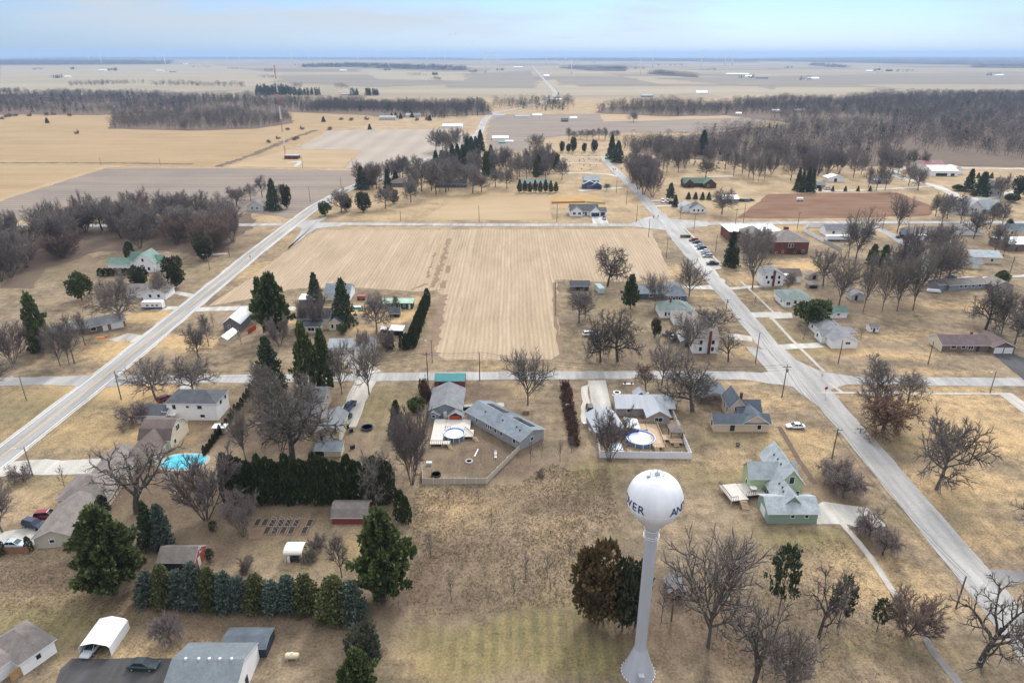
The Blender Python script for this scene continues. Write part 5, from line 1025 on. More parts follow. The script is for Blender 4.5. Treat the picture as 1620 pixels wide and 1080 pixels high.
house("house", "cream house with steep brown gambrel roof beside the pool cover", "house", (200, 727), 0, [(1.4, 9.2, 4, 13.5, 3.0, "gamx", 3.2), (1.6, 8.2, -2.5, 7, 2.8, "gy", 2.6)], [(0, "W", "r", 4.6, 1.6, 1.4, 3.4), (0, "w", "r", 2.2, 1.0, 1.2, .9), (1, "w", "r", 3, 1.0, 1.2, .9)], r_brown, cream, vents=[(0, 5, 7), (0, 7.5, 7)])
house("house", "large tan house with taupe hipped roofs and a long garage wing", "house", (58, 868), 8, [(0, 7.4, 0, 12.6, 2.7, "gy", 1.7), (-.8, 8.8, 12.4, 21.5, 3.0, "hx", 2.6), (2.0, 9.5, 21, 31, 2.8, "gy", 2.0)], [(0, "w", "f", 3.2, .9, .7, 1.2), (0, "w", "r", 3, .8, 1.0, 1.1), (2, "w", "l", 4, 1.0, 1.2, 1.0)], r_taupe, tan)
house("house", "grey sided house with white window band half hidden behind the spreading oak", "house", (436, 676), 0, [(0, 11.6, 0, 8.5, 2.9, "gx", 2.2), (3.0, 11.0, 8.2, 15, 4.2, "gx", 2.0), (2.0, 4.6, -2, .2, 2.2, "sf", .5)], [(0, "W", "f", p, 1.5, 1.1, 1.2) for p in (1.8, 4.2, 7.6, 10.0)] + [(1, "w", "r", 3.4, .8, 1.2, 2.2)], r_grey, tan)
house("garage", "tall cream garage with grey roof beside the pickup drive", "garage", (504, 702), 0, [(0, 5.4, 0, 9.6, 3.9, "gy", 1.6, {"off": .6}), ], [(0, "g", "f", 3.4, 2.4, 2.2, .1), (0, "w", "f", .9, .7, 1.6, .9)], r_grey, cream)
house("shed", "low cream shed with blue grey roof against the tall garage", "shed", (513, 722), 0, [(0, 4.2, 0, 3.2, 1.9, "sf", .7), (-2.3, -.1, .4, 3.0, 1.7, "sf", .5, {"wall": wood_d})], [(1, "v", "f", 1.1, 1.6, 1.3, 0)], r_blue, cream)
house("shed", "dark red shed with weathered gambrel roof and white trim", "shed", (526, 829), 0, [(0, 7.2, 0, 5.2, 1.8, "gamx", 1.9, {"roof": r_taupe})], [(0, "D", "r", 2.6, 1.4, 1.8, .1)], r_taupe, red)
house("shed", "black sided shed with bright red gable end", "shed", (252, 903), 0, [(0, 7.0, 0, 4.8, 2.2, "gx", 1.7, {"wall": black, "ov": .15}), (6.96, 7.1, .05, 4.75, 2.16, "gx", 1.64, {"wall": redorange, "ov": .0, "roof": trimw})], [(1, "D", "r", 1.5, 1.0, 1.9, .1), (1, "w", "r", 2.5, .6, .7, 2.5)], r_taupe, black)
house("pole_barn", "large grey steel pole barn with white gable wall at the bottom edge", "barn", (-51.6, 72, 0), 0, [(0, 10.8, 0, 10, 3.3, "gx", 2.0, {"ov": .15}), (4.6, 11.9, 10.15, 14.4, 2.0, "gx", .45, {"wall": siding("ink_blue", (.03, .04, .06)), "roof": r_slate, "trim": trimg, "ov": .12})], [(0, "d", "r", 4.6, 1.0, 2.0, .1)], r_pole, white, vents=[(0, x_, 5.0) for x_ in (2.0, 4.0, 5.6, 7.2, 9.0)], ventm=trimw)
house("house", "white walled brown roofed house in the lower left corner", "house", (38, 1068), 62, [(0, 5.2, 0, 8, 2.7, "hy", 1.9), (-5, .2, 2, 9, 2.7, "hx", 1.9)], [(0, "w", "f", 2.6, .7, .9, 1.1)], r_taupe, white)
house("shed", "tiny dark red shed with grey roof right of the water tower shaft", "shed", (1058, 948), 0, [(0, 2.8, 0, 3.6, 2.0, "gy", 1.1, {"ov": .25})], [(0, "v", "f", 1.4, 1.6, 1.5, .1)], r_grey, red)
# ---- right side
house("house", "white ranch house with long grey roof set end on to the corner", "house", (1315, 551), 0, [(0, 8.4, 0, 19, 2.8, "gy", 1.7), (-1.6, 5, 4.5, 10, 2.6, "gx", 1.4, {}), (8.2, 11.6, 8, 13, 2.2, "flat", 0, {"wall": None})], [(0, "W", "f", 5.2, 1.5, .8, 1.5), (0, "w", "l", 11.5, 1.0, 1.2, 1.0), (0, "w", "l", 16, 1.0, 1.2, 1.0), (1, "w", "l", 3.4, 1.0, 1.2, 1.0)], r_grey, white, vents=[(0, 6, 12)])
house("house", "long brown brick ranch house with maroon roof and white double garage door", "house", (1494, 556), -1, [(-1.0, 14.6, 0, 8.2, 2.6, "gx", 1.9), (14.5, 21.6, -1.4, 7.6, 2.6, "gy", 1.7, {"off": .45}), (-1.1, -.9, .1, 8.1, 2.55, "gx", 1.8, {"wall": cream, "ov": .0, "roof": trimw})], [(0, "w", "f", 3.6, 1.6, .9, 1.2), (0, "w", "f", 6.8, 1.2, 1.0, 1.2), (0, "W", "f", 9.2, 1.6, 1.2, .9), (0, "d", "f", 11.6, 1.0, 2.0, .1), (1, "g", "f", 1.9, 2.8, 2.1, .05), (1, "g", "f", 5.1, 2.8, 2.1, .05)], r_maroon, brickb, chim=[(0, 10.8, 5.2, 3.6, .6, 1.2)])
house("shed", "small white garden shed with three windows behind the white ranch", "shed", (1375, 525), 0, [(0, 3.3, 0, 2.6, 1.9, "gx", .9, {"ov": .2})], [(0, "d", "f", 1.6, .7, 1.7, .05), (0, "w", "f", .6, .5, .6, 1.0), (0, "w", "f", 2.7, .5, .6, 1.0)], r_taupe, white)
house("shed", "white shed with a jade green roof behind the round evergreen", "shed", (1311, 503), 0, [(0, 6.6, 0, 5.5, 2.5, "gx", 1.3)], [(0, "w", "f", 3.4, 1.0, .6, 1.1)], r_jade, white)
house("house", "white cottage with grey green hip roof beside the round evergreen", "house", (1240, 484), 0, [(0, 10.5, 0, 11, 2.9, "hy", 2.2), (-.6, 2.6, -1.4, 8, 2.7, "gy", 1.3)], [(1, "W", "f", 1.6, 1.4, 1.2, .9), (0, "w", "f", 4.2, 1.0, 1.2, 1.0), (1, "w", "l", 3, .9, 1.2, 1.0)], r_green, white)
house("house", "white two storey house with brick chimney and brown roofed wing near the school", "house", (1205, 452), 0, [(0, 8.8, 0, 7, 5.0, "gy", 2.2, {}), (8.6, 18.0, 4, 12, 3.2, "gx", 2.0, {"roof": r_brown}), (8.7, 12.2, 3, 11, 3.6, "flat", 0, {"roof": r_white})], [(0, "w", "f", 1.6, .9, 1.3, 3.1), (0, "w", "f", 3.8, .9, 1.3, 3.1), (0, "w", "f", 2.6, .9, 1.3, .9), (0, "w", "f", 6.8, .9, 1.3, 3.1), (0, "w", "f", 7.0, .9, 1.3, .9)], r_grey, white, chim=[(0, 4.6, -.35, 0, .7, 6.5)])
house("school", "two storey red brick school with hipped brown grey roofs and fire stair", "school", (1221, 402), 0, [(0, 17.4, 0, 16, 6.2, "hx", 4.0), (-9.5, .2, 7, 24, 6.6, "hy", 3.2), (-14, 13, 24.2, 40, 5.2, "flat", 0, {"roof": r_white}), (13.4, 15.4, 22, 24, 7.8, "flat", 0, {"ov": .05, "roof": brick})], [(0, "w", "f", 8.0, .9, 1.8, 3.4), (0, "w", "f", 9.4, .9, 1.8, 3.4), (0, "w", "f", 5.2, .8, 1.1, .7), (0, "w", "f", 11.2, .8, 1.1, .7), (0, "w", "f", 15.0, .8, 1.1, 1.0), (0, "w", "f", 2.0, .8, .8, .3)], r_taupe, brick)
q = MB(); q.box(7.2, 10.2, -1.3, -.05, 3.1, 3.25); q.bar((10.2, -.7, 3.2), (15.4, -.7, .2), 1.1, .2); q.bar((7.2, -1.25, 4.1), (10.2, -1.25, 4.1), .08); q.bar((10.2, -1.25, 4.1), (15.4, -1.25, 1.1), .08); q.box(7.25, 7.4, -1.25, -1.1, 0, 3.1); q.box(10.0, 10.15, -1.25, -1.1, 0, 3.1); q.build("fire_stair", trimd, by_label("two storey red brick school"))
house("house", "grey roofed white house inside the white fenced yard", "house", (1306, 373), 0, [(0, 19, 0, 8, 3.0, "gx", 2.4, {}), (15, 24, -4, 3, 2.7, "gx", 1.6)], [(0, "w", "f", 4, 1.2, 1.3, 1.2)], r_grey, white)
house("house", "grey ranch house with brown roof at the side street", "house", (1436, 377), 0, [(0, 13, 0, 9, 3, "gx", 2.2, {}), (10, 23, 3, 10, 3, "gx", 2.2)], [(0, "w", "f", 4, 1.1, 1.2, 1.0), (0, "d", "f", 8, 1, 2, .1)], r_taupe, bluegrey)
house("shed", "small white box shed beside the grey ranch house", "shed", (1449, 380), 0, [(0, 5.4, 0, 2.6, 2.4, "flat", 0, {"ov": .1, "roof": trimw})], [(0, "d", "f", 1.2, .9, 1.9, .1)], r_white, white)
house("house", "white walled house with brown hip roof between bare trees", "house", (1516, 372), 0, [(0, 13, 0, 9, 3.2, "hx", 2.2)], [(0, "w", "f", 9, 1.2, 1.2, 1.2)], r_taupe, white)
house("house", "cream house with dark green grey roof at the right edge", "house", (1594, 373), 0, [(0, 16, 0, 10, 3.2, "hx", 2.4, {}), (4, 12, -3, 2, 2.8, "gy", 1.8, {"roof": r_slate})], [(0, "w", "f", 2, 1, 1.4, 1)], r_slate, yellow)
house("hall", "low brick hall with bright white roof and blue rim at the right edge", "hall", (1595, 398), 4, [(0, 26, 0, 14, 3.8, "gx", 1.2, {"trim": mat("trim_blue", (.03, .06, .55), .4, .1, 1), "ov": .6})], [(0, "d", "f", 4, 1, 2, .1)], r_white, brickb)
house("garage", "cream garage with grey roof in front of the cream house", "garage", (1517, 424), -12, [(0, 9.4, 0, 7.5, 2.7, "gx", 1.5)], [(0, "g", "f", 6.6, 2.6, 2.1, .1)], r_grey, yellow)
house("house", "cream house with light grey roof behind the cream garage", "house", (1535, 416), -8, [(0, 13, 0, 10, 3.2, "gx", 2.0)], [(0, "w", "f", 9, 1.1, 1.2, 1.1)], r_lgrey, yellow)
house("house", "long grey blue ranch house with taupe roof behind the bare trees", "house", (1500, 460), 8, [(0, 17, 0, 7.5, 2.6, "gx", 1.5), (-4, .2, 1, 7, 2.6, "gx", 1.4)], [(0, "w", "f", p, 1.2, .9, 1.2) for p in (5.5, 7.5, 11, 14)], r_taupe, bluegrey)
house("garage", "weathered taupe garage right of the long grey blue ranch", "garage", (1570, 461), 0, [(0, 8.2, 0, 8, 2.8, "gy", 1.7)], [(0, "w", "f", 3, .9, .9, 1.2)], r_taupe, taupe)
house("shed", "weathered open sided box shed on the lawn", "shed", (1278, 457), 0, [(0, 4.4, 0, 2.8, 2.2, "sf", .4)], [(0, "v", "f", 2.2, 3.2, 1.2, .2)], r_taupe, taupe)
house("shed", "tan shed with a dark doorway behind the bare tree", "shed", (1279, 442), 0, [(0, 4.0, 0, 3.6, 2.2, "gy", 1.0)], [(0, "v", "f", 2.4, 1.4, 1.7, .1)], r_taupe, tan)
house("shed", "pale weathered shed under the four tall bare trees", "shed", (1346, 475), 0, [(0, 5.2, 0, 4, 2.3, "gy", 1.2)], [(0, "v", "f", 2.0, 1.0, 1.9, .1)], r_grey, siding("pale", (.52, .53, .52)))
house("barn", "white steel barn with rusty red upper roof far off on the gravel lane", "barn", (1473, 279), 0, [(0, 21, 0, 20, 4.2, "gx", 3.2, {"roof": r_white}), (2, 22, 20, 34, 5.5, "gx", 3.4, {"roof": mat("rusty_roof", (.24, .11, .10), .5, .3, .3)}), (22, 31, 10, 22, 4, "gy", 2.4, {"roof": mat("pale_rust_roof", (.5, .27, .2), .6, .2, .3)})], [(0, "v", "f", 8, 9, 2.2, .2), (0, "v", "f", 17, 3, 2, .2)], r_white, white)
house("house", "steep slate roofed pale house behind the dark spruces", "house", (1560, 309), 0, [(0, 12, 0, 10, 5, "gy", 4.4, {})], [(0, "w", "f", 3, 1, 1.5, 1), (0, "w", "f", 8, 1, 1.5, 1)], r_slate, siding("pale", (.52, .53, .52)))
house("house", "big pale grey gabled house standing across the cross road", "house", (1510, 339), 0, [(0, 19, 0, 8, 3.4, "gx", 4.2, {}), (6, 15, -2, 10, 4.6, "gy", 4.2), (16, 28, 0, 10, 3.4, "gx", 4.6)], [(1, "w", "f", 3, 1, 1.6, 2.4), (1, "w", "f", 5, 1, 1.6, 2.4)], r_lgrey, siding("pale", (.52, .53, .52)))
house("shed", "white shed with a blue door at the wood edge", "shed", (1309, 288), 0, [(0, 13, 0, 9, 3.2, "gy", 2.0)], [(0, "d", "f", 6, 2, 2.6, .1)], r_white, white)
house("shed", "low grey shed beside the shed with the blue door", "shed", (1286, 298), 0, [(0, 9, 0, 7, 2.8, "gx", 1.4)], [(0, "v", "f", 4, 3, 2, .1)], r_grey, grey)
house("shed", "grey shed among the bare trees on the gravel lane", "shed", (1380, 291), 0, [(0, 12, 0, 8, 3, "gx", 2)], [(0, "v", "f", 5, 2.4, 2.2, .1)], r_lgrey, grey)
# ---- beyond the stubble field
house("house", "new white ranch house with charcoal roof and navy garage doors", "house", (902, 342), 0, [(0, 17, 1.5, 12, 3.0, "gx", 3.0), (.2, 7.4, -.5, 6, 3.0, "gy", 2.6), (12, 18, -1.4, 6, 3.0, "gy", 2.8), (17.4, 21.6, 0, 8, 2.8, "gx", 1.8)], [(1, "W", "f", 2.2, 1.6, 1.4, 1.0), (1, "W", "f", 5.4, 1.6, 1.4, 1.0), (2, "G", "f", 3, 4.8, 2.3, .05), (3, "G", "f", 2.2, 2.6, 2.3, .05), (0, "d", "f", 9.6, 1.1, 2.1, .1), (0, "w", "f", 8.2, .8, 1.2, 1.0)], r_dark, white)
house("house", "navy blue two storey house with pale grey stepped gables", "house", (922, 299), 0, [(0, 10, 0, 8, 3.6, "gy", 2.2), (6.5, 13.5, -1.5, 6, 3, "gy", 2.2), (1, 12, 4, 12, 5.8, "gx", 2.6)], [(0, "W", "f", 4.5, 2, 1.3, 1), (1, "G", "f", 3.6, 5, 2.4, .1)], r_lgrey, blue)
house("log_house", "brown log house with green metal roof and three gables", "house", (1082, 297), 0, [(0, 18, 2, 11, 3.2, "gx", 3.0), (.4, 7, -.6, 8, 3.2, "gy", 3.0), (14, 23, -2, 9, 3.2, "gy", 3.4)], [(1, "v", "f", 3.2, 2.0, 2.2, .1), (2, "w", "f", 3, 1.2, 1.4, 1.0)], roofm("forest_green", (.085, .14, .105)), log, trim=trimd)
house("cottage", "white cottage with navy roof and a pale rear wing", "house", (1092, 337), 0, [(0, 9.5, 0, 8, 3.0, "gy", 2.8, {"roof": roofm("navy", (.05, .07, .11))}), (-5, 3, 3, 12, 3, "gy", 2.4)], [(0, "w", "f", 2.2, 1, 1.3, 1), (0, "w", "f", 4.8, 1, 1.3, 1), (0, "w", "f", 7.4, 1, 1.3, 1)], r_lgrey, white)
house("shed", "grey steel shed with white roof behind the bare tree", "shed", (1141, 322), 0, [(0, 11, 0, 10, 3.2, "gx", 1.6, {"roof": r_white})], [(0, "v", "f", 5, 3, 2.4, .1)], r_white, siding("dull", (.24, .24, .25)))
house("house", "low grey green ranch house behind the row of small conifers", "house", (824, 296), 0, [(0, 21, 0, 9, 3, "gx", 2.4)], [(0, "w", "f", 5, 1.4, 1.2, 1), (0, "w", "f", 12, 1.4, 1.2, 1)], r_green, taupe)
house("house", "long dark low ranch house under the bare trees", "house", (690, 297), 0, [(0, 22, 0, 9, 2.8, "gx", 2.2)], [(0, "w", "f", 4, 1.6, 1.2, 1), (0, "w", "f", 10, 1.6, 1.2, 1), (0, "w", "f", 16, 1.6, 1.2, 1)], r_dark, slateblue)
house("house", "dark brown hip roofed house beside the highway bend", "house", (619, 296), 0, [(0, 12, 0, 10, 3.2, "hx", 2.6)], [(0, "w", "f", 4, 1.4, 1.2, 1)], r_brown, dgrey)
house("house", "dark green cabin among the trees of the tan lot", "house", (780, 282), 0, [(0, 6, 0, 6, 2.8, "gx", 1.8)], [(0, "w", "f", 3, 1, 1, 1)], r_slate, dkgreen)
house("house", "grey gabled house beside the highway with bare trees round it", "house", (392, 334), 0, [(0, 10, 0, 9, 3.4, "gy", 3.2), (8, 15, 2, 9, 3, "gx", 2.2)], [(0, "w", "f", 3, 1, 1.3, 1.2), (0, "w", "f", 6, 1, 1.3, 1.2)], r_taupe, siding("pale", (.52, .53, .52)))
house("house", "white house with blue roof at the upper end of the thicket", "house", (304, 344), 0, [(0, 9, 0, 8, 3, "gx", 2.0, {"roof": r_white}), (9.5, 15, 6, 13, 3, "gx", 2, {"roof": roofm("navy", (.05, .07, .11))})], [(0, "w", "f", 4, 1, 1.2, 1)], r_white, white)
house("house", "white house with muted jade green gabled roofs", "house", (213, 431), 0, [(0, 9.5, 0, 9, 4.6, "gy", 4.2), (-4, 6, 5, 12, 4.2, "gx", 3.2), (-15, -3.6, 6, 12, 2.6, "gx", 1.6), (8, 12, 2, 9, 4, "gx", 2.6)], [(0, "w", "f", 2.6, 1, 1.5, 1.0), (0, "w", "f", 6.8, 1, 1.5, 1.0), (0, "w", "f", 4.7, .9, 1.4, 5.0)], r_jade, white)
house("house", "white walled house half hidden by the big bare tree near the camper", "house", (195, 474), 0, [(0, 8, 2, 9, 3, "gx", 2.0), (8, 17, 0, 8, 2.8, "gy", 2.2)], [(1, "w", "f", 3, 1, 1.2, 1), (1, "w", "f", 6.4, 1, 1.2, 1)], r_taupe, white)
house("house", "brown brick ranch house with grey roof and white garage doors by the highway", "house", (134, 530), 38, [(0, 13, 0, 8, 2.7, "gx", 1.7), (-9, .2, 1.5, 8, 2.6, "gx", 1.5)], [(0, "g", "f", 10.4, 4.0, 2.1, .05), (0, "g", "f", 6.6, 1.6, 2.1, .05), (0, "w", "f", 3, 1.6, 1.1, 1.0), (1, "w", "f", 4, 1.4, 1.0, 1.1)], r_grey, brickb)
house("barn", "grey barn with bright white metal roof beside the highway lawn", "barn", (355, 524), 0, [(0, 5.8, 0, 10.5, 3.2, "gy", 2.2, {"off": .5})], [(0, "w", "f", 2.0, .6, .9, 1.4)], r_white, siding("slate", (.15, .15, .17)))
house("shed", "cream shed with white metal roof in front of the grey barn", "shed", (347, 545), -6, [(0, 3.0, 0, 7.0, 2.3, "gy", 1.0)], [(0, "w", "r", 3, .6, .7, 1.2)], r_white, cream)
house("house", "cream house with dark roofs in the middle of the hedge yard", "house", (470, 524), 0, [(0, 11, 2, 10, 4.2, "gx", 2.4), (11, 15.6, 1.2, 8, 2.8, "gy", 1.8), (2, 9, -1.5, 2, 2.6, "sf", 1.0)], [(1, "w", "f", 1.3, .8, 1.5, .7), (1, "w", "f", 3.0, .8, 1.5, .7), (0, "w", "f", 4, .9, 1.4, 1.2), (2, "W", "f", 3.5, 2.2, 1.2, .8)], r_dark, cream)
house("garage", "white garage with blue grey roof at the back of the hedge yard", "garage", (515, 475), 0, [(0, 9.8, 0, 9, 3.2, "gx", 2.4)], [(0, "g", "f", 3, 2.8, 2.2, .1)], r_blue, white)
house("shed", "grey shed with white roof edge behind the left spruce", "shed", (474, 483), 0, [(0, 6.2, 0, 5, 2.6, "sf", .5, {"roof": r_white})], [(0, "v", "f", 4, 1.8, 1.9, .1)], r_white, siding("slate", (.15, .15, .17)))
house("house", "bottle green long cabin with pale green roof in the hedge yard", "cabin", (606, 489), 0, [(0, 11.4, 0, 5, 2.7, "gx", .8, {"roof": roofm("pale_green", (.36, .50, .40)), "trim": roofm("pale_green", (.36, .50, .40))})], [(0, "w", "f", p, .6, .7, 1.0) for p in (2.8, 4.6, 6.4, 8.2)] + [(0, "D", "f", 10.2, .7, 1.9, .1)], r_jade, dkgreen)
house("shed", "tiny black shed with white eave in front of the green cabin", "shed", (616, 502), 0, [(0, 3.7, 0, 3.4, 2.0, "gx", 1.4)], [(0, "v", "f", 1.8, 1.2, 1.4, .1)], r_dark, siding("ink_blue", (.03, .04, .06)))
house("shed", "white roofed open shed at the near end of the hedge", "shed", (617, 531), -6, [(0, 4.4, 0, 3.6, 2.3, "sf", .4, {"wall": siding("white", (.82, .82, .81))})], [(0, "v", "f", 2.2, 3.0, 1.7, .1)], r_white, white)
house("shed", "small white roofed hutch left of the open shed", "shed", (603, 527), 0, [(0, 1.9, 0, 2.2, 1.6, "sf", .3)], [(0, "v", "f", .9, 1.0, 1.0, .1)], r_white, white)
house("garage", "white garage with charcoal hip roof on the gravel apron, right of two", "garage", (561, 562), 0, [(0, 6.2, 0, 6.6, 2.5, "gy", 2.0)], [(0, "g", "f", 2.2, 3.6, 2.1, .05)], r_grey, white)
house("garage", "white garage with grey roof on the gravel apron, left of two", "garage", (521, 559), 0, [(0, 7.2, 0, 6.6, 2.4, "gx", 1.6)], [(0, "g", "f", 3.6, 4.4, 2.0, .05)], r_lgrey, white)
house("shed", "dark brown field shed at the edge of the stubble field", "shed", (903, 460), 0, [(0, 7.4, 0, 4.6, 2.5, "gx", 1.3, {"ov": .6})], [(0, "v", "f", 3.6, 4.0, 1.8, .1)], r_dark, wood_d)
house("house", "dark blue house with pale grey hip roof and three white framed windows", "house", (1052, 478), 0, [(0, 8.4, 0, 13, 2.9, "hy", 3.0, {}), (-14, .2, 3.4, 11, 2.8, "gx", 1.8)], [(0, "w", "f", 1.6, .9, 1.1, 1.0), (0, "w", "f", 3.4, .9, 1.1, 1.0), (0, "w", "f", 5.6, .9, 1.1, 1.0), (1, "w", "f", 3.2, 1.0, 1.0, 1.1), (1, "w", "f", 9, 1.2, 1.0, 1.1)], r_blue, slateblue)
house("house", "white house with weathered green roof and red chimney", "house", (1044, 503), 0, [(0, 11.6, 0, 9, 3.0, "hx", 2.6), (8.6, 13, -1.4, 5, 2.6, "gy", 1.4), (3.6, 10.4, -7.4, -.1, 2.1, "sf", 1.0, {"roof": r_taupe})], [(0, "w", "f", 2.0, .7, 1.4, .9), (0, "w", "f", 3.2, .6, .7, 1.3)], r_green, white, chim=[(0, 4.2, 3.6, 4.4, .6, 2.0)])
house("house", "white two storey house with brown brick wall chimney", "house", (1096, 559), 0, [(0, 8.0, 0, 7.2, 5.2, "gx", 2.2)], [(0, "w", "f", 2.3, .9, 1.4, 3.3), (0, "w", "f", 2.3, .9, 1.4, .9), (0, "w", "f", 6.2, .9, 1.4, 3.3), (0, "w", "f", 6.2, .9, 1.4, .9)], r_taupe, white, chim=[(0, 5.0, -.36, 0, .7, 8.0)])
house("garage", "grey roofed garage just behind the two storey house with the brown chimney", "garage", (1077, 549), 0, [(0, 6.6, 0, 7, 2.4, "gy", 1.7)], [(0, "v", "f", 2.6, 2.4, 1.9, .1)], r_lgrey, taupe)
house("garage", "small white garage half hidden behind the brown chimney house", "garage", (1104, 531), 0, [(0, 5.6, 0, 6, 2.5, "gy", 1.6)], [(0, "d", "f", 2, .9, 1.9, .1)], r_grey, white)
# ---- far farms and sheds
for at_, L_, D_, h_, lab, rm_, wm_ in [((700,203),26,16,5,"white machine shed beside the far road", r_white, white), ((779,222),18,12,4.5,"white shed right of the far road", r_white, white), ((800,226),8,6,2.6,"small white hut beside the far sheds", r_white, white), ((789,227),7,5,2.4,"small teal hut beside the far sheds", teal, teal), ((856,241),10,4,2.6,"white box behind the cemetery", r_white, white),
   ((888,193),10,8,5,"dark far house on the grey field rise", r_dark, dgrey), ((902,190),10,8,5,"white far shed beside the dark far house", r_white, white), ((815,186),22,12,3.4,"pale far shed on the far slope", r_lgrey, white), ((843,185),14,10,4,"white far house on the far slope", r_white, white), ((600,190),24,12,6,"pale far house among far evergreens, left", r_lgrey, tan), ((642,186),22,12,6,"pale far house among far evergreens, right", r_lgrey, cream), ((780,186),18,12,5,"white far house at the road bend", r_lgrey, white),
   ((870,160),24,14,5,"white shed in the far tree belt", r_white, white), ((1015,154),26,14,6,"far shed at the big wood edge", r_lgrey, grey), ((1102,149),26,14,7,"white far house above the big wood", r_white, white), ((1165,181),8,6,3,"tiny far hut at the wood edge", r_white, white),
   ((156,113),60,24,9,"white far barn on the left far fields", r_white, white), ((88,124),26,14,7,"grey far farmhouse on the left far fields", r_slate, grey), ((102,123),36,16,7,"white far barn beside the grey farmhouse", r_white, white), ((246,113),70,20,7,"long white far shed on the left far fields", r_white, white), ((268,115),50,18,7,"second long far shed on the left far fields", r_blue, grey), ((290,102),60,26,9,"white sheds on the blue far fields", r_white, white),
   ((537,113),60,24,8,"white far barn beyond the middle fields", r_white, white), ((540,151),24,14,5,"pale far shed by the round evergreens", r_lgrey, tan), ((665,128),36,16,6,"pale far barn on the pink fields", r_lgrey, white), ((812,107.5),110,30,9,"long white far shed by the straight road", r_white, white), ((1150,118),180,60,5,"long low white far shed group", r_white, white), ((1180,123),40,20,9,"white far farm on the right fields", r_white, white), ((1198,125),70,22,9,"blue grey far farm row on the right fields", r_blue, grey),
   ((1278,126.5),70,24,9,"white far barn among the right far trees", r_white, white), ((1370,114),60,22,9,"white far farm left of the dark grove", r_white, white), ((1388,114),50,22,9,"red roofed far barn left of the dark grove", mat("far_red_roof", (.35, .10, .08), .6, .2, .2), white), ((1404,113),46,22,12,"dark far barn on the right fields", r_slate, slateblue), ((1575,121),60,22,9,"white far farm near the right edge", r_white, white), ((860,122),40,20,9,"white shed beside the straight far road", r_white, white), ((1222,177),14,8,4,"pale trailer in the clearing of the big wood", r_white, white), ((1258,176),16,8,4,"second pale trailer in the clearing of the big wood", r_white, white)]:
    k_ = 1.0 if at_[1] > 135 else .62
    house("far_building", lab, "building", at_, 0, [(0, L_ * k_, 0, D_, h_ * .62, "gx", h_ * .38)], (), rm_, wm_)
house("transmitter_hut", "small red brick hut at the foot of the radio mast", "hut", (450, 252), 0, [(0, 13, 0, 7, 3.2, "flat", 0, {"roof": r_lgrey})], [(0, "d", "f", 9, 1.2, 2.2, .1)], r_lgrey, brick)
# ================================================================ WATER TOWER
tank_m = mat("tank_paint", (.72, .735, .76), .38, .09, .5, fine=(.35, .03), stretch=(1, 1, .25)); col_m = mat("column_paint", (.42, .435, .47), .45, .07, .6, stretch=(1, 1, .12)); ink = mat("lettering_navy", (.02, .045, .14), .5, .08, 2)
TX, TY = G(1009.5, 1062); zc = height_to(TX, TY, 787); TRd = 44 * depth_of(TX, TY, zc) / FPX; zn = zc - TRd * 1.25; zb = height_to(TX, TY, 1022)
wt = empty("water_tower", (TX, TY, 0)); tag(wt, "tall white water tower with round tank, navy lettering and flared base", "water tower")
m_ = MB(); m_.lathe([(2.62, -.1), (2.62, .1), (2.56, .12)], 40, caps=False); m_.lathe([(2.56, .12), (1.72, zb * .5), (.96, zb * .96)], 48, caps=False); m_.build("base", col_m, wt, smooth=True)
for k in range(28):
    a = 2 * math.pi * k / 28; b_ = MB(); b_.box(2.66 * math.cos(a) - .07, 2.66 * math.cos(a) + .07, 2.66 * math.sin(a) - .07, 2.66 * math.sin(a) + .07, 0, .28); b_.build("bolt", trimw, wt)
m_ = MB(); m_.box(-.45, .35, -2.75, -2.0, 0, 1.9); m_.box(-.5, .4, -2.8, -2.0, 1.9, 2.02); m_.build("door", col_m, wt)
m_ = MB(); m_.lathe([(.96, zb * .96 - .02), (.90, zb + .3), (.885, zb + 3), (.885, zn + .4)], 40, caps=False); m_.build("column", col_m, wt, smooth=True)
pr = []
for i in range(33):
    th = math.pi * (.985 - (i / 32) * .985) ; lat = -math.pi / 2 + (math.pi) * i / 32
    z = math.sin(lat) * TRd; r_ = math.cos(lat) * TRd
    if lat < -R(52): continue
    pr.append((max(r_, .02), zc + z))
cone_r, cone_z = pr[0]; pr = [(.9, zn), (.95, zn + .05), (cone_r * .55 + .4, (zn + cone_z) / 2 - .12)] + pr
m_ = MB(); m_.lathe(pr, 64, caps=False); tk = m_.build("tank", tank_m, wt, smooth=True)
def torus(mb, R0, r0, z, n=40, k=6, m=0):
    vs = []; fs = []
    for i in range(n):
        a = 2 * math.pi * i / n
        for j in range(k): b_ = 2 * math.pi * j / k; vs.append(((R0 + r0 * math.cos(b_)) * math.cos(a), (R0 + r0 * math.cos(b_)) * math.sin(a), z + r0 * math.sin(b_)))
    for i in range(n):
        for j in range(k): fs.append((i * k + j, ((i + 1) % n) * k + j, ((i + 1) % n) * k + (j + 1) % k, i * k + (j + 1) % k))
    mb.add(vs, fs, m)
m_ = MB()
for x_ in (-.2, .2): m_.bar((x_, 1.05, zb), (x_, 1.05, zn), .05)
for k in range(50): m_.bar((-.2, 1.05, zb + (zn - zb) * k / 50), (.2, 1.05, zb + (zn - zb) * k / 50), .04)
m_.build("ladder", col_m, wt)
for k_ in range(1, 5): m_ = MB(); torus(m_, TRd * math.cos(R(-36 + k_ * 24)) + .004, .018, zc + TRd * math.sin(R(-36 + k_ * 24)), 64, 4); m_.build("weld_seam", tank_m, tk)
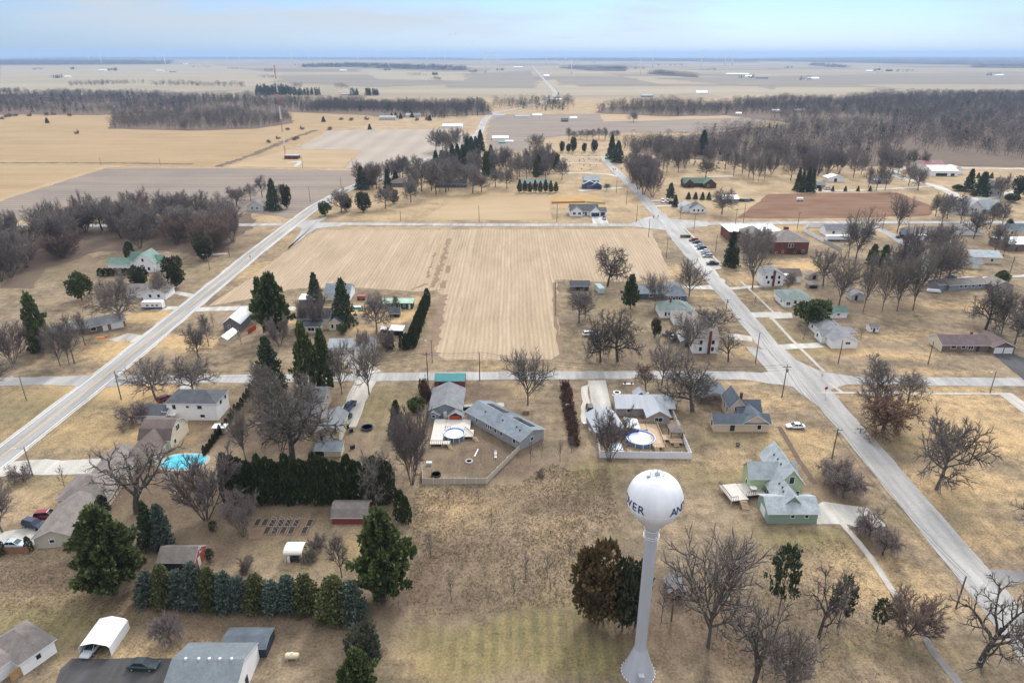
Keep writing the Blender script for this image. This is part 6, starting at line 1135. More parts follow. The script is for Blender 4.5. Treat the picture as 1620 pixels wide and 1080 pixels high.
for dz in (.35, 1.35, 1.7):
    m_ = MB(); torus(m_, 1.12, .04, zn - dz)
    for k in range(6): a = k * 1.047; m_.bar((.86 * math.cos(a), .86 * math.sin(a), zn - dz), (1.12 * math.cos(a), 1.12 * math.sin(a), zn - dz), .05)
    m_.build("railing", trimw, wt)
m_ = MB(); torus(m_, .95, .05, zc + TRd * .985 + .25, 28, 5)
for k in range(10): a = k * .628; m_.bar((.95 * math.cos(a), .95 * math.sin(a), zc + TRd * .96), (.95 * math.cos(a), .95 * math.sin(a), zc + TRd * .985 + .25), .05)
m_.build("roof_railing", trimg, wt)
m_ = MB(); m_.lathe([(.42, zc + TRd - .15), (.42, zc + TRd + .12), (.2, zc + TRd + .3), (.05, zc + TRd + .42)], 14); m_.bar((.0, 0, zc + TRd + .3), (0, 0, zc + TRd + 1.3), .06); m_.build("vent", trimg, wt)
m_ = MB(); m_.box(-1.5, -1.0, -.5, -.1, zc + TRd * .93, zc + TRd * .93 + .3); m_.build("hatch", trimg, wt)
cam_az = math.atan2(-TY, -TX)
def letter(ch, az, hh=1.28):
    cu = bpy.data.curves.new("glyph", "FONT"); cu.body = ch; cu.size = hh * 1.38; cu.align_x = "CENTER"; cu.offset = .022
    ob = bpy.data.objects.new("glyph", cu); C.objects.link(ob); dg = bpy.context.evaluated_depsgraph_get(); me = bpy.data.meshes.new_from_object(ob.evaluated_get(dg)); bpy.data.objects.remove(ob)
    bm = bmesh.new(); bm.from_mesh(me); bmesh.ops.triangulate(bm, faces=bm.faces); bmesh.ops.subdivide_edges(bm, edges=[e for e in bm.edges if e.calc_length() > .25], cuts=3, use_grid_fill=True); bm.to_mesh(me); bm.free()
    rr = TRd + .03
    for v in me.vertices:
        a = az + v.co.x / rr; la = (v.co.y - .35 * hh) / rr - .02; v.co = (rr * math.cos(la) * math.cos(a), rr * math.cos(la) * math.sin(a), zc + rr * math.sin(la))
    me.materials.clear(); me.materials.append(ink); o = bpy.data.objects.new("lettering", me); C.objects.link(o); o.parent = tk
for start in (43, -26 - 6 * 16.5):
    for i, ch_ in enumerate("ANDOVER"): letter(ch_, cam_az + R(start + i * 16.5))
# ================================================================ MAST, TURBINES
mr_, mw_ = mat("mast_red", (.36, .09, .07), .6, .1, 1), mat("mast_white", (.72, .70, .68), .6, .1, 1)
MX, MY = G(452, 250); MH = height_to(MX, MY, 103); ma = empty("radio_mast", (MX, MY, 0)); tag(ma, "tall thin red and white lattice radio mast beside the brick hut", "radio mast")
for s_ in range(7):
    m_ = MB(); z0, z1 = MH * s_ / 7, MH * (s_ + 1) / 7; cs = [(.62 * math.cos(a), .62 * math.sin(a)) for a in (0.5, 2.6, 4.7)]
    for c_ in cs: m_.bar((*c_, z0), (*c_, z1), .15)
    n_ = 8
    for k in range(n_):
        for q in range(3): a_, b_ = cs[q], cs[(q + 1) % 3]; m_.bar((*a_, z0 + (z1 - z0) * k / n_), (*b_, z0 + (z1 - z0) * (k + 1) / n_), .07)
    m_.build("mast_section", mr_ if s_ % 2 == 0 else mw_, ma)
tw_m = mat("turbine_white", (.75, .76, .77), .5, .04, .1)
def make_turbine():
    root = empty("wind_turbine"); m_ = MB(); m_.lathe([(2.1, -.2), (1.9, 20), (1.6, 50), (1.2, 80)], 12); m_.build("tower", tw_m, root, smooth=True)
    m_ = MB(); m_.prism([(-1.6, 79.6), (1.6, 79.6), (1.7, 81.5), (1.2, 83), (-1.2, 83), (-1.7, 81.5)], -4, 7, "y"); m_.build("nacelle", tw_m, root)
    m_ = MB(); m_.add([(.0, -7, 81.4)] + [(1.5 * math.cos(a), -4, 81.4 + 1.5 * math.sin(a)) for a in [k * .785 for k in range(8)]], [(0, k + 1, (k + 1) % 8 + 1) for k in range(8)]); m_.build("hub", tw_m, root)
    for k in range(3):
        m_ = MB(); P = [(.0, .9), (3, 1.1), (9, 2.1), (25, 1.5), (45, .35)]; vs = []
        for r_, w_ in P: vs += [(-w_ * .35, -.2, r_), (w_ * .65, .1, r_), (w_ * .65, .35, r_), (-w_ * .35, .2, r_)]
        fs = [(4 * i + j, 4 * i + (j + 1) % 4, 4 * i + 4 + (j + 1) % 4, 4 * i + 4 + j) for i in range(4) for j in range(4)] + [(16, 17, 18, 19)]
        m_.add(vs, fs); b_ = m_.build("blade", tw_m, root); b_.location = (0, -5.2, 81.4); b_.rotation_euler = (0, k * 2.094, 0)
    return root
turb = make_turbine(); first = True
TB = [(161,101,83,"white wind turbine before the blue wood on the left horizon"),(262,103,86,"white wind turbine right of the one before the left blue wood"),(768,116,85,"near white wind turbine left of the straight far road"),(704,102,84,"white wind turbine above the long blue wood"),(904,117,95,"white wind turbine just right of the straight far road"),(1013,118,96,"nearest white wind turbine with its blades spread low"),(1032,107,85,"white wind turbine just behind the nearest one"),(1109,105,82,"white wind turbine alone, first right of the near pair"),(1147,104,83,"white wind turbine, left of the right hand pair"),(1158,104,84,"white wind turbine, right of the right hand pair"),(864,103,83,"white wind turbine above the straight far road"),(463,101,82,"white wind turbine above the radio mast")]
for i in range(44): TB.append((12 + i * 21.3 + (i * 37 % 13), 92 + (i * 29 % 5), None, None))
for i, (u, vb, vh, lab) in enumerate(TB):
    o = turb if i == 0 else copy_tree(turb); X, Y = G(u, vb); s_ = (height_to(X, Y, vh) / 81.4) if vh else 1.35
    o.location = (X, Y, 0); o.scale = (s_ * 1.25, s_, s_); o.rotation_euler = (0, 0, R((i * 47) % 50 - 25))
    r_ = kids_of(turb) if i == 0 else list(o.children)
    for ch_ in r_:
        if ch_.name.startswith("blade"): ch_.rotation_euler[1] += R(i * 41 % 120)
    tag(o, lab or "tiny pale wind turbine along the hazy horizon", "wind turbine", None if lab else "tiny wind turbines along the horizon")
# ================================================================ POLES
pole_m = mat("pole_timber", (.12, .09, .07), .9, .25, 2); poleg = mat("pole_grey", (.20, .18, .165), .9, .2, 2); cer = mat("insulator", (.6, .6, .6), .3, .1, 3)
def make_pole(arm, lamp, tr):
    root = empty("utility_pole" if not lamp else "street_lamp"); m_ = MB(); m_.lathe([(.17, -.1), (.11, 9)], 8); m_.build("pole", pole_m if not lamp else poleg, root)
    if arm:
        m_ = MB(); m_.box(-1.2, 1.2, -.16, -.04, 8.35, 8.5); m_.build("crossarm", pole_m, root)
        for x in (-1.1, -.5, .5, 1.1): m_ = MB(); m_.lathe([(.07, 8.5), (.09, 8.6), (.05, 8.72)], 6, 0, (x, -.1, 0)); m_.build("insulator", cer, root)
    if tr: m_ = MB(); m_.lathe([(.25, 7.0), (.27, 7.1), (.27, 7.9), (.2, 8.0)], 10, 0, (.38, 0, 0)); m_.build("transformer", mat("transformer_grey", (.35, .36, .37), .5, .1, 1), root)
    if lamp:
        m_ = MB(); m_.bar((0, 0, 8.5), (-1.5, 0, 8.9), .07); m_.build("lamp_arm", poleg, root); m_ = MB(); m_.box(-2.1, -1.4, -.14, .14, 8.82, 8.98); m_.build("lamp_head", mat("lamp_head_grey", (.55, .56, .57), .4, .1, 1), root)
    return root
PK = {}
def pole(kind, u, vb, vt, label):
    X, Y = G(u, vb); h = max(6.0, min(14.0, height_to(X, Y, vt)))
    if kind not in PK: o = PK[kind] = make_pole("a" in kind, "l" in kind, "t" in kind)
    else: o = copy_tree(PK[kind])
    o.location = (X, Y, 0); o.scale = (1, 1, h / 9); o.rotation_euler = (0, 0, {"l": .3}.get(kind, 0.05)); tag(o, label, "street lamp" if "l" in kind else "utility pole", None)
for r_ in [("l",52,752,707,"street lamp beside the highway at the concrete drive"),("t",192,632,587,"pole at the widened highway corner"),("l",42,633,594,"street lamp left of the highway corner"),("a",677,602,557,"pole on the cross street in front of the teal shed"),("l",684,574,537,"pole with pale lamp at the foot of the stubble field"),("p",759,602,557,"plain pole on the cross street right of the teal shed"),("at",1237,628,577,"tall pole in the wide corner of the two village streets"),("at",1316,725,677,"pole with cross arm above the green house crabapples"),("l",1566,621,587,"street lamp on the sidewalk of the right lawn"),("p",1326,575,538,"pole in front of the white ranch gable"),("p",1468,576,540,"pole beside the brown brick ranch"),("p",1195,574,526,"brown pole on the corner near the gnarled stubby tree"),("at",1148,497,473,"pole with transformer at the gravel drive"),("p",1054,408,377,"pole on the street edge of the stubble field, nearer"),("p",1026,375,345,"pole on the street edge of the stubble field, farther"),("p",1007,351,325,"pole just beyond the cross road junction"),("p",881,351,322,"pole left of the new white ranch house"),("p",1098,362,340,"pole on the right of the cross road junction"),("a",1163,357,330,"pole at the rusty field corner"),("p",1132,398,372,"pole behind the row of parked cars"),("p",758,351,325,"pole on the far cross road above the stubble field"),("p",634,350,333,"pole on the far cross road near the junction"),("l",332,427,402,"street lamp on the highway lawn below the thicket"),("p",363,405,384,"pole beside the highway at the thicket"),("a",1261,363,335,"pole behind the brick school"),("p",1396,362,336,"pole at the start of the side street"),("p",1441,385,355,"pole in front of the grey ranch house"),("at",1596,438,405,"pole with cross arm at the right gravel lane"),("p",991,323,300,"pole beside the blue house drive, nearer"),("p",975,305,282,"pole beside the blue house drive, farther"),("p",491,320,295,"pole beside the highway below the bend"),("p",540,298,280,"pole beside the highway at the bend"),("p",558,267,250,"pole at the pale bean field"),("p",479,266,247,"leaning pole by the mast access loop"),("p",160,262,249,"pole on the weedy bank, left"),("p",254,263,250,"pole on the weedy bank, right"),("p",1512,962,911,"pole behind the gnarled tree at lower right"),("p",1176,352,322,"pole in the litter strip by the rusty field"),("p",1062,981,935,"thin post beside the tiny red shed")]: pole(*r_)
wire_m = mat("wire_black", (.03, .03, .03), .6, .1, 1); PP = {}
def wire(a, b_, label):
    (ua, va, ta), (ub, vb, tb) = a, b_; A = (*G(ua, va), 0); B_ = (*G(ub, vb), 0); za = max(6, min(14, height_to(*A[:2], ta))); zb_ = max(6, min(14, height_to(*B_[:2], tb)))
    o0 = Vector((A[0], A[1], 0)); dx, dy = B_[0] - A[0], B_[1] - A[1]; q = MB(); Lh = math.hypot(dx, dy); nx, ny = -dy / Lh, dx / Lh; n_ = 14
    pt = lambda f_, off, dz: (dx * f_ + nx * off, dy * f_ + ny * off, za + (zb_ - za) * f_ - Lh * .03 * 4 * f_ * (1 - f_) - dz)
    root = empty("power_line", o0); tag(root, label, "power line")
    for off, dz in ((-.9, .3), (.0, .1), (.9, .3), (0, 1.6)):
        q = MB()
        for k in range(n_): q.bar(pt(k / n_, off, dz), pt((k + 1) / n_, off, dz), .035)
        q.build("wire", wire_m, root)
for a, b_, lab in [((677,602,557),(759,601,557),"power line spanning between the two poles by the teal shed"),((759,601,557),(1237,628,577),"long power line along the cross street to the corner pole"),((1195,574,526),(1237,628,577),"power line from the brown pole to the wide corner pole"),((1237,628,577),(1316,725,677),"power line from the corner pole down to the crabapples"),((1316,725,677),(1512,962,911),"power line along the village street to the lower right"),((1148,497,473),(1195,574,526),"power line between the gravel drive pole and the brown pole"),((1054,408,377),(1148,497,473),"power line along the stubble field edge by the street"),((192,632,587),(677,602,557),"power line along the cross street from the highway corner"),((52,752,707),(192,632,587),"power line beside the highway to the widened corner")]: wire(a, b_, lab)
# ================================================================ VEHICLES
tyre = mat("tyre_rubber", (.02, .02, .02), .8, .2, 4); rim = mat("wheel_rim", (.45, .46, .48), .35, .1, 4, metal=.6); lampm = mat("headlamp_lens", (.75, .77, .8), .15, .05, 4); tail = mat("tail_lamp", (.35, .02, .02), .3, .1, 4)
def paint(n, c): return mat("car_paint_" + n, c, .25, .05, .6)
PC = {k: paint(k, v) for k, v in dict(white=(.75, .76, .77), silver=(.42, .44, .46), navy=(.025, .04, .085), black=(.012, .013, .015), red=(.20, .012, .02), darkgreen=(.035, .055, .055), grey=(.14, .15, .16), blue=(.04, .09, .22), paleblue=(.45, .55, .65)).items()}
def loft(mb, st, m=0):
    n = len(st[0]); vs = [p for s_ in st for p in s_]; fs = [(i * n + j, i * n + (j + 1) % n, (i + 1) * n + (j + 1) % n, (i + 1) * n + j) for i in range(len(st) - 1) for j in range(n)]
    fs += [tuple(range(n - 1, -1, -1)), tuple(range((len(st) - 1) * n, len(st) * n))]; mb.add(vs, fs, m)
def make_car(kind):
    root = empty({"sedan": "parked_car", "suv": "parked_car", "pickup": "pickup_truck", "van": "parked_van"}[kind]); hw = .9
    low = {"sedan": [(-2.3, .5, .80, .78), (-2.15, .32, .92, .86), (-1.3, .28, .98, .9), (.6, .28, .95, .9), (1.7, .28, .86, .88), (2.2, .32, .74, .82), (2.35, .45, .6, .7)],
           "suv": [(-2.3, .5, 1.0, .82), (-2.2, .36, 1.1, .9), (-1.2, .34, 1.12, .93), (.8, .34, 1.1, .93), (1.7, .34, 1.02, .91), (2.2, .38, .9, .85), (2.35, .5, .75, .74)],
           "pickup": [(-2.8, .55, 1.0, .88), (-2.7, .42, 1.12, .94), (-.9, .42, 1.12, .95), (.9, .42, 1.14, .95), (2.2, .42, 1.06, .93), (2.75, .46, .95, .88), (2.85, .55, .8, .8)],
           "van": [(-2.4, .45, 1.2, .92), (-2.3, .36, 1.3, .97), (.8, .36, 1.25, .97), (1.8, .36, 1.1, .93), (2.4, .4, .9, .85), (2.5, .5, .75, .76)]}[kind]
    cab = {"sedan": (-1.75, -1.0, .35, 1.15, 1.42), "suv": (-2.15, -1.85, .55, 1.3, 1.72), "pickup": (-.75, -.6, .85, 1.5, 1.82), "van": (-2.3, -2.2, .9, 1.9, 2.05)}[kind]
    sec = lambda x, z0, z1, w: [(x, -w * .86, z0), (x, w * .86, z0), (x, w, z0 + (z1 - z0) * .35), (x, w, z0 + (z1 - z0) * .75), (x, w * .84, z1), (x, -w * .84, z1), (x, -w, z0 + (z1 - z0) * .75), (x, -w, z0 + (z1 - z0) * .35)]
    m_ = MB(); loft(m_, [sec(*s_) for s_ in low]); zt = low[2][2] - .04; a, b_, c_, d_, zr = cab; w0, w1 = low[2][3] * .86, low[2][3] * .70
    m_.add([(b_, -w1, zr), (c_, -w1, zr), (c_, w1, zr), (b_, w1, zr), (b_ + .05, -w1 * .95, zr + .05), (c_ - .08, -w1 * .95, zr + .05), (c_ - .08, w1 * .95, zr + .05), (b_ + .05, w1 * .95, zr + .05)], [(3, 2, 1, 0), (4, 5, 6, 7), (0, 1, 5, 4), (1, 2, 6, 5), (2, 3, 7, 6), (3, 0, 4, 7)])
    for y in (-1, 1):
        for xb, xt in ((a, b_), ((a + d_) / 2 - .1, (b_ + c_) / 2 - .1), (d_, c_)): m_.bar((xb, y * w0 * 1.0, zt), (xt, y * w1, zr), .09, .07)
    m_.build("body", PC["white"], root, smooth=False)
    if kind == "pickup": q = MB(); q.box(-2.6, -.95, -.78, .78, 1.13, 1.15); q.build("bed", tyre, root)
    m_ = MB(); m_.add([(a, -w0, zt), (d_, -w0, zt), (d_, w0, zt), (a, w0, zt), (b_, -w1, zr), (c_, -w1, zr), (c_, w1, zr), (b_, w1, zr)], [(0, 1, 5, 4), (1, 2, 6, 5), (2, 3, 7, 6), (3, 0, 4, 7)]); m_.build("window", glass, root)
    wx_ = 1.4 if kind != "pickup" else 1.75; wr = .33 if kind == "sedan" else .38
    for x in (-wx_, wx_):
        for y in (-1, 1):
            t_ = MB(); t_.lathe([(wr * .6, -.11), (wr, -.09), (wr, .09), (wr * .6, .11)], 16); to = t_.build("wheel", tyre, root, (x, y * low[2][3] * .92, wr), smooth=False); to.rotation_euler = (R(90), 0, 0)
            r2 = MB(); r2.lathe([(wr * .58, -.115), (wr * .5, -.125), (wr * .5, .125), (wr * .58, .115)], 10); r2.build("rim", rim, to)
    for y in (-1, 1):
        e = low[-2]; q = MB(); q.box(e[0] - .12, e[0] + .09, y * e[3] * .72 - .17, y * e[3] * .72 + .17, e[2] - .22, e[2] - .08); q.build("headlight", lampm, root)
        e = low[1]; q = MB(); q.box(e[0] - .12, e[0] + .05, y * e[3] * .78 - .12, y * e[3] * .78 + .12, e[2] - .28, e[2] - .1); q.build("tail_light", tail, root)
    return root
CK = {}
def car(kind, u, v, deg, color, label, group=None):
    X, Y = G(u, v)
    if kind not in CK: o = CK[kind] = make_car(kind); ks = list(o.children); KIDS[o.name] = ks
    else: o = copy_tree(CK[kind]); ks = list(o.children)
    for ch_ in ks:
        if ch_.name.split(".")[0] == "body": ch_.material_slots[0].link = "OBJECT"; ch_.material_slots[0].material = PC[color]
    o.location = (X, Y, .05); o.rotation_euler = (0, 0, R(deg)); o.scale = (1.03, 1.03, 1.03); tag(o, label, {"pickup": "pickup truck", "van": "van"}.get(kind, "car"), group)
for r_ in [("suv",75,819,8,"red","dark red estate car beside the brown house garage wing"),("suv",54,833,-18,"navy","navy estate car nearest the camera on the concrete court"),("sedan",24,864,0,"paleblue","pale blue car behind the wooden fence"),("sedan",228,1055,-2,"darkgreen","dark green car parked alone on the black asphalt"),("sedan",149,1026,-95,"silver","silver car inside the white carport"),("pickup",553,646,-104,"navy","dark pickup truck on the pale gravel drive"),("sedan",548,664,-102,"navy","dark car parked behind the pickup truck"),("sedan",1258,677,178,"white","white sedan on the grass by the street corner"),("suv",933,649,90,"black","black car beside the broad white drive"),("suv",263,634,55,"red","red car behind the white two storey house"),("suv",956,347,-95,"navy","dark car on the drive of the new white ranch"),
  ("van",1048,320,-95,"white","white van, left of two on the gravel drive"),("van",1056,320,-95,"white","white van, right of two on the gravel drive"),("suv",1063,323,0,"black","dark car beside the two white vans"),("suv",932,531,10,"white","white car under the bare dark tree, front"),("pickup",944,530,160,"silver","silver pickup under the bare dark tree"),("sedan",1066,536,40,"white","white car in the yard left of the two storey house"),("sedan",1058,531,170,"grey","grey car in the yard beside the white one"),("pickup",1426,377,5,"navy","navy pickup in front of the grey ranch house"),("suv",1429,371,20,"blue","blue car behind the navy pickup"),("sedan",1504,440,0,"navy","dark car on the lane behind the long grey house"),("suv",1173,319,0,"black","dark car beside the grey steel shed, left"),("suv",1181,319,0,"grey","grey car beside the grey steel shed, middle"),("sedan",1188,318,0,"black","dark car beside the grey steel shed, right"),("van",1309,300,0,"white","white van at the low grey shed"),("suv",752,218,80,"black","tiny dark car driving on the far road"),("suv",317,338,10,"navy","dark car at the house by the thicket")]: car(*r_)
for i, (u, v, k, c_, lab) in enumerate([(1097,382,"suv","red","dark red car, farthest in the row beside the school lawn"),(1102,385,"sedan","navy","navy car, second from the far end of the parked row"),(1106,390,"sedan","silver","silver car, third from the far end of the parked row"),(1110,395,"suv","navy","navy car in the middle of the parked row"),(1115,399,"sedan","white","white car after the middle of the parked row"),(1117,403,"sedan","grey","grey car near the close end of the parked row"),(1119,407,"suv","silver","silver car, second from the near end of the parked row"),(1127,419,"pickup","black","black pickup apart at the near end of the parked row")]): car(k, u, v, 182, c_, lab, "cars parked along the street")
def body_box(root, name, x0, x1, y0, y1, z0, z1, m, ch=.2):
    q = MB(); q.prism([(x0, z0), (x1, z0), (x1, z1 - ch), (x1 - ch, z1), (x0 + ch, z1), (x0, z1 - ch)], y0, y1, "y"); return q.build(name, m, root)
def trailer(name, label, cat, u, v, deg, Lh, Wd, Hh, m, stripe=None, wins=(), axle=0):
    X, Y = G(u, v); root = empty(name, (X, Y, 0), R(deg)); tag(root, label, cat); body_box(root, "body", 0, Lh, 0, Wd, .45, Hh, m, .35)
    if stripe: q = MB(); q.box(.05, Lh - .05, -.015, Wd + .015, .5, 1.0); q.build("stripe", stripe, root)
    for x, w_ in wins: q = MB(); q.box(x, x + w_, -.03, .02, 1.45, 2.0); q.build("window", glass, root)
    for y in (.05, Wd - .3):
        for x in (Lh * .5 - .45, Lh * .5 + .45): q = MB(); q.lathe([(.36, -.12), (.36, .12)], 14); w_ = q.build("wheel", tyre, root, (x + axle, y + .12, .36)); w_.rotation_euler = (R(90), 0, 0)
    q = MB(); q.bar((Lh, Wd / 2 - .5, .5), (Lh + 1.2, Wd / 2, .5), .1); q.bar((Lh, Wd / 2 + .5, .5), (Lh + 1.2, Wd / 2, .5), .1); q.build("hitch", tyre, root); return root
trailer("camper_trailer", "white camper trailer with blue lower band by the highway", "camper", 224, 490, 2, 8.0, 2.5, 3.1, PC["white"], PC["blue"], [(2, 1.0), (4, .8), (5.6, .8)])
trailer("cargo_trailer", "pale teal cargo trailer on the lawn behind the dark field shed", "trailer", 956, 466, 100, 6.5, 2.3, 2.9, mat("trailer_teal", (.42, .52, .52), .5, .08, 1))
trailer("camper_trailer", "white trailer with blue band inside the white fenced yard", "trailer", 1308, 382, 0, 12, 3, 3.0, PC["white"], PC["blue"])
trailer("boat_trailer", "small white boat on the lawn below the long grey house", "boat", 1467, 463, -15, 5, 1.8, 1.3, PC["white"])
# ================================================================ FENCES
def fence(name, label, pts, h, m, panel=2.4, postm=None, posth=.15, thick=.06, rails=False, world=None):
    P = world or [np.array(G(*p)) for p in pts]; root = empty(name, (*P[0], 0)); tag(root, label, "fence"); o0 = P[0]; n = 0
    for a, b_ in zip(P[:-1], P[1:]):
        d = b_ - a; Ln = np.linalg.norm(d); k = max(1, round(Ln / panel))
        for i in range(k):
            p, q = a + d * i / k - o0, a + d * (i + 1) / k - o0; g_ = (q - p) / np.linalg.norm(q - p) * .07; f = MB()
            if rails:
                for z in (h * .3, h * .6, h * .95): f.bar((*(p + g_), z), (*(q - g_), z), thick, .12)
            else: f.bar((*(p + g_), h * .5 + .03), (*(q - g_), h * .5 + .03), thick, h - .06)
            f.build("panel", m, root); f = MB(); f.box(p[0] - .075, p[0] + .075, p[1] - .075, p[1] + .075, 0, h + posth); f.build("post", postm or m, root); n += 1
        if b_ is P[-1]: q = b_ - o0; f = MB(); f.box(q[0] - .075, q[0] + .075, q[1] - .075, q[1] + .075, 0, h + posth); f.build("post", postm or m, root)
    return root
vinyl = mat("vinyl_white", (.76, .77, .79), .5, .04, 1); vtan = mat("vinyl_tan", (.46, .42, .35), .55, .06, 1); vpost = mat("vinyl_cream", (.66, .62, .54), .55, .05, 1)
fence("white_fence", "bright white vinyl fence round three sides of the pool yard", [(941,672),(949,724),(1093,726),(1062,655),(1052,655)], 1.9, vinyl, 2.4)
fence("tan_fence", "tan vinyl fence with pale posts bending round the trampled yard", [(668,745),(669,765),(770,765),(825,709)], 1.5, vtan, 2.3, vpost)
fence("wooden_fence", "jagged dark brown timber fence between the two left yards", [(322,722),(345,691),(365,664)], 1.9, wood_d, 1.8, posth=.1)
SP2 = [np.array(G(*p)) for p in ((366,662),(378,646),(397,624))]
fence("wooden_fence", "orange brown timber fence at the left edge by the small arborvitae", [(-20,878),(46,876)], 1.8, wood_f, 2.4)
fence("wooden_fence", "orange timber fence at the white house in the lower left corner", [(20,1078),(40,1064)], 1.8, mat("new_fence_timber", (.42, .25, .12), .8, .2, 2), 2)
fence("white_fence", "white fence round the yard beside the brick school", [(1303,384),(1270,366),(1278,360),(1306,360)], 1.9, vinyl, 3)
fence("grey_fence", "grey timber fence running on from the white school yard fence", [(1303,384),(1330,398)], 1.9, trimg, 3)
fence("wooden_fence", "red timber fence piece right of the grey barn", [(393,529),(405,521)], 1.8, redtin, 2)
fence("wooden_fence", "brown timber fence behind the house near the camper", [(128,486),(158,465)], 1.6, wood_f, 2.4, rails=True)
fence("garden_netting", "orange garden netting behind the new white ranch", [(873,322),(926,321)], 1.2, mat("orange_net", (.50, .22, .08), .8, .15, 1), 3)
fence("garden_netting", "pale green garden netting beside the orange netting", [(928,321),(957,323)], 1.0, mat("green_net", (.28, .36, .22), .8, .15, 1), 3)
fence("wire_fence", "post and wire fence round the stubble field corner", [(879,500),(879,447),(905,446)], 1.1, wood_d, 3, rails=True, thick=.02)
fence("timber_screen", "dark timber screen behind the pale slab and the diagonal house", [(731,652),(764,648)], 1.5, wood_d, 2)
for i in range(16):                                            # jagged young evergreens topping the timber fence line
    f = i / 15; u = 324 + 73 * f; v = 721 - 98 * f; tree("arb", u, v, v - 17 + (i * 29 % 5), 7, "thin dark evergreen in the jagged line along the left yards", "jagged evergreen line")
# ================================================================ POOLS, DECKS, YARD THINGS
poolb = mat("pool_liner_blue", (.02, .10, .42), .4, .12, 1); ice = mat("pool_cover_ice", (.62, .70, .78), .3, .08, .8); cover = mat("winter_cover_cyan", (.03, .42, .60), .5, .35, .7, col2=(.10, .62, .78)); pbl = mat("pool_wall", (.10, .15, .24), .4, .15, 1)
def round_pool(u, v, r_, h, label, rimw=.5):
    X, Y = G(u, v); root = empty("swimming_pool", (X, Y, 0)); tag(root, label, "pool"); m_ = MB(); m_.lathe([(r_, -.05), (r_, h)], 40, caps=False); m_.lathe([(r_ - .04, h - .45), (r_ - .04, h)], 40, caps=False); m_.build("wall", pbl, root)
    m_ = MB(); torus(m_, r_ - .02, .09, h, 40, 6); m_.build("rail", vinyl, root); m_ = MB(); m_.lathe([(r_ - rimw, h - .22), (r_ - .05, h - .08)], 40, caps=False); m_.build("cover_edge", poolb, root)
    m_ = MB(); m_.lathe([(.02, h - .20), (r_ * .5, h - .21), (r_ - rimw + .01, h - .215)], 40, caps=False); m_.build("cover", ice, root)
    for k in range(12): a = k * .5236; q = MB(); q.box(-.06, .06, -.06, .06, 0, h); q.build("upright", vinyl, root, (math.cos(a) * (r_ + .07), math.sin(a) * (r_ + .07), 0), a)
round_pool(1013, 698, 3.6, 1.25, "round blue rimmed pool with icy cover inside the white fence", .75); round_pool(719, 691, 2.7, 1.2, "round blue pool set in the pale deck of the grey house", .45)
def deck(label, u, v, deg, parts, h, m=wood_p, rails=(), stairs=(), railm=wood_d):
    X, Y = G(u, v); root = empty("deck", (X, Y, 0), R(deg)); tag(root, label, "deck")
    for x0, x1, y0, y1 in parts:
        q = MB(); q.box(x0, x1, y0, y1, h - .14, h); q.build("platform", m, root)
        for x in (x0 + .15, x1 - .15):
            for y in (y0 + .15, y1 - .15): q = MB(); q.box(x - .07, x + .07, y - .07, y + .07, 0, h - .14); q.build("post", m, root)
    for (xa, ya, xb, yb) in rails:
        q = MB(); q.bar((xa, ya, h + .95), (xb, yb, h + .95), .1, .08); n_ = max(2, int(math.hypot(xb - xa, yb - ya) / .5))
        for k in range(n_ + 1): f = k / n_; q.bar((xa + (xb - xa) * f, ya + (yb - ya) * f, h), (xa + (xb - xa) * f, ya + (yb - ya) * f, h + .95), .07)
        q.build("railing", railm, root)
    for (x, y, w_, dx, dy) in stairs:
        q = MB(); n_ = max(2, int(h / .18))
        for k in range(n_): q.box(min(x, x + w_) + dx * .26 * k, max(x, x + w_) + dx * .26 * k, y + dy * .26 * k - .26, y + dy * .26 * k, h - .16 * (k + 1) - .06, h - .16 * (k + 1))
        q.build("stairs", wood_t, root)
    return root
deck("pale grey timber deck round the pool of the grey house", 680, 707, 0, [(0, 3.1, 0, 12.6), (3.2, 9.6, 7.2, 12.4), (3.2, 5.0, -.0, 1.6), (8.2, 10.6, 3.6, 7.1)], .9, wood_p, [(8.3, 7.0, 10.5, 3.7), (3.2, 6.9, 4.6, 7.15), (0, .1, 4.9, .1)], [(4.3, 0, 1.0, .6, -1.0), (10.4, 3.6, 1.0, .7, -.8)])
deck("golden timber deck beside the round pool inside the white fence", 1026, 713, 0, [(1.2, 4.0, 0, 11.5), (-3, 1.1, 8.5, 11.5)], 1.1, wood_t, [(4.0, 0, 4.0, 11.5), (-3, 11.5, 4, 11.5), (0.8, 0, 4.0, 0)], [(1.4, 0, 1.1, 0, -1)], wood_t)
deck("tan timber platform under the garden canopy", 1060, 704, 0, [(-3.5, 0, 1.5, 4), (0, 3.2, 0, 4)], .7, wood_t, [(0, 0, 3.2, 0)], [(.8, 0, 1.4, 0, -1)], wood_t)
deck("pair of tan timber landings along the right white fence", 1056, 676, 0, [(0, 3.6, 0, 3.2), (0, 3.4, 4.2, 7.4)], .5, wood_t)
deck("weathered raised deck with stairs at the green house", 1180, 808, 10, [(-2.4, 1.6, 2.2, 8.2), (1.7, 6.2, 3.4, 8.0)], 1.3, wood_p, [(-2.4, 2.3, -2.4, 8.2), (-2.4, 2.3, -.8, 2.3), (1.8, 3.5, 5.4, 3.5)], [(-.6, 2.0, 1.6, 0, -1)])
deck("white railed balcony with steps on the white two storey house", 259, 668, 0, [(0, 3.4, 0, 2.0)], 2.2, trimw, [(0, 0, 3.4, 0), (0, 0, 0, 2)], [(2.4, 0, 1.0, .9, -.2)], trimw)
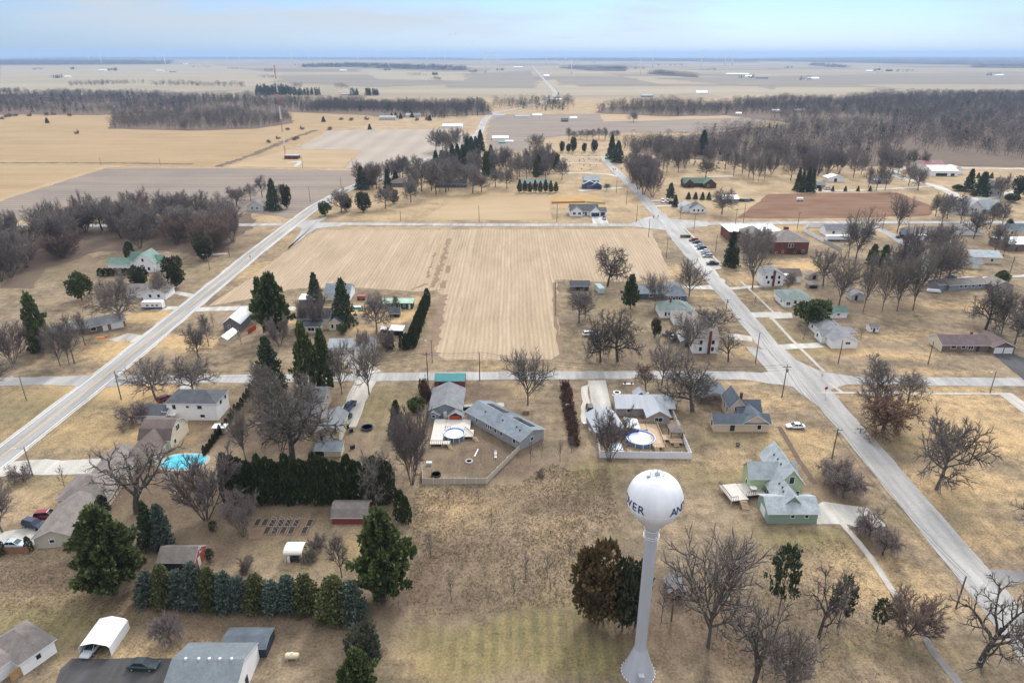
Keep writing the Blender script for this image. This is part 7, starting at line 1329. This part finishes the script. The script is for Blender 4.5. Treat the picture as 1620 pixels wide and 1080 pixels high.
def canopy(name, label, cat, u, v, w_, d_, h, m, deg=0):
    X, Y = G(u, v); root = empty(name, (X, Y, 0), R(deg)); tag(root, label, cat)
    for x in (0, w_):
        for y in (0, d_): q = MB(); q.box(x - .08, x + .08, y - .08, y + .08, 0, h); q.build("post", wood_d, root)
    q = MB(); q.add([(-.3, -.3, h), (w_ + .3, -.3, h), (w_ + .3, d_ + .3, h), (-.3, d_ + .3, h), (w_ / 2, d_ / 2, h + 1.1), (-.3, -.3, h - .25), (w_ + .3, -.3, h - .25), (w_ + .3, d_ + .3, h - .25), (-.3, d_ + .3, h - .25)], [(0, 1, 4), (1, 2, 4), (2, 3, 4), (3, 0, 4), (0, 5, 6, 1), (1, 6, 7, 2), (2, 7, 8, 3), (3, 8, 5, 0)]); q.build("canopy", m, root)
canopy("garden_canopy", "grey beige garden canopy over the tan platform", "canopy", 1061, 697, 2.8, 3.0, 2.6, r_taupe)
X, Y = G(288, 735); m_ = MB(); prof = []
root = empty("swimming_pool", (X, Y + 1.2, 0)); tag(root, "oval in ground pool under a crinkled cyan winter cover", "pool")
def blob(rx, ry, z0, z1, n=40, jit=0): 
    b_ = MB(); pts = [(math.copysign(abs(math.cos(a)) ** .75, math.cos(a)) * rx, math.copysign(abs(math.sin(a)) ** .8, math.sin(a)) * ry) for a in [2 * math.pi * k / n for k in range(n)]]
    b_.add([(x, y, z0) for x, y in pts] + [(x, y, z1) for x, y in pts] + [(x * .7, y * .7, z1 + .06) for x, y in pts] + [(0, 0, z1 - .02)], [(k, (k + 1) % n, n + (k + 1) % n, n + k) for k in range(n)] + [(n + k, n + (k + 1) % n, 2 * n + (k + 1) % n, 2 * n + k) for k in range(n)] + [(2 * n + k, 2 * n + (k + 1) % n, 3 * n) for k in range(n)]); return b_
blob(5.9, 3.9, 0, .10).build("coping", conc, root); blob(5.0, 3.1, .1, .24).build("cover", cover, root)
# white carport shelter
X, Y = G(128, 1037); root = empty("carport", (X, Y, 0), 0); tag(root, "white steel carport with bent roof, open towards the black asphalt", "carport")
shp = [(0, 0), (0, 1.75), (.35, 2.2), (2.5, 2.75), (4.65, 2.2), (5.0, 1.75), (5.0, 0)]
m_ = MB(); up = shp[1:6]; m_.prism(up + [(a, z - .06) for a, z in up[::-1]], 0, 5.8, "y"); m_.build("roof", r_white, root)
for x in (0, 4.95): m_ = MB(); m_.box(x, x + .05, .0, 5.8, .0, 1.78); m_.build("side_wall", r_white, root)
m_ = MB(); m_.prism([(.06, 0), (4.94, 0), (4.94, 1.74), (4.6, 2.16), (2.5, 2.68), (.4, 2.16), (.06, 1.74)], 5.7, 5.76, "y"); m_.build("back_wall", r_white, root)
# pergola greenhouse
X, Y = G(452, 889); root = empty("pergola", (X, Y, 0)); tag(root, "white framed pergola with arched slatted roof and a grill in front", "pergola")
for x in (0, 3.2):
    for y in (0, 1.6, 3.2): m_ = MB(); m_.box(x - .07, x + .07, y - .07, y + .07, 0, 2.1); m_.build("post", trimw, root)
arc = [(3.2 / 2 - 1.75 * math.cos(a), 2.05 + .75 * math.sin(a)) for a in [math.pi * k / 8 for k in range(9)]]
m_ = MB(); m_.prism([(y_ - .1, z_) for y_, z_ in arc] + [(y_ - .1, z_ - .07) for y_, z_ in arc[::-1]], -.2, 3.4, "x"); m_.build("roof", mat("slatted_white", (.66, .63, .57), .6, .25, 3, stretch=(.3, 6, 1)), root)
for z in (.5, 1.0): m_ = MB(); m_.bar((0, 3.2, z), (3.2, 3.2, z), .06, .3); m_.build("slat_panel", wood_f, root)
X2, Y2 = G(467, 888); root = empty("barbecue_grill", (X2, Y2, 0)); tag(root, "dark barbecue grill with a white side box before the pergola", "grill")
m_ = MB(); m_.box(-.8, .8, -.35, .35, .5, .95); m_.lathe([(.0, .95), (.35, .95)], 6, 0, (0, 0, 0), False); m_.box(-.8, .8, -.3, .3, .95, 1.2); m_.build("firebox", ddoor, root)
for x in (-.7, .7): m_ = MB(); m_.box(x - .05, x + .05, -.3, .3, 0, .5); m_.build("leg", ddoor, root)
m_ = MB(); m_.box(-1.4, -.85, -.3, .3, 0, 1.0); m_.build("side_box", trimw, root)
# raised beds with hoops
bedm = mat("bed_timber", (.30, .24, .18), .85, .2, 3); soil = mat("bed_soil", (.05, .04, .033), .95, .3, 4); hoop = mat("hoop_wire", (.45, .44, .42), .6, .1, 3)
def make_bed(h_):
    root = empty("raised_bed"); m_ = MB()
    for a in ((0, 1.2, 0, .1), (0, 1.2, 2.3, 2.4), (0, .1, .1, 2.3), (1.1, 1.2, .1, 2.3)): m_.box(*a, 0, .32)
    m_.build("frame", bedm, root); m_ = MB(); m_.box(.1, 1.1, .1, 2.3, .02, .25); m_.build("soil", soil, root)
    if h_:
        for y in (.2, 1.2, 2.2):
            m_ = MB(); pts = [(.6 - .55 * math.cos(a), .3 + .85 * math.sin(a)) for a in [math.pi * k / 8 for k in range(9)]]
            for p, q in zip(pts[:-1], pts[1:]): m_.bar((p[0], y, p[1]), (q[0], y, q[1]), .04)
            m_.build("hoop", hoop, root)
    return root
B0, B1 = make_bed(0), make_bed(1); got = {0: 0, 1: 0}
for i, (u, v, hp) in enumerate([(400,833,0),(412,833,0),(424,834,1),(437,834,1),(449,834,1),(462,834,1),(483,834,0),(415,846,0),(428,846,1),(441,846,0),(454,846,0),(475,846,0)]):
    src = (B0, B1)[hp]; o = src if not got[hp] else copy_tree(src); got[hp] = 1; o.location = (*G(u, v), 0); tag(o, ("raised timber bed with wire hoops in the garden plot" if hp else "raised timber bed without hoops in the garden plot"), "raised bed", "raised beds with hoops" if hp else "raised beds without hoops")
# small yard things
def thing(name, label, cat, u, v, boxes, deg=0):
    X, Y = G(u, v); root = empty(name, (X, Y, 0), R(deg)); tag(root, label, cat)
    for nm, m, shp in boxes:
        q = MB()
        for s_ in shp:
            if len(s_) == 6: q.box(*s_)
            else: q.lathe(s_[0], s_[1], 0, s_[2])
        q.build(nm, m, root)
    return root
X, Y = G(463, 1042); root = empty("propane_tank", (X, Y, 0)); tag(root, "cream propane tank lying on legs in the lower yard", "propane tank")
q = MB(); q.lathe([(.05, -1.15), (.35, -1.1), (.5, -.85), (.5, .85), (.35, 1.1), (.05, 1.15)], 18); o = q.build("tank", mat("tank_cream", (.62, .53, .36), .5, .06, 1), root, (0, 0, .75), smooth=True); o.rotation_euler = (0, R(90), 0)
q = MB(); q.lathe([(.16, 1.2), (.16, 1.42), (.1, 1.48)], 10); q.build("cap", trimw, root)
for x in (-.7, .7): q = MB(); q.box(x - .1, x + .1, -.35, .35, 0, .35); q.build("leg", trimg, root)
thing("fire_ring", "pale stone fire ring on the lower left lawn", "fire ring", 37, 992, [("ring", conc, [([(.85, 0), (.85, .35), (.6, .35), (.6, .05)], 18, (0, 0, 0))]), ("ash", black, [([(.02, .12), (.6, .12)], 18, (0, 0, 0))])])
thing("trampoline", "round navy trampoline on the lawn right of the pickup drive", "trampoline", 581, 678, [("mat", PC["blue"], [([(.02, .55), (1.35, .55)], 24, (0, 0, 0))]), ("rim", PC["navy"], [([(1.3, .5), (1.3, .6), (1.6, .6), (1.6, .5)], 24, (0, 0, 0))])] + [("leg", steel, [(1.35 * math.cos(a) - .04, 1.35 * math.cos(a) + .04, 1.35 * math.sin(a) - .04, 1.35 * math.sin(a) + .04, 0, .5)]) for a in (0, 1.57, 3.14, 4.71)])
def table(label, u, v, deg, m): return thing("picnic_table", label, "picnic table", u, v, [("top", m, [(-.9, .9, -.4, .4, .7, .78)]), ("bench", m, [(-.9, .9, -.85, -.55, .4, .46)]), ("bench", m, [(-.9, .9, .55, .85, .4, .46)]), ("frame", m, [(-.7, -.6, -.8, .8, .3, .4), (-.65, -.6, -.3, .3, .0, .7)]), ("frame", m, [(.6, .7, -.8, .8, .3, .4), (.6, .65, -.3, .3, 0, .7)])], deg)
table("dark picnic table behind the diagonal grey house", 832, 655, 10, wood_d)
thing("fire_pit", "small dark fire pit on the lawn between the pool yard and the green house", "fire pit", 1167, 705, [("bowl", ddoor, [([(.35, .25), (.6, .6), (.55, .62), (.3, .35)], 14, (0, 0, 0))]), ("stand", ddoor, [([(.4, 0), (.3, .25)], 8, (0, 0, 0))])])
thing("fire_pit", "ring of pale rubble round the burn pit in the tan fenced yard", "fire pit", 742, 730, [("ring", conc, [([(1.0, 0), (.95, .3), (.65, .3), (.6, .05)], 14, (0, 0, 0))]), ("ash", black, [([(.02, .1), (.6, .1)], 14, (0, 0, 0))])])
thing("plank", "long pale plank lying in the tan fenced yard", "plank", 750, 722, [("board", trimw, [(0, .25, 0, 3.4, .05, .15)])], -12)
thing("hot_tub", "black round tub inside the tan fence by the near panel", "tub", 690, 752, [("shell", black, [([(1.1, 0), (1.15, .5), (1.0, .55), (.95, .3)], 20, (0, 0, 0))]), ("lid", ddoor, [([(.02, .32), (.95, .32)], 20, (0, 0, 0))])])
thing("storage_box", "pale blue storage box at the left corner of the tan fenced yard", "box", 679, 735, [("box", PC["paleblue"], [(-.6, .6, -.3, .3, 0, .7)]), ("lid", trimw, [(-.65, .65, -.35, .35, .7, .78)])])
thing("garden_chair", "white chair in the tan fenced yard, farther of two", "chair", 784, 719, [("seat", trimw, [(-.3, .3, -.3, .3, .4, .48)]), ("backrest", trimw, [(-.3, .3, .25, .32, .48, 1.0)]), ("leg", trimw, [(-.3, -.24, -.3, .3, 0, .4)]), ("leg", trimw, [(.24, .3, -.3, .3, 0, .4)])])
thing("garden_chair", "white chair in the tan fenced yard, nearer of two", "chair", 784, 725, [("seat", trimw, [(-.3, .3, -.3, .3, .4, .48)]), ("backrest", trimw, [(-.3, .3, .25, .32, .48, 1.0)]), ("leg", trimw, [(-.3, -.24, -.3, .3, 0, .4)]), ("leg", trimw, [(.24, .3, -.3, .3, 0, .4)])])
thing("patio_table", "bright white round table on the raised deck of the green house", "table", 1190, 783, [("top", trimw, [([(.02, 2.0), (.8, 2.0), (.8, 2.06), (.02, 2.08)], 18, (0, 0, 0))]), ("leg", trimw, [(-.06, .06, -.06, .06, 1.3, 2.0)])])
thing("hutch", "small white hutch box in the red shrub hedge", "hutch", 897, 647, [("box", trimw, [(-.45, .45, -.4, .4, .3, 1.4)]), ("door", ddoor, [(-.2, .2, -.42, -.39, .6, 1.1)]), ("roof", trimg, [(-.55, .55, -.5, .5, 1.4, 1.5)])])
thing("tarp_heap", "blue tarp over a heap beside the cream gambrel house", "tarp heap", 274, 701, [("tarp", PC["blue"], [([(1.0, 0), (.9, .7), (.4, 1.1), (.05, 1.15)], 9, (0, 0, 0))])])
thing("lounger_frame", "tan timber bench table beside the blue tarp heap", "bench", 284, 691, [("top", wood_f, [(-1.0, 1.0, -.5, .5, .8, .88)]), ("leg", wood_f, [(-.9, -.8, -.4, .4, 0, .8)]), ("leg", wood_f, [(.8, .9, -.4, .4, 0, .8)])])
thing("shed", "tiny white roofed garden hut at the jagged fence line", "shed", 350, 683, [("wall", siding("beige", (.46, .42, .36)), [(-1.6, 1.6, -1.0, 1.0, 0, 1.7)]), ("roof", r_white, [(-1.8, 1.8, -1.2, 1.2, 1.7, 1.85)])])
thing("garden_pond", "white edged flower ring with a small conifer left of the slim rusty tree", "flower ring", 976, 621, [("ring", trimw, [([(1.1, 0), (1.1, .2), (.8, .2), (.75, .02)], 16, (0, 0, 0))]), ("soil", soil, [([(.02, .06), (.8, .06)], 16, (0, 0, 0))])])
thing("tree_ring", "white edged ring round the slim rusty tree", "tree ring", 1023, 622, [("ring", trimw, [([(.7, 0), (.7, .2), (.5, .2), (.48, .02)], 16, (0, 0, 0))])])
thing("bench_set", "white lawn bench with two dark planters by the cross street", "bench", 994, 608, [("seat", trimw, [(-1.6, 1.6, -.4, .4, .1, .25)]), ("planter", ddoor, [([(.25, .25), (.35, .9)], 10, (-1.0, 0, 0))]), ("planter", ddoor, [([(.25, .25), (.35, .9)], 10, (1.0, 0, 0))])])
for i, (u, v, lab) in enumerate([(549,677,"black bin beside the tall cream garage, nearest the cars"),(556,683,"black wheeled cart on the grass by the tall cream garage"),(558,709,"dark bin on the grass by the low cream shed"),(567,590,"black mailbox bin at the pickup drive mouth")]): thing("bin", lab, "bin", u, v, [("body", black, [(-.5, .5, -.35, .35, 0, .9)]), ("lid", ddoor, [(-.54, .54, -.4, .4, .9, 1.0)])], i * 20)
thing("stone_heap", "white rubbish heap left of the taupe garage", "heap", 930, 669, [("sheet", vinyl, [(-1.4, .6, -.5, .5, 0, .3), (-.3, 1.0, -.2, .9, .3, .5)]), ("box", wood_t, [(.2, 1.4, .4, 1.4, 0, .9)])], 20)
thing("stone_heap", "second white heap against the taupe garage wall", "heap", 934, 679, [("sheet", trimg, [(-.6, .7, -.5, .5, 0, .4)]), ("box", vinyl, [(-.3, .5, -.9, -.5, 0, .5)])], -15)
thing("ladder_rack", "pale panes stacked on the ground inside the white fence", "panes", 978, 717, [("pane", PC["paleblue"], [(-1.4, 1.4, 1.2, 4.4, .0, .35)]), ("board", trimw, [(-1.6, 1.6, 0, .35, .02, .12)]), ("board", trimw, [(-1.5, 1.5, .55, .9, .02, .12)])])
thing("play_tower", "red machine at the back of the hedge yard", "machine", 572, 474, [("body", mat("faded_red", (.32, .09, .09), .6, .2, 1), [(-1.6, 1.6, -.8, .8, .4, 1.8)]), ("wheel", tyre, [(-1.4, -.7, -.9, -.8, 0, .8)]), ("wheel", tyre, [(.7, 1.4, -.9, -.8, 0, .8)])])
thing("pool_box", "small turquoise paddling tank in the hedge yard", "tank", 566, 488, [("wall", mat("turquoise", (.04, .38, .40), .4, .1, 1), [(-1.6, 1.6, -.9, .9, 0, .9)]), ("water", ice, [(-1.5, 1.5, -.8, .8, .9, .92)])])
thing("tarp_heap", "orange and red tarp pieces on the lawn below the brick ranch", "tarp", 160, 534, [("tarp", mat("tarp_orange", (.75, .28, .08), .6, .15, 1), [(-1.6, 1.2, -.5, .5, 0, .2)]), ("tarp_end", mat("tarp_red", (.6, .04, .05), .6, .1, 1), [(1.2, 2.0, -.4, .4, 0, .3)])], 12)
thing("dumpster", "green skip beside the parked car row", "skip", 1088, 376, [("body", dkgreen, [(-1.2, 1.2, -.8, .8, .1, 1.3)]), ("lid", black, [(-1.25, 1.25, -.85, .85, 1.3, 1.4)])])
thing("dumpster", "rusty skip beside the green skip", "skip", 1080, 376, [("body", wood_f, [(-1.2, 1.2, -.8, .8, .1, 1.3)]), ("lid", black, [(-1.25, 1.25, -.85, .85, 1.3, 1.4)])])
thing("storage_tank", "white tank on the lawn right of the side street", "tank", 1497, 387, [("tank", vinyl, [([(2.2, 0), (2.2, 1.8), (1.4, 2.5), (.1, 2.7)], 16, (0, 0, 0))]), ("ladder", steel, [(-.2, .2, -2.3, -2.2, 0, 2)])])
thing("hay_trailer", "white wagon in the rusty weed field", "wagon", 1265, 318, [("bed", trimw, [(-2, 2, -1, 1, .8, 2.2)]), ("wheel", tyre, [(-1.5, -.7, -1.05, -.95, 0, .8)]), ("wheel", tyre, [(.7, 1.5, -1.05, -.95, 0, .8)])])
X, Y = G(1305, 625); root = empty("stop_sign", (X, Y, 0)); tag(root, "red octagonal stop sign at the wide street corner", "sign"); q = MB(); q.box(-.04, .04, -.04, .04, 0, 2.0); q.build("post", steel, root)
q = MB(); pts = [(.5 * math.cos(R(22.5 + 45 * k)), 2.3 + .5 * math.sin(R(22.5 + 45 * k))) for k in range(8)]; q.prism(pts, -.08, -.05, "y"); q.build("panel", mat("sign_red", (.5, .02, .03), .5, .05, 2), root)
X, Y = G(397, 413); root = empty("warning_sign", (X, Y, 0)); tag(root, "yellow diamond warning sign beside the highway", "sign"); q = MB(); q.box(-.05, .05, -.05, .05, 0, 1.9); q.build("post", steel, root); q = MB(); q.prism([(0, 1.7), (.65, 2.35), (0, 3.0), (-.65, 2.35)], -.09, -.06, "y"); q.build("panel", mat("sign_yellow", (.75, .42, .03), .5, .05, 2), root)
# ================================================================ PEOPLE (far off, on the street)
skin = mat("skin", (.45, .28, .2), .7, .1, 3)
def make_person(top, legs, stride):
    me = bpy.data.meshes.new("person"); V = [(0, 0, .95), (0, 0, 1.15), (0, 0, 1.42), (0, 0, 1.52), (0, 0, 1.66), (-.19, 0, 1.40), (-.25, .04, 1.12), (-.24, -.10, .88), (.19, 0, 1.40), (.25, -.04, 1.12), (.24, .10, .88), (-.1, 0, .9), (-.11, stride, .5), (-.11, stride * .9 + .02, .06), (-.11, stride * .9 - .16, .04), (.1, 0, .9), (.11, -stride, .5), (.11, -stride * 1.2 + .06, .06), (.11, -stride * 1.2 - .1, .04)]
    E_ = [(0, 1), (1, 2), (2, 3), (3, 4), (2, 5), (5, 6), (6, 7), (2, 8), (8, 9), (9, 10), (0, 11), (11, 12), (12, 13), (13, 14), (0, 15), (15, 16), (16, 17), (17, 18)]; rad = [.16, .15, .17, .065, .11, .08, .055, .045, .08, .055, .045, .1, .075, .05, .05, .1, .075, .05, .05]
    me.from_pydata(V, E_, []); o = bpy.data.objects.new("tmp", me); C.objects.link(o); md = o.modifiers.new("s", "SKIN"); 
    if not me.skin_vertices: me.skin_vertices.new()
    for i, r_ in enumerate(rad): me.skin_vertices[0].data[i].radius = (r_, r_)
    me.skin_vertices[0].data[0].use_root = True; sb = o.modifiers.new("d", "SUBSURF"); sb.levels = 1
    dg = bpy.context.evaluated_depsgraph_get(); m2 = bpy.data.meshes.new_from_object(o.evaluated_get(dg)); bpy.data.objects.remove(o); m2.materials.clear()
    for m in (top, legs, skin): m2.materials.append(m)
    for p in m2.polygons: z = p.center.z; p.material_index = 2 if z > 1.5 else (0 if z > .9 else 1)
    b_ = bpy.data.objects.new("person", m2); C.objects.link(b_)
    h_ = MB(); h_.lathe([(.02, 1.80), (.09, 1.78), (.125, 1.70), (.115, 1.62)], 10, caps=False); ho = h_.build("hair", mat("hair_brown", (.05, .03, .02), .8, .2, 4), b_); return b_
pj, pd, pp = mat("dark_jacket", (.02, .022, .03), .8, .1, 3), mat("dark_trousers", (.025, .03, .045), .8, .1, 3), mat("pink_top", (.45, .10, .14), .8, .1, 3)
for u, v, mt, lab, rz in [(1034,346,pj,"person in dark clothes walking on the street, left of a pair at the junction",10),(1041,345,pj,"person in dark clothes walking on the street, right of a pair at the junction",-20),(970,270,pj,"person in dark clothes far up the street near the cemetery lane, left",0),(973,270,pj,"person in dark clothes far up the street near the cemetery lane, middle",15),(983,269,mt if False else pp,"person in a reddish top at the roadside near the cemetery",30),(1195,476,pp,"person in a pink top on the sidewalk before the white cottage",40)]:
    o = make_person(mt, pd, .16); o.location = (*G(u, v), .07); o.rotation_euler = (0, 0, R(rz)); o.scale = (1.15, 1.15, 1.08); tag(o, lab, "person")
# ================================================================ GRAVESTONES, BIRDS
gs = [mat("granite_grey", (.30, .30, .30), .6, .2, 3), mat("granite_dark", (.09, .085, .085), .5, .2, 3)]
q = MB(); q.prism([(-.5, .2), (.5, .2), (.5, 1.0), (.3, 1.25), (-.3, 1.25), (-.5, 1.0)], -.12, .12, "y"); q.box(-.65, .65, -.25, .25, 0, .2); g0 = q.build("gravestone", gs[0]); r = random.Random(5); first = True
for v, n_ in ((246, 8), (252.5, 9), (256, 7), (263, 8), (268, 5)):
    for i in range(n_):
        u = 852 + i * (108 / n_) + r.uniform(-5, 5); o = g0 if first else g0.copy(); X, Y = G(u, v + r.uniform(-1.6, 1.6))
        if not first: C.objects.link(o)
        first = False; o.location = (X, Y, 0); o.scale = (.9, .9, r.uniform(.6, 1.1)); tag(o, "gravestone in the rows beside the cemetery lanes", "gravestone", "gravestones of the cemetery")
for i in range(26):
    o = g0.copy(); C.objects.link(o); o.location = (*G(1040 + i * 4.6 + r.uniform(-2, 2), 252 + (i * 37 % 14)), 0); o.scale = (1.1, 1.1, r.uniform(.8, 1.5)); tag(o, "gravestone among the trees right of the village street", "gravestone", "gravestones under the trees")
bird_m = mat("bird_black", (.02, .02, .025), .8, .1, 3); q = MB(); q.add([(0, -.5, 0), (.12, 0, .05), (0, .5, 0), (-.12, 0, .05), (0, 0, -.08), (-1.0, -.1, .45), (-.5, -.25, .3), (-.45, .2, .28), (1.0, -.1, .45), (.5, -.25, .3), (.45, .2, .28)], [(0, 1, 2, 3), (0, 4, 1), (1, 4, 2), (2, 4, 3), (3, 4, 0), (3, 6, 5, 7), (1, 9, 8, 10)]); b0 = q.build("bird", bird_m)
for i, (u, v) in enumerate([(883,60),(887,59.5),(890,61),(892,59),(895,60.5),(899,60),(904,60.5),(996,41.5),(999,42),(1003,44),(712,56),(721,55),(740,66),(748,65),(960,56),(830,66)]):
    o = b0 if i == 0 else b0.copy(); dd = 620.0
    if i: C.objects.link(o)
    x = (u - 810) / FPX; y = -(v - 540) / FPX; o.location = (x * dd, (CP + y * SP) * dd, HCAM + (-SP + y * CP) * dd); o.rotation_euler = (0, 0, i * .4); tag(o, "small black bird flying high above the far fields", "bird", "birds over the far fields")
# ================================================================ HAZE
hz = MB(); hz.box(-50000, 50000, -3500, 50000, -1, 190); m = bpy.data.materials.new("air"); m.use_nodes = True; t = m.node_tree; t.nodes.clear()
pv = N(t, "ShaderNodeVolumePrincipled"); pv.inputs["Density"].default_value = 0.75e-4; pv.inputs["Color"].default_value = (.47, .66, .93, 1); pv.inputs["Anisotropy"].default_value = .2
ou = N(t, "ShaderNodeOutputMaterial"); L(t, pv.outputs[0], ou.inputs["Volume"])
tag(hz.build("haze", m), "thin blue air between the village and the horizon", kind="stuff")
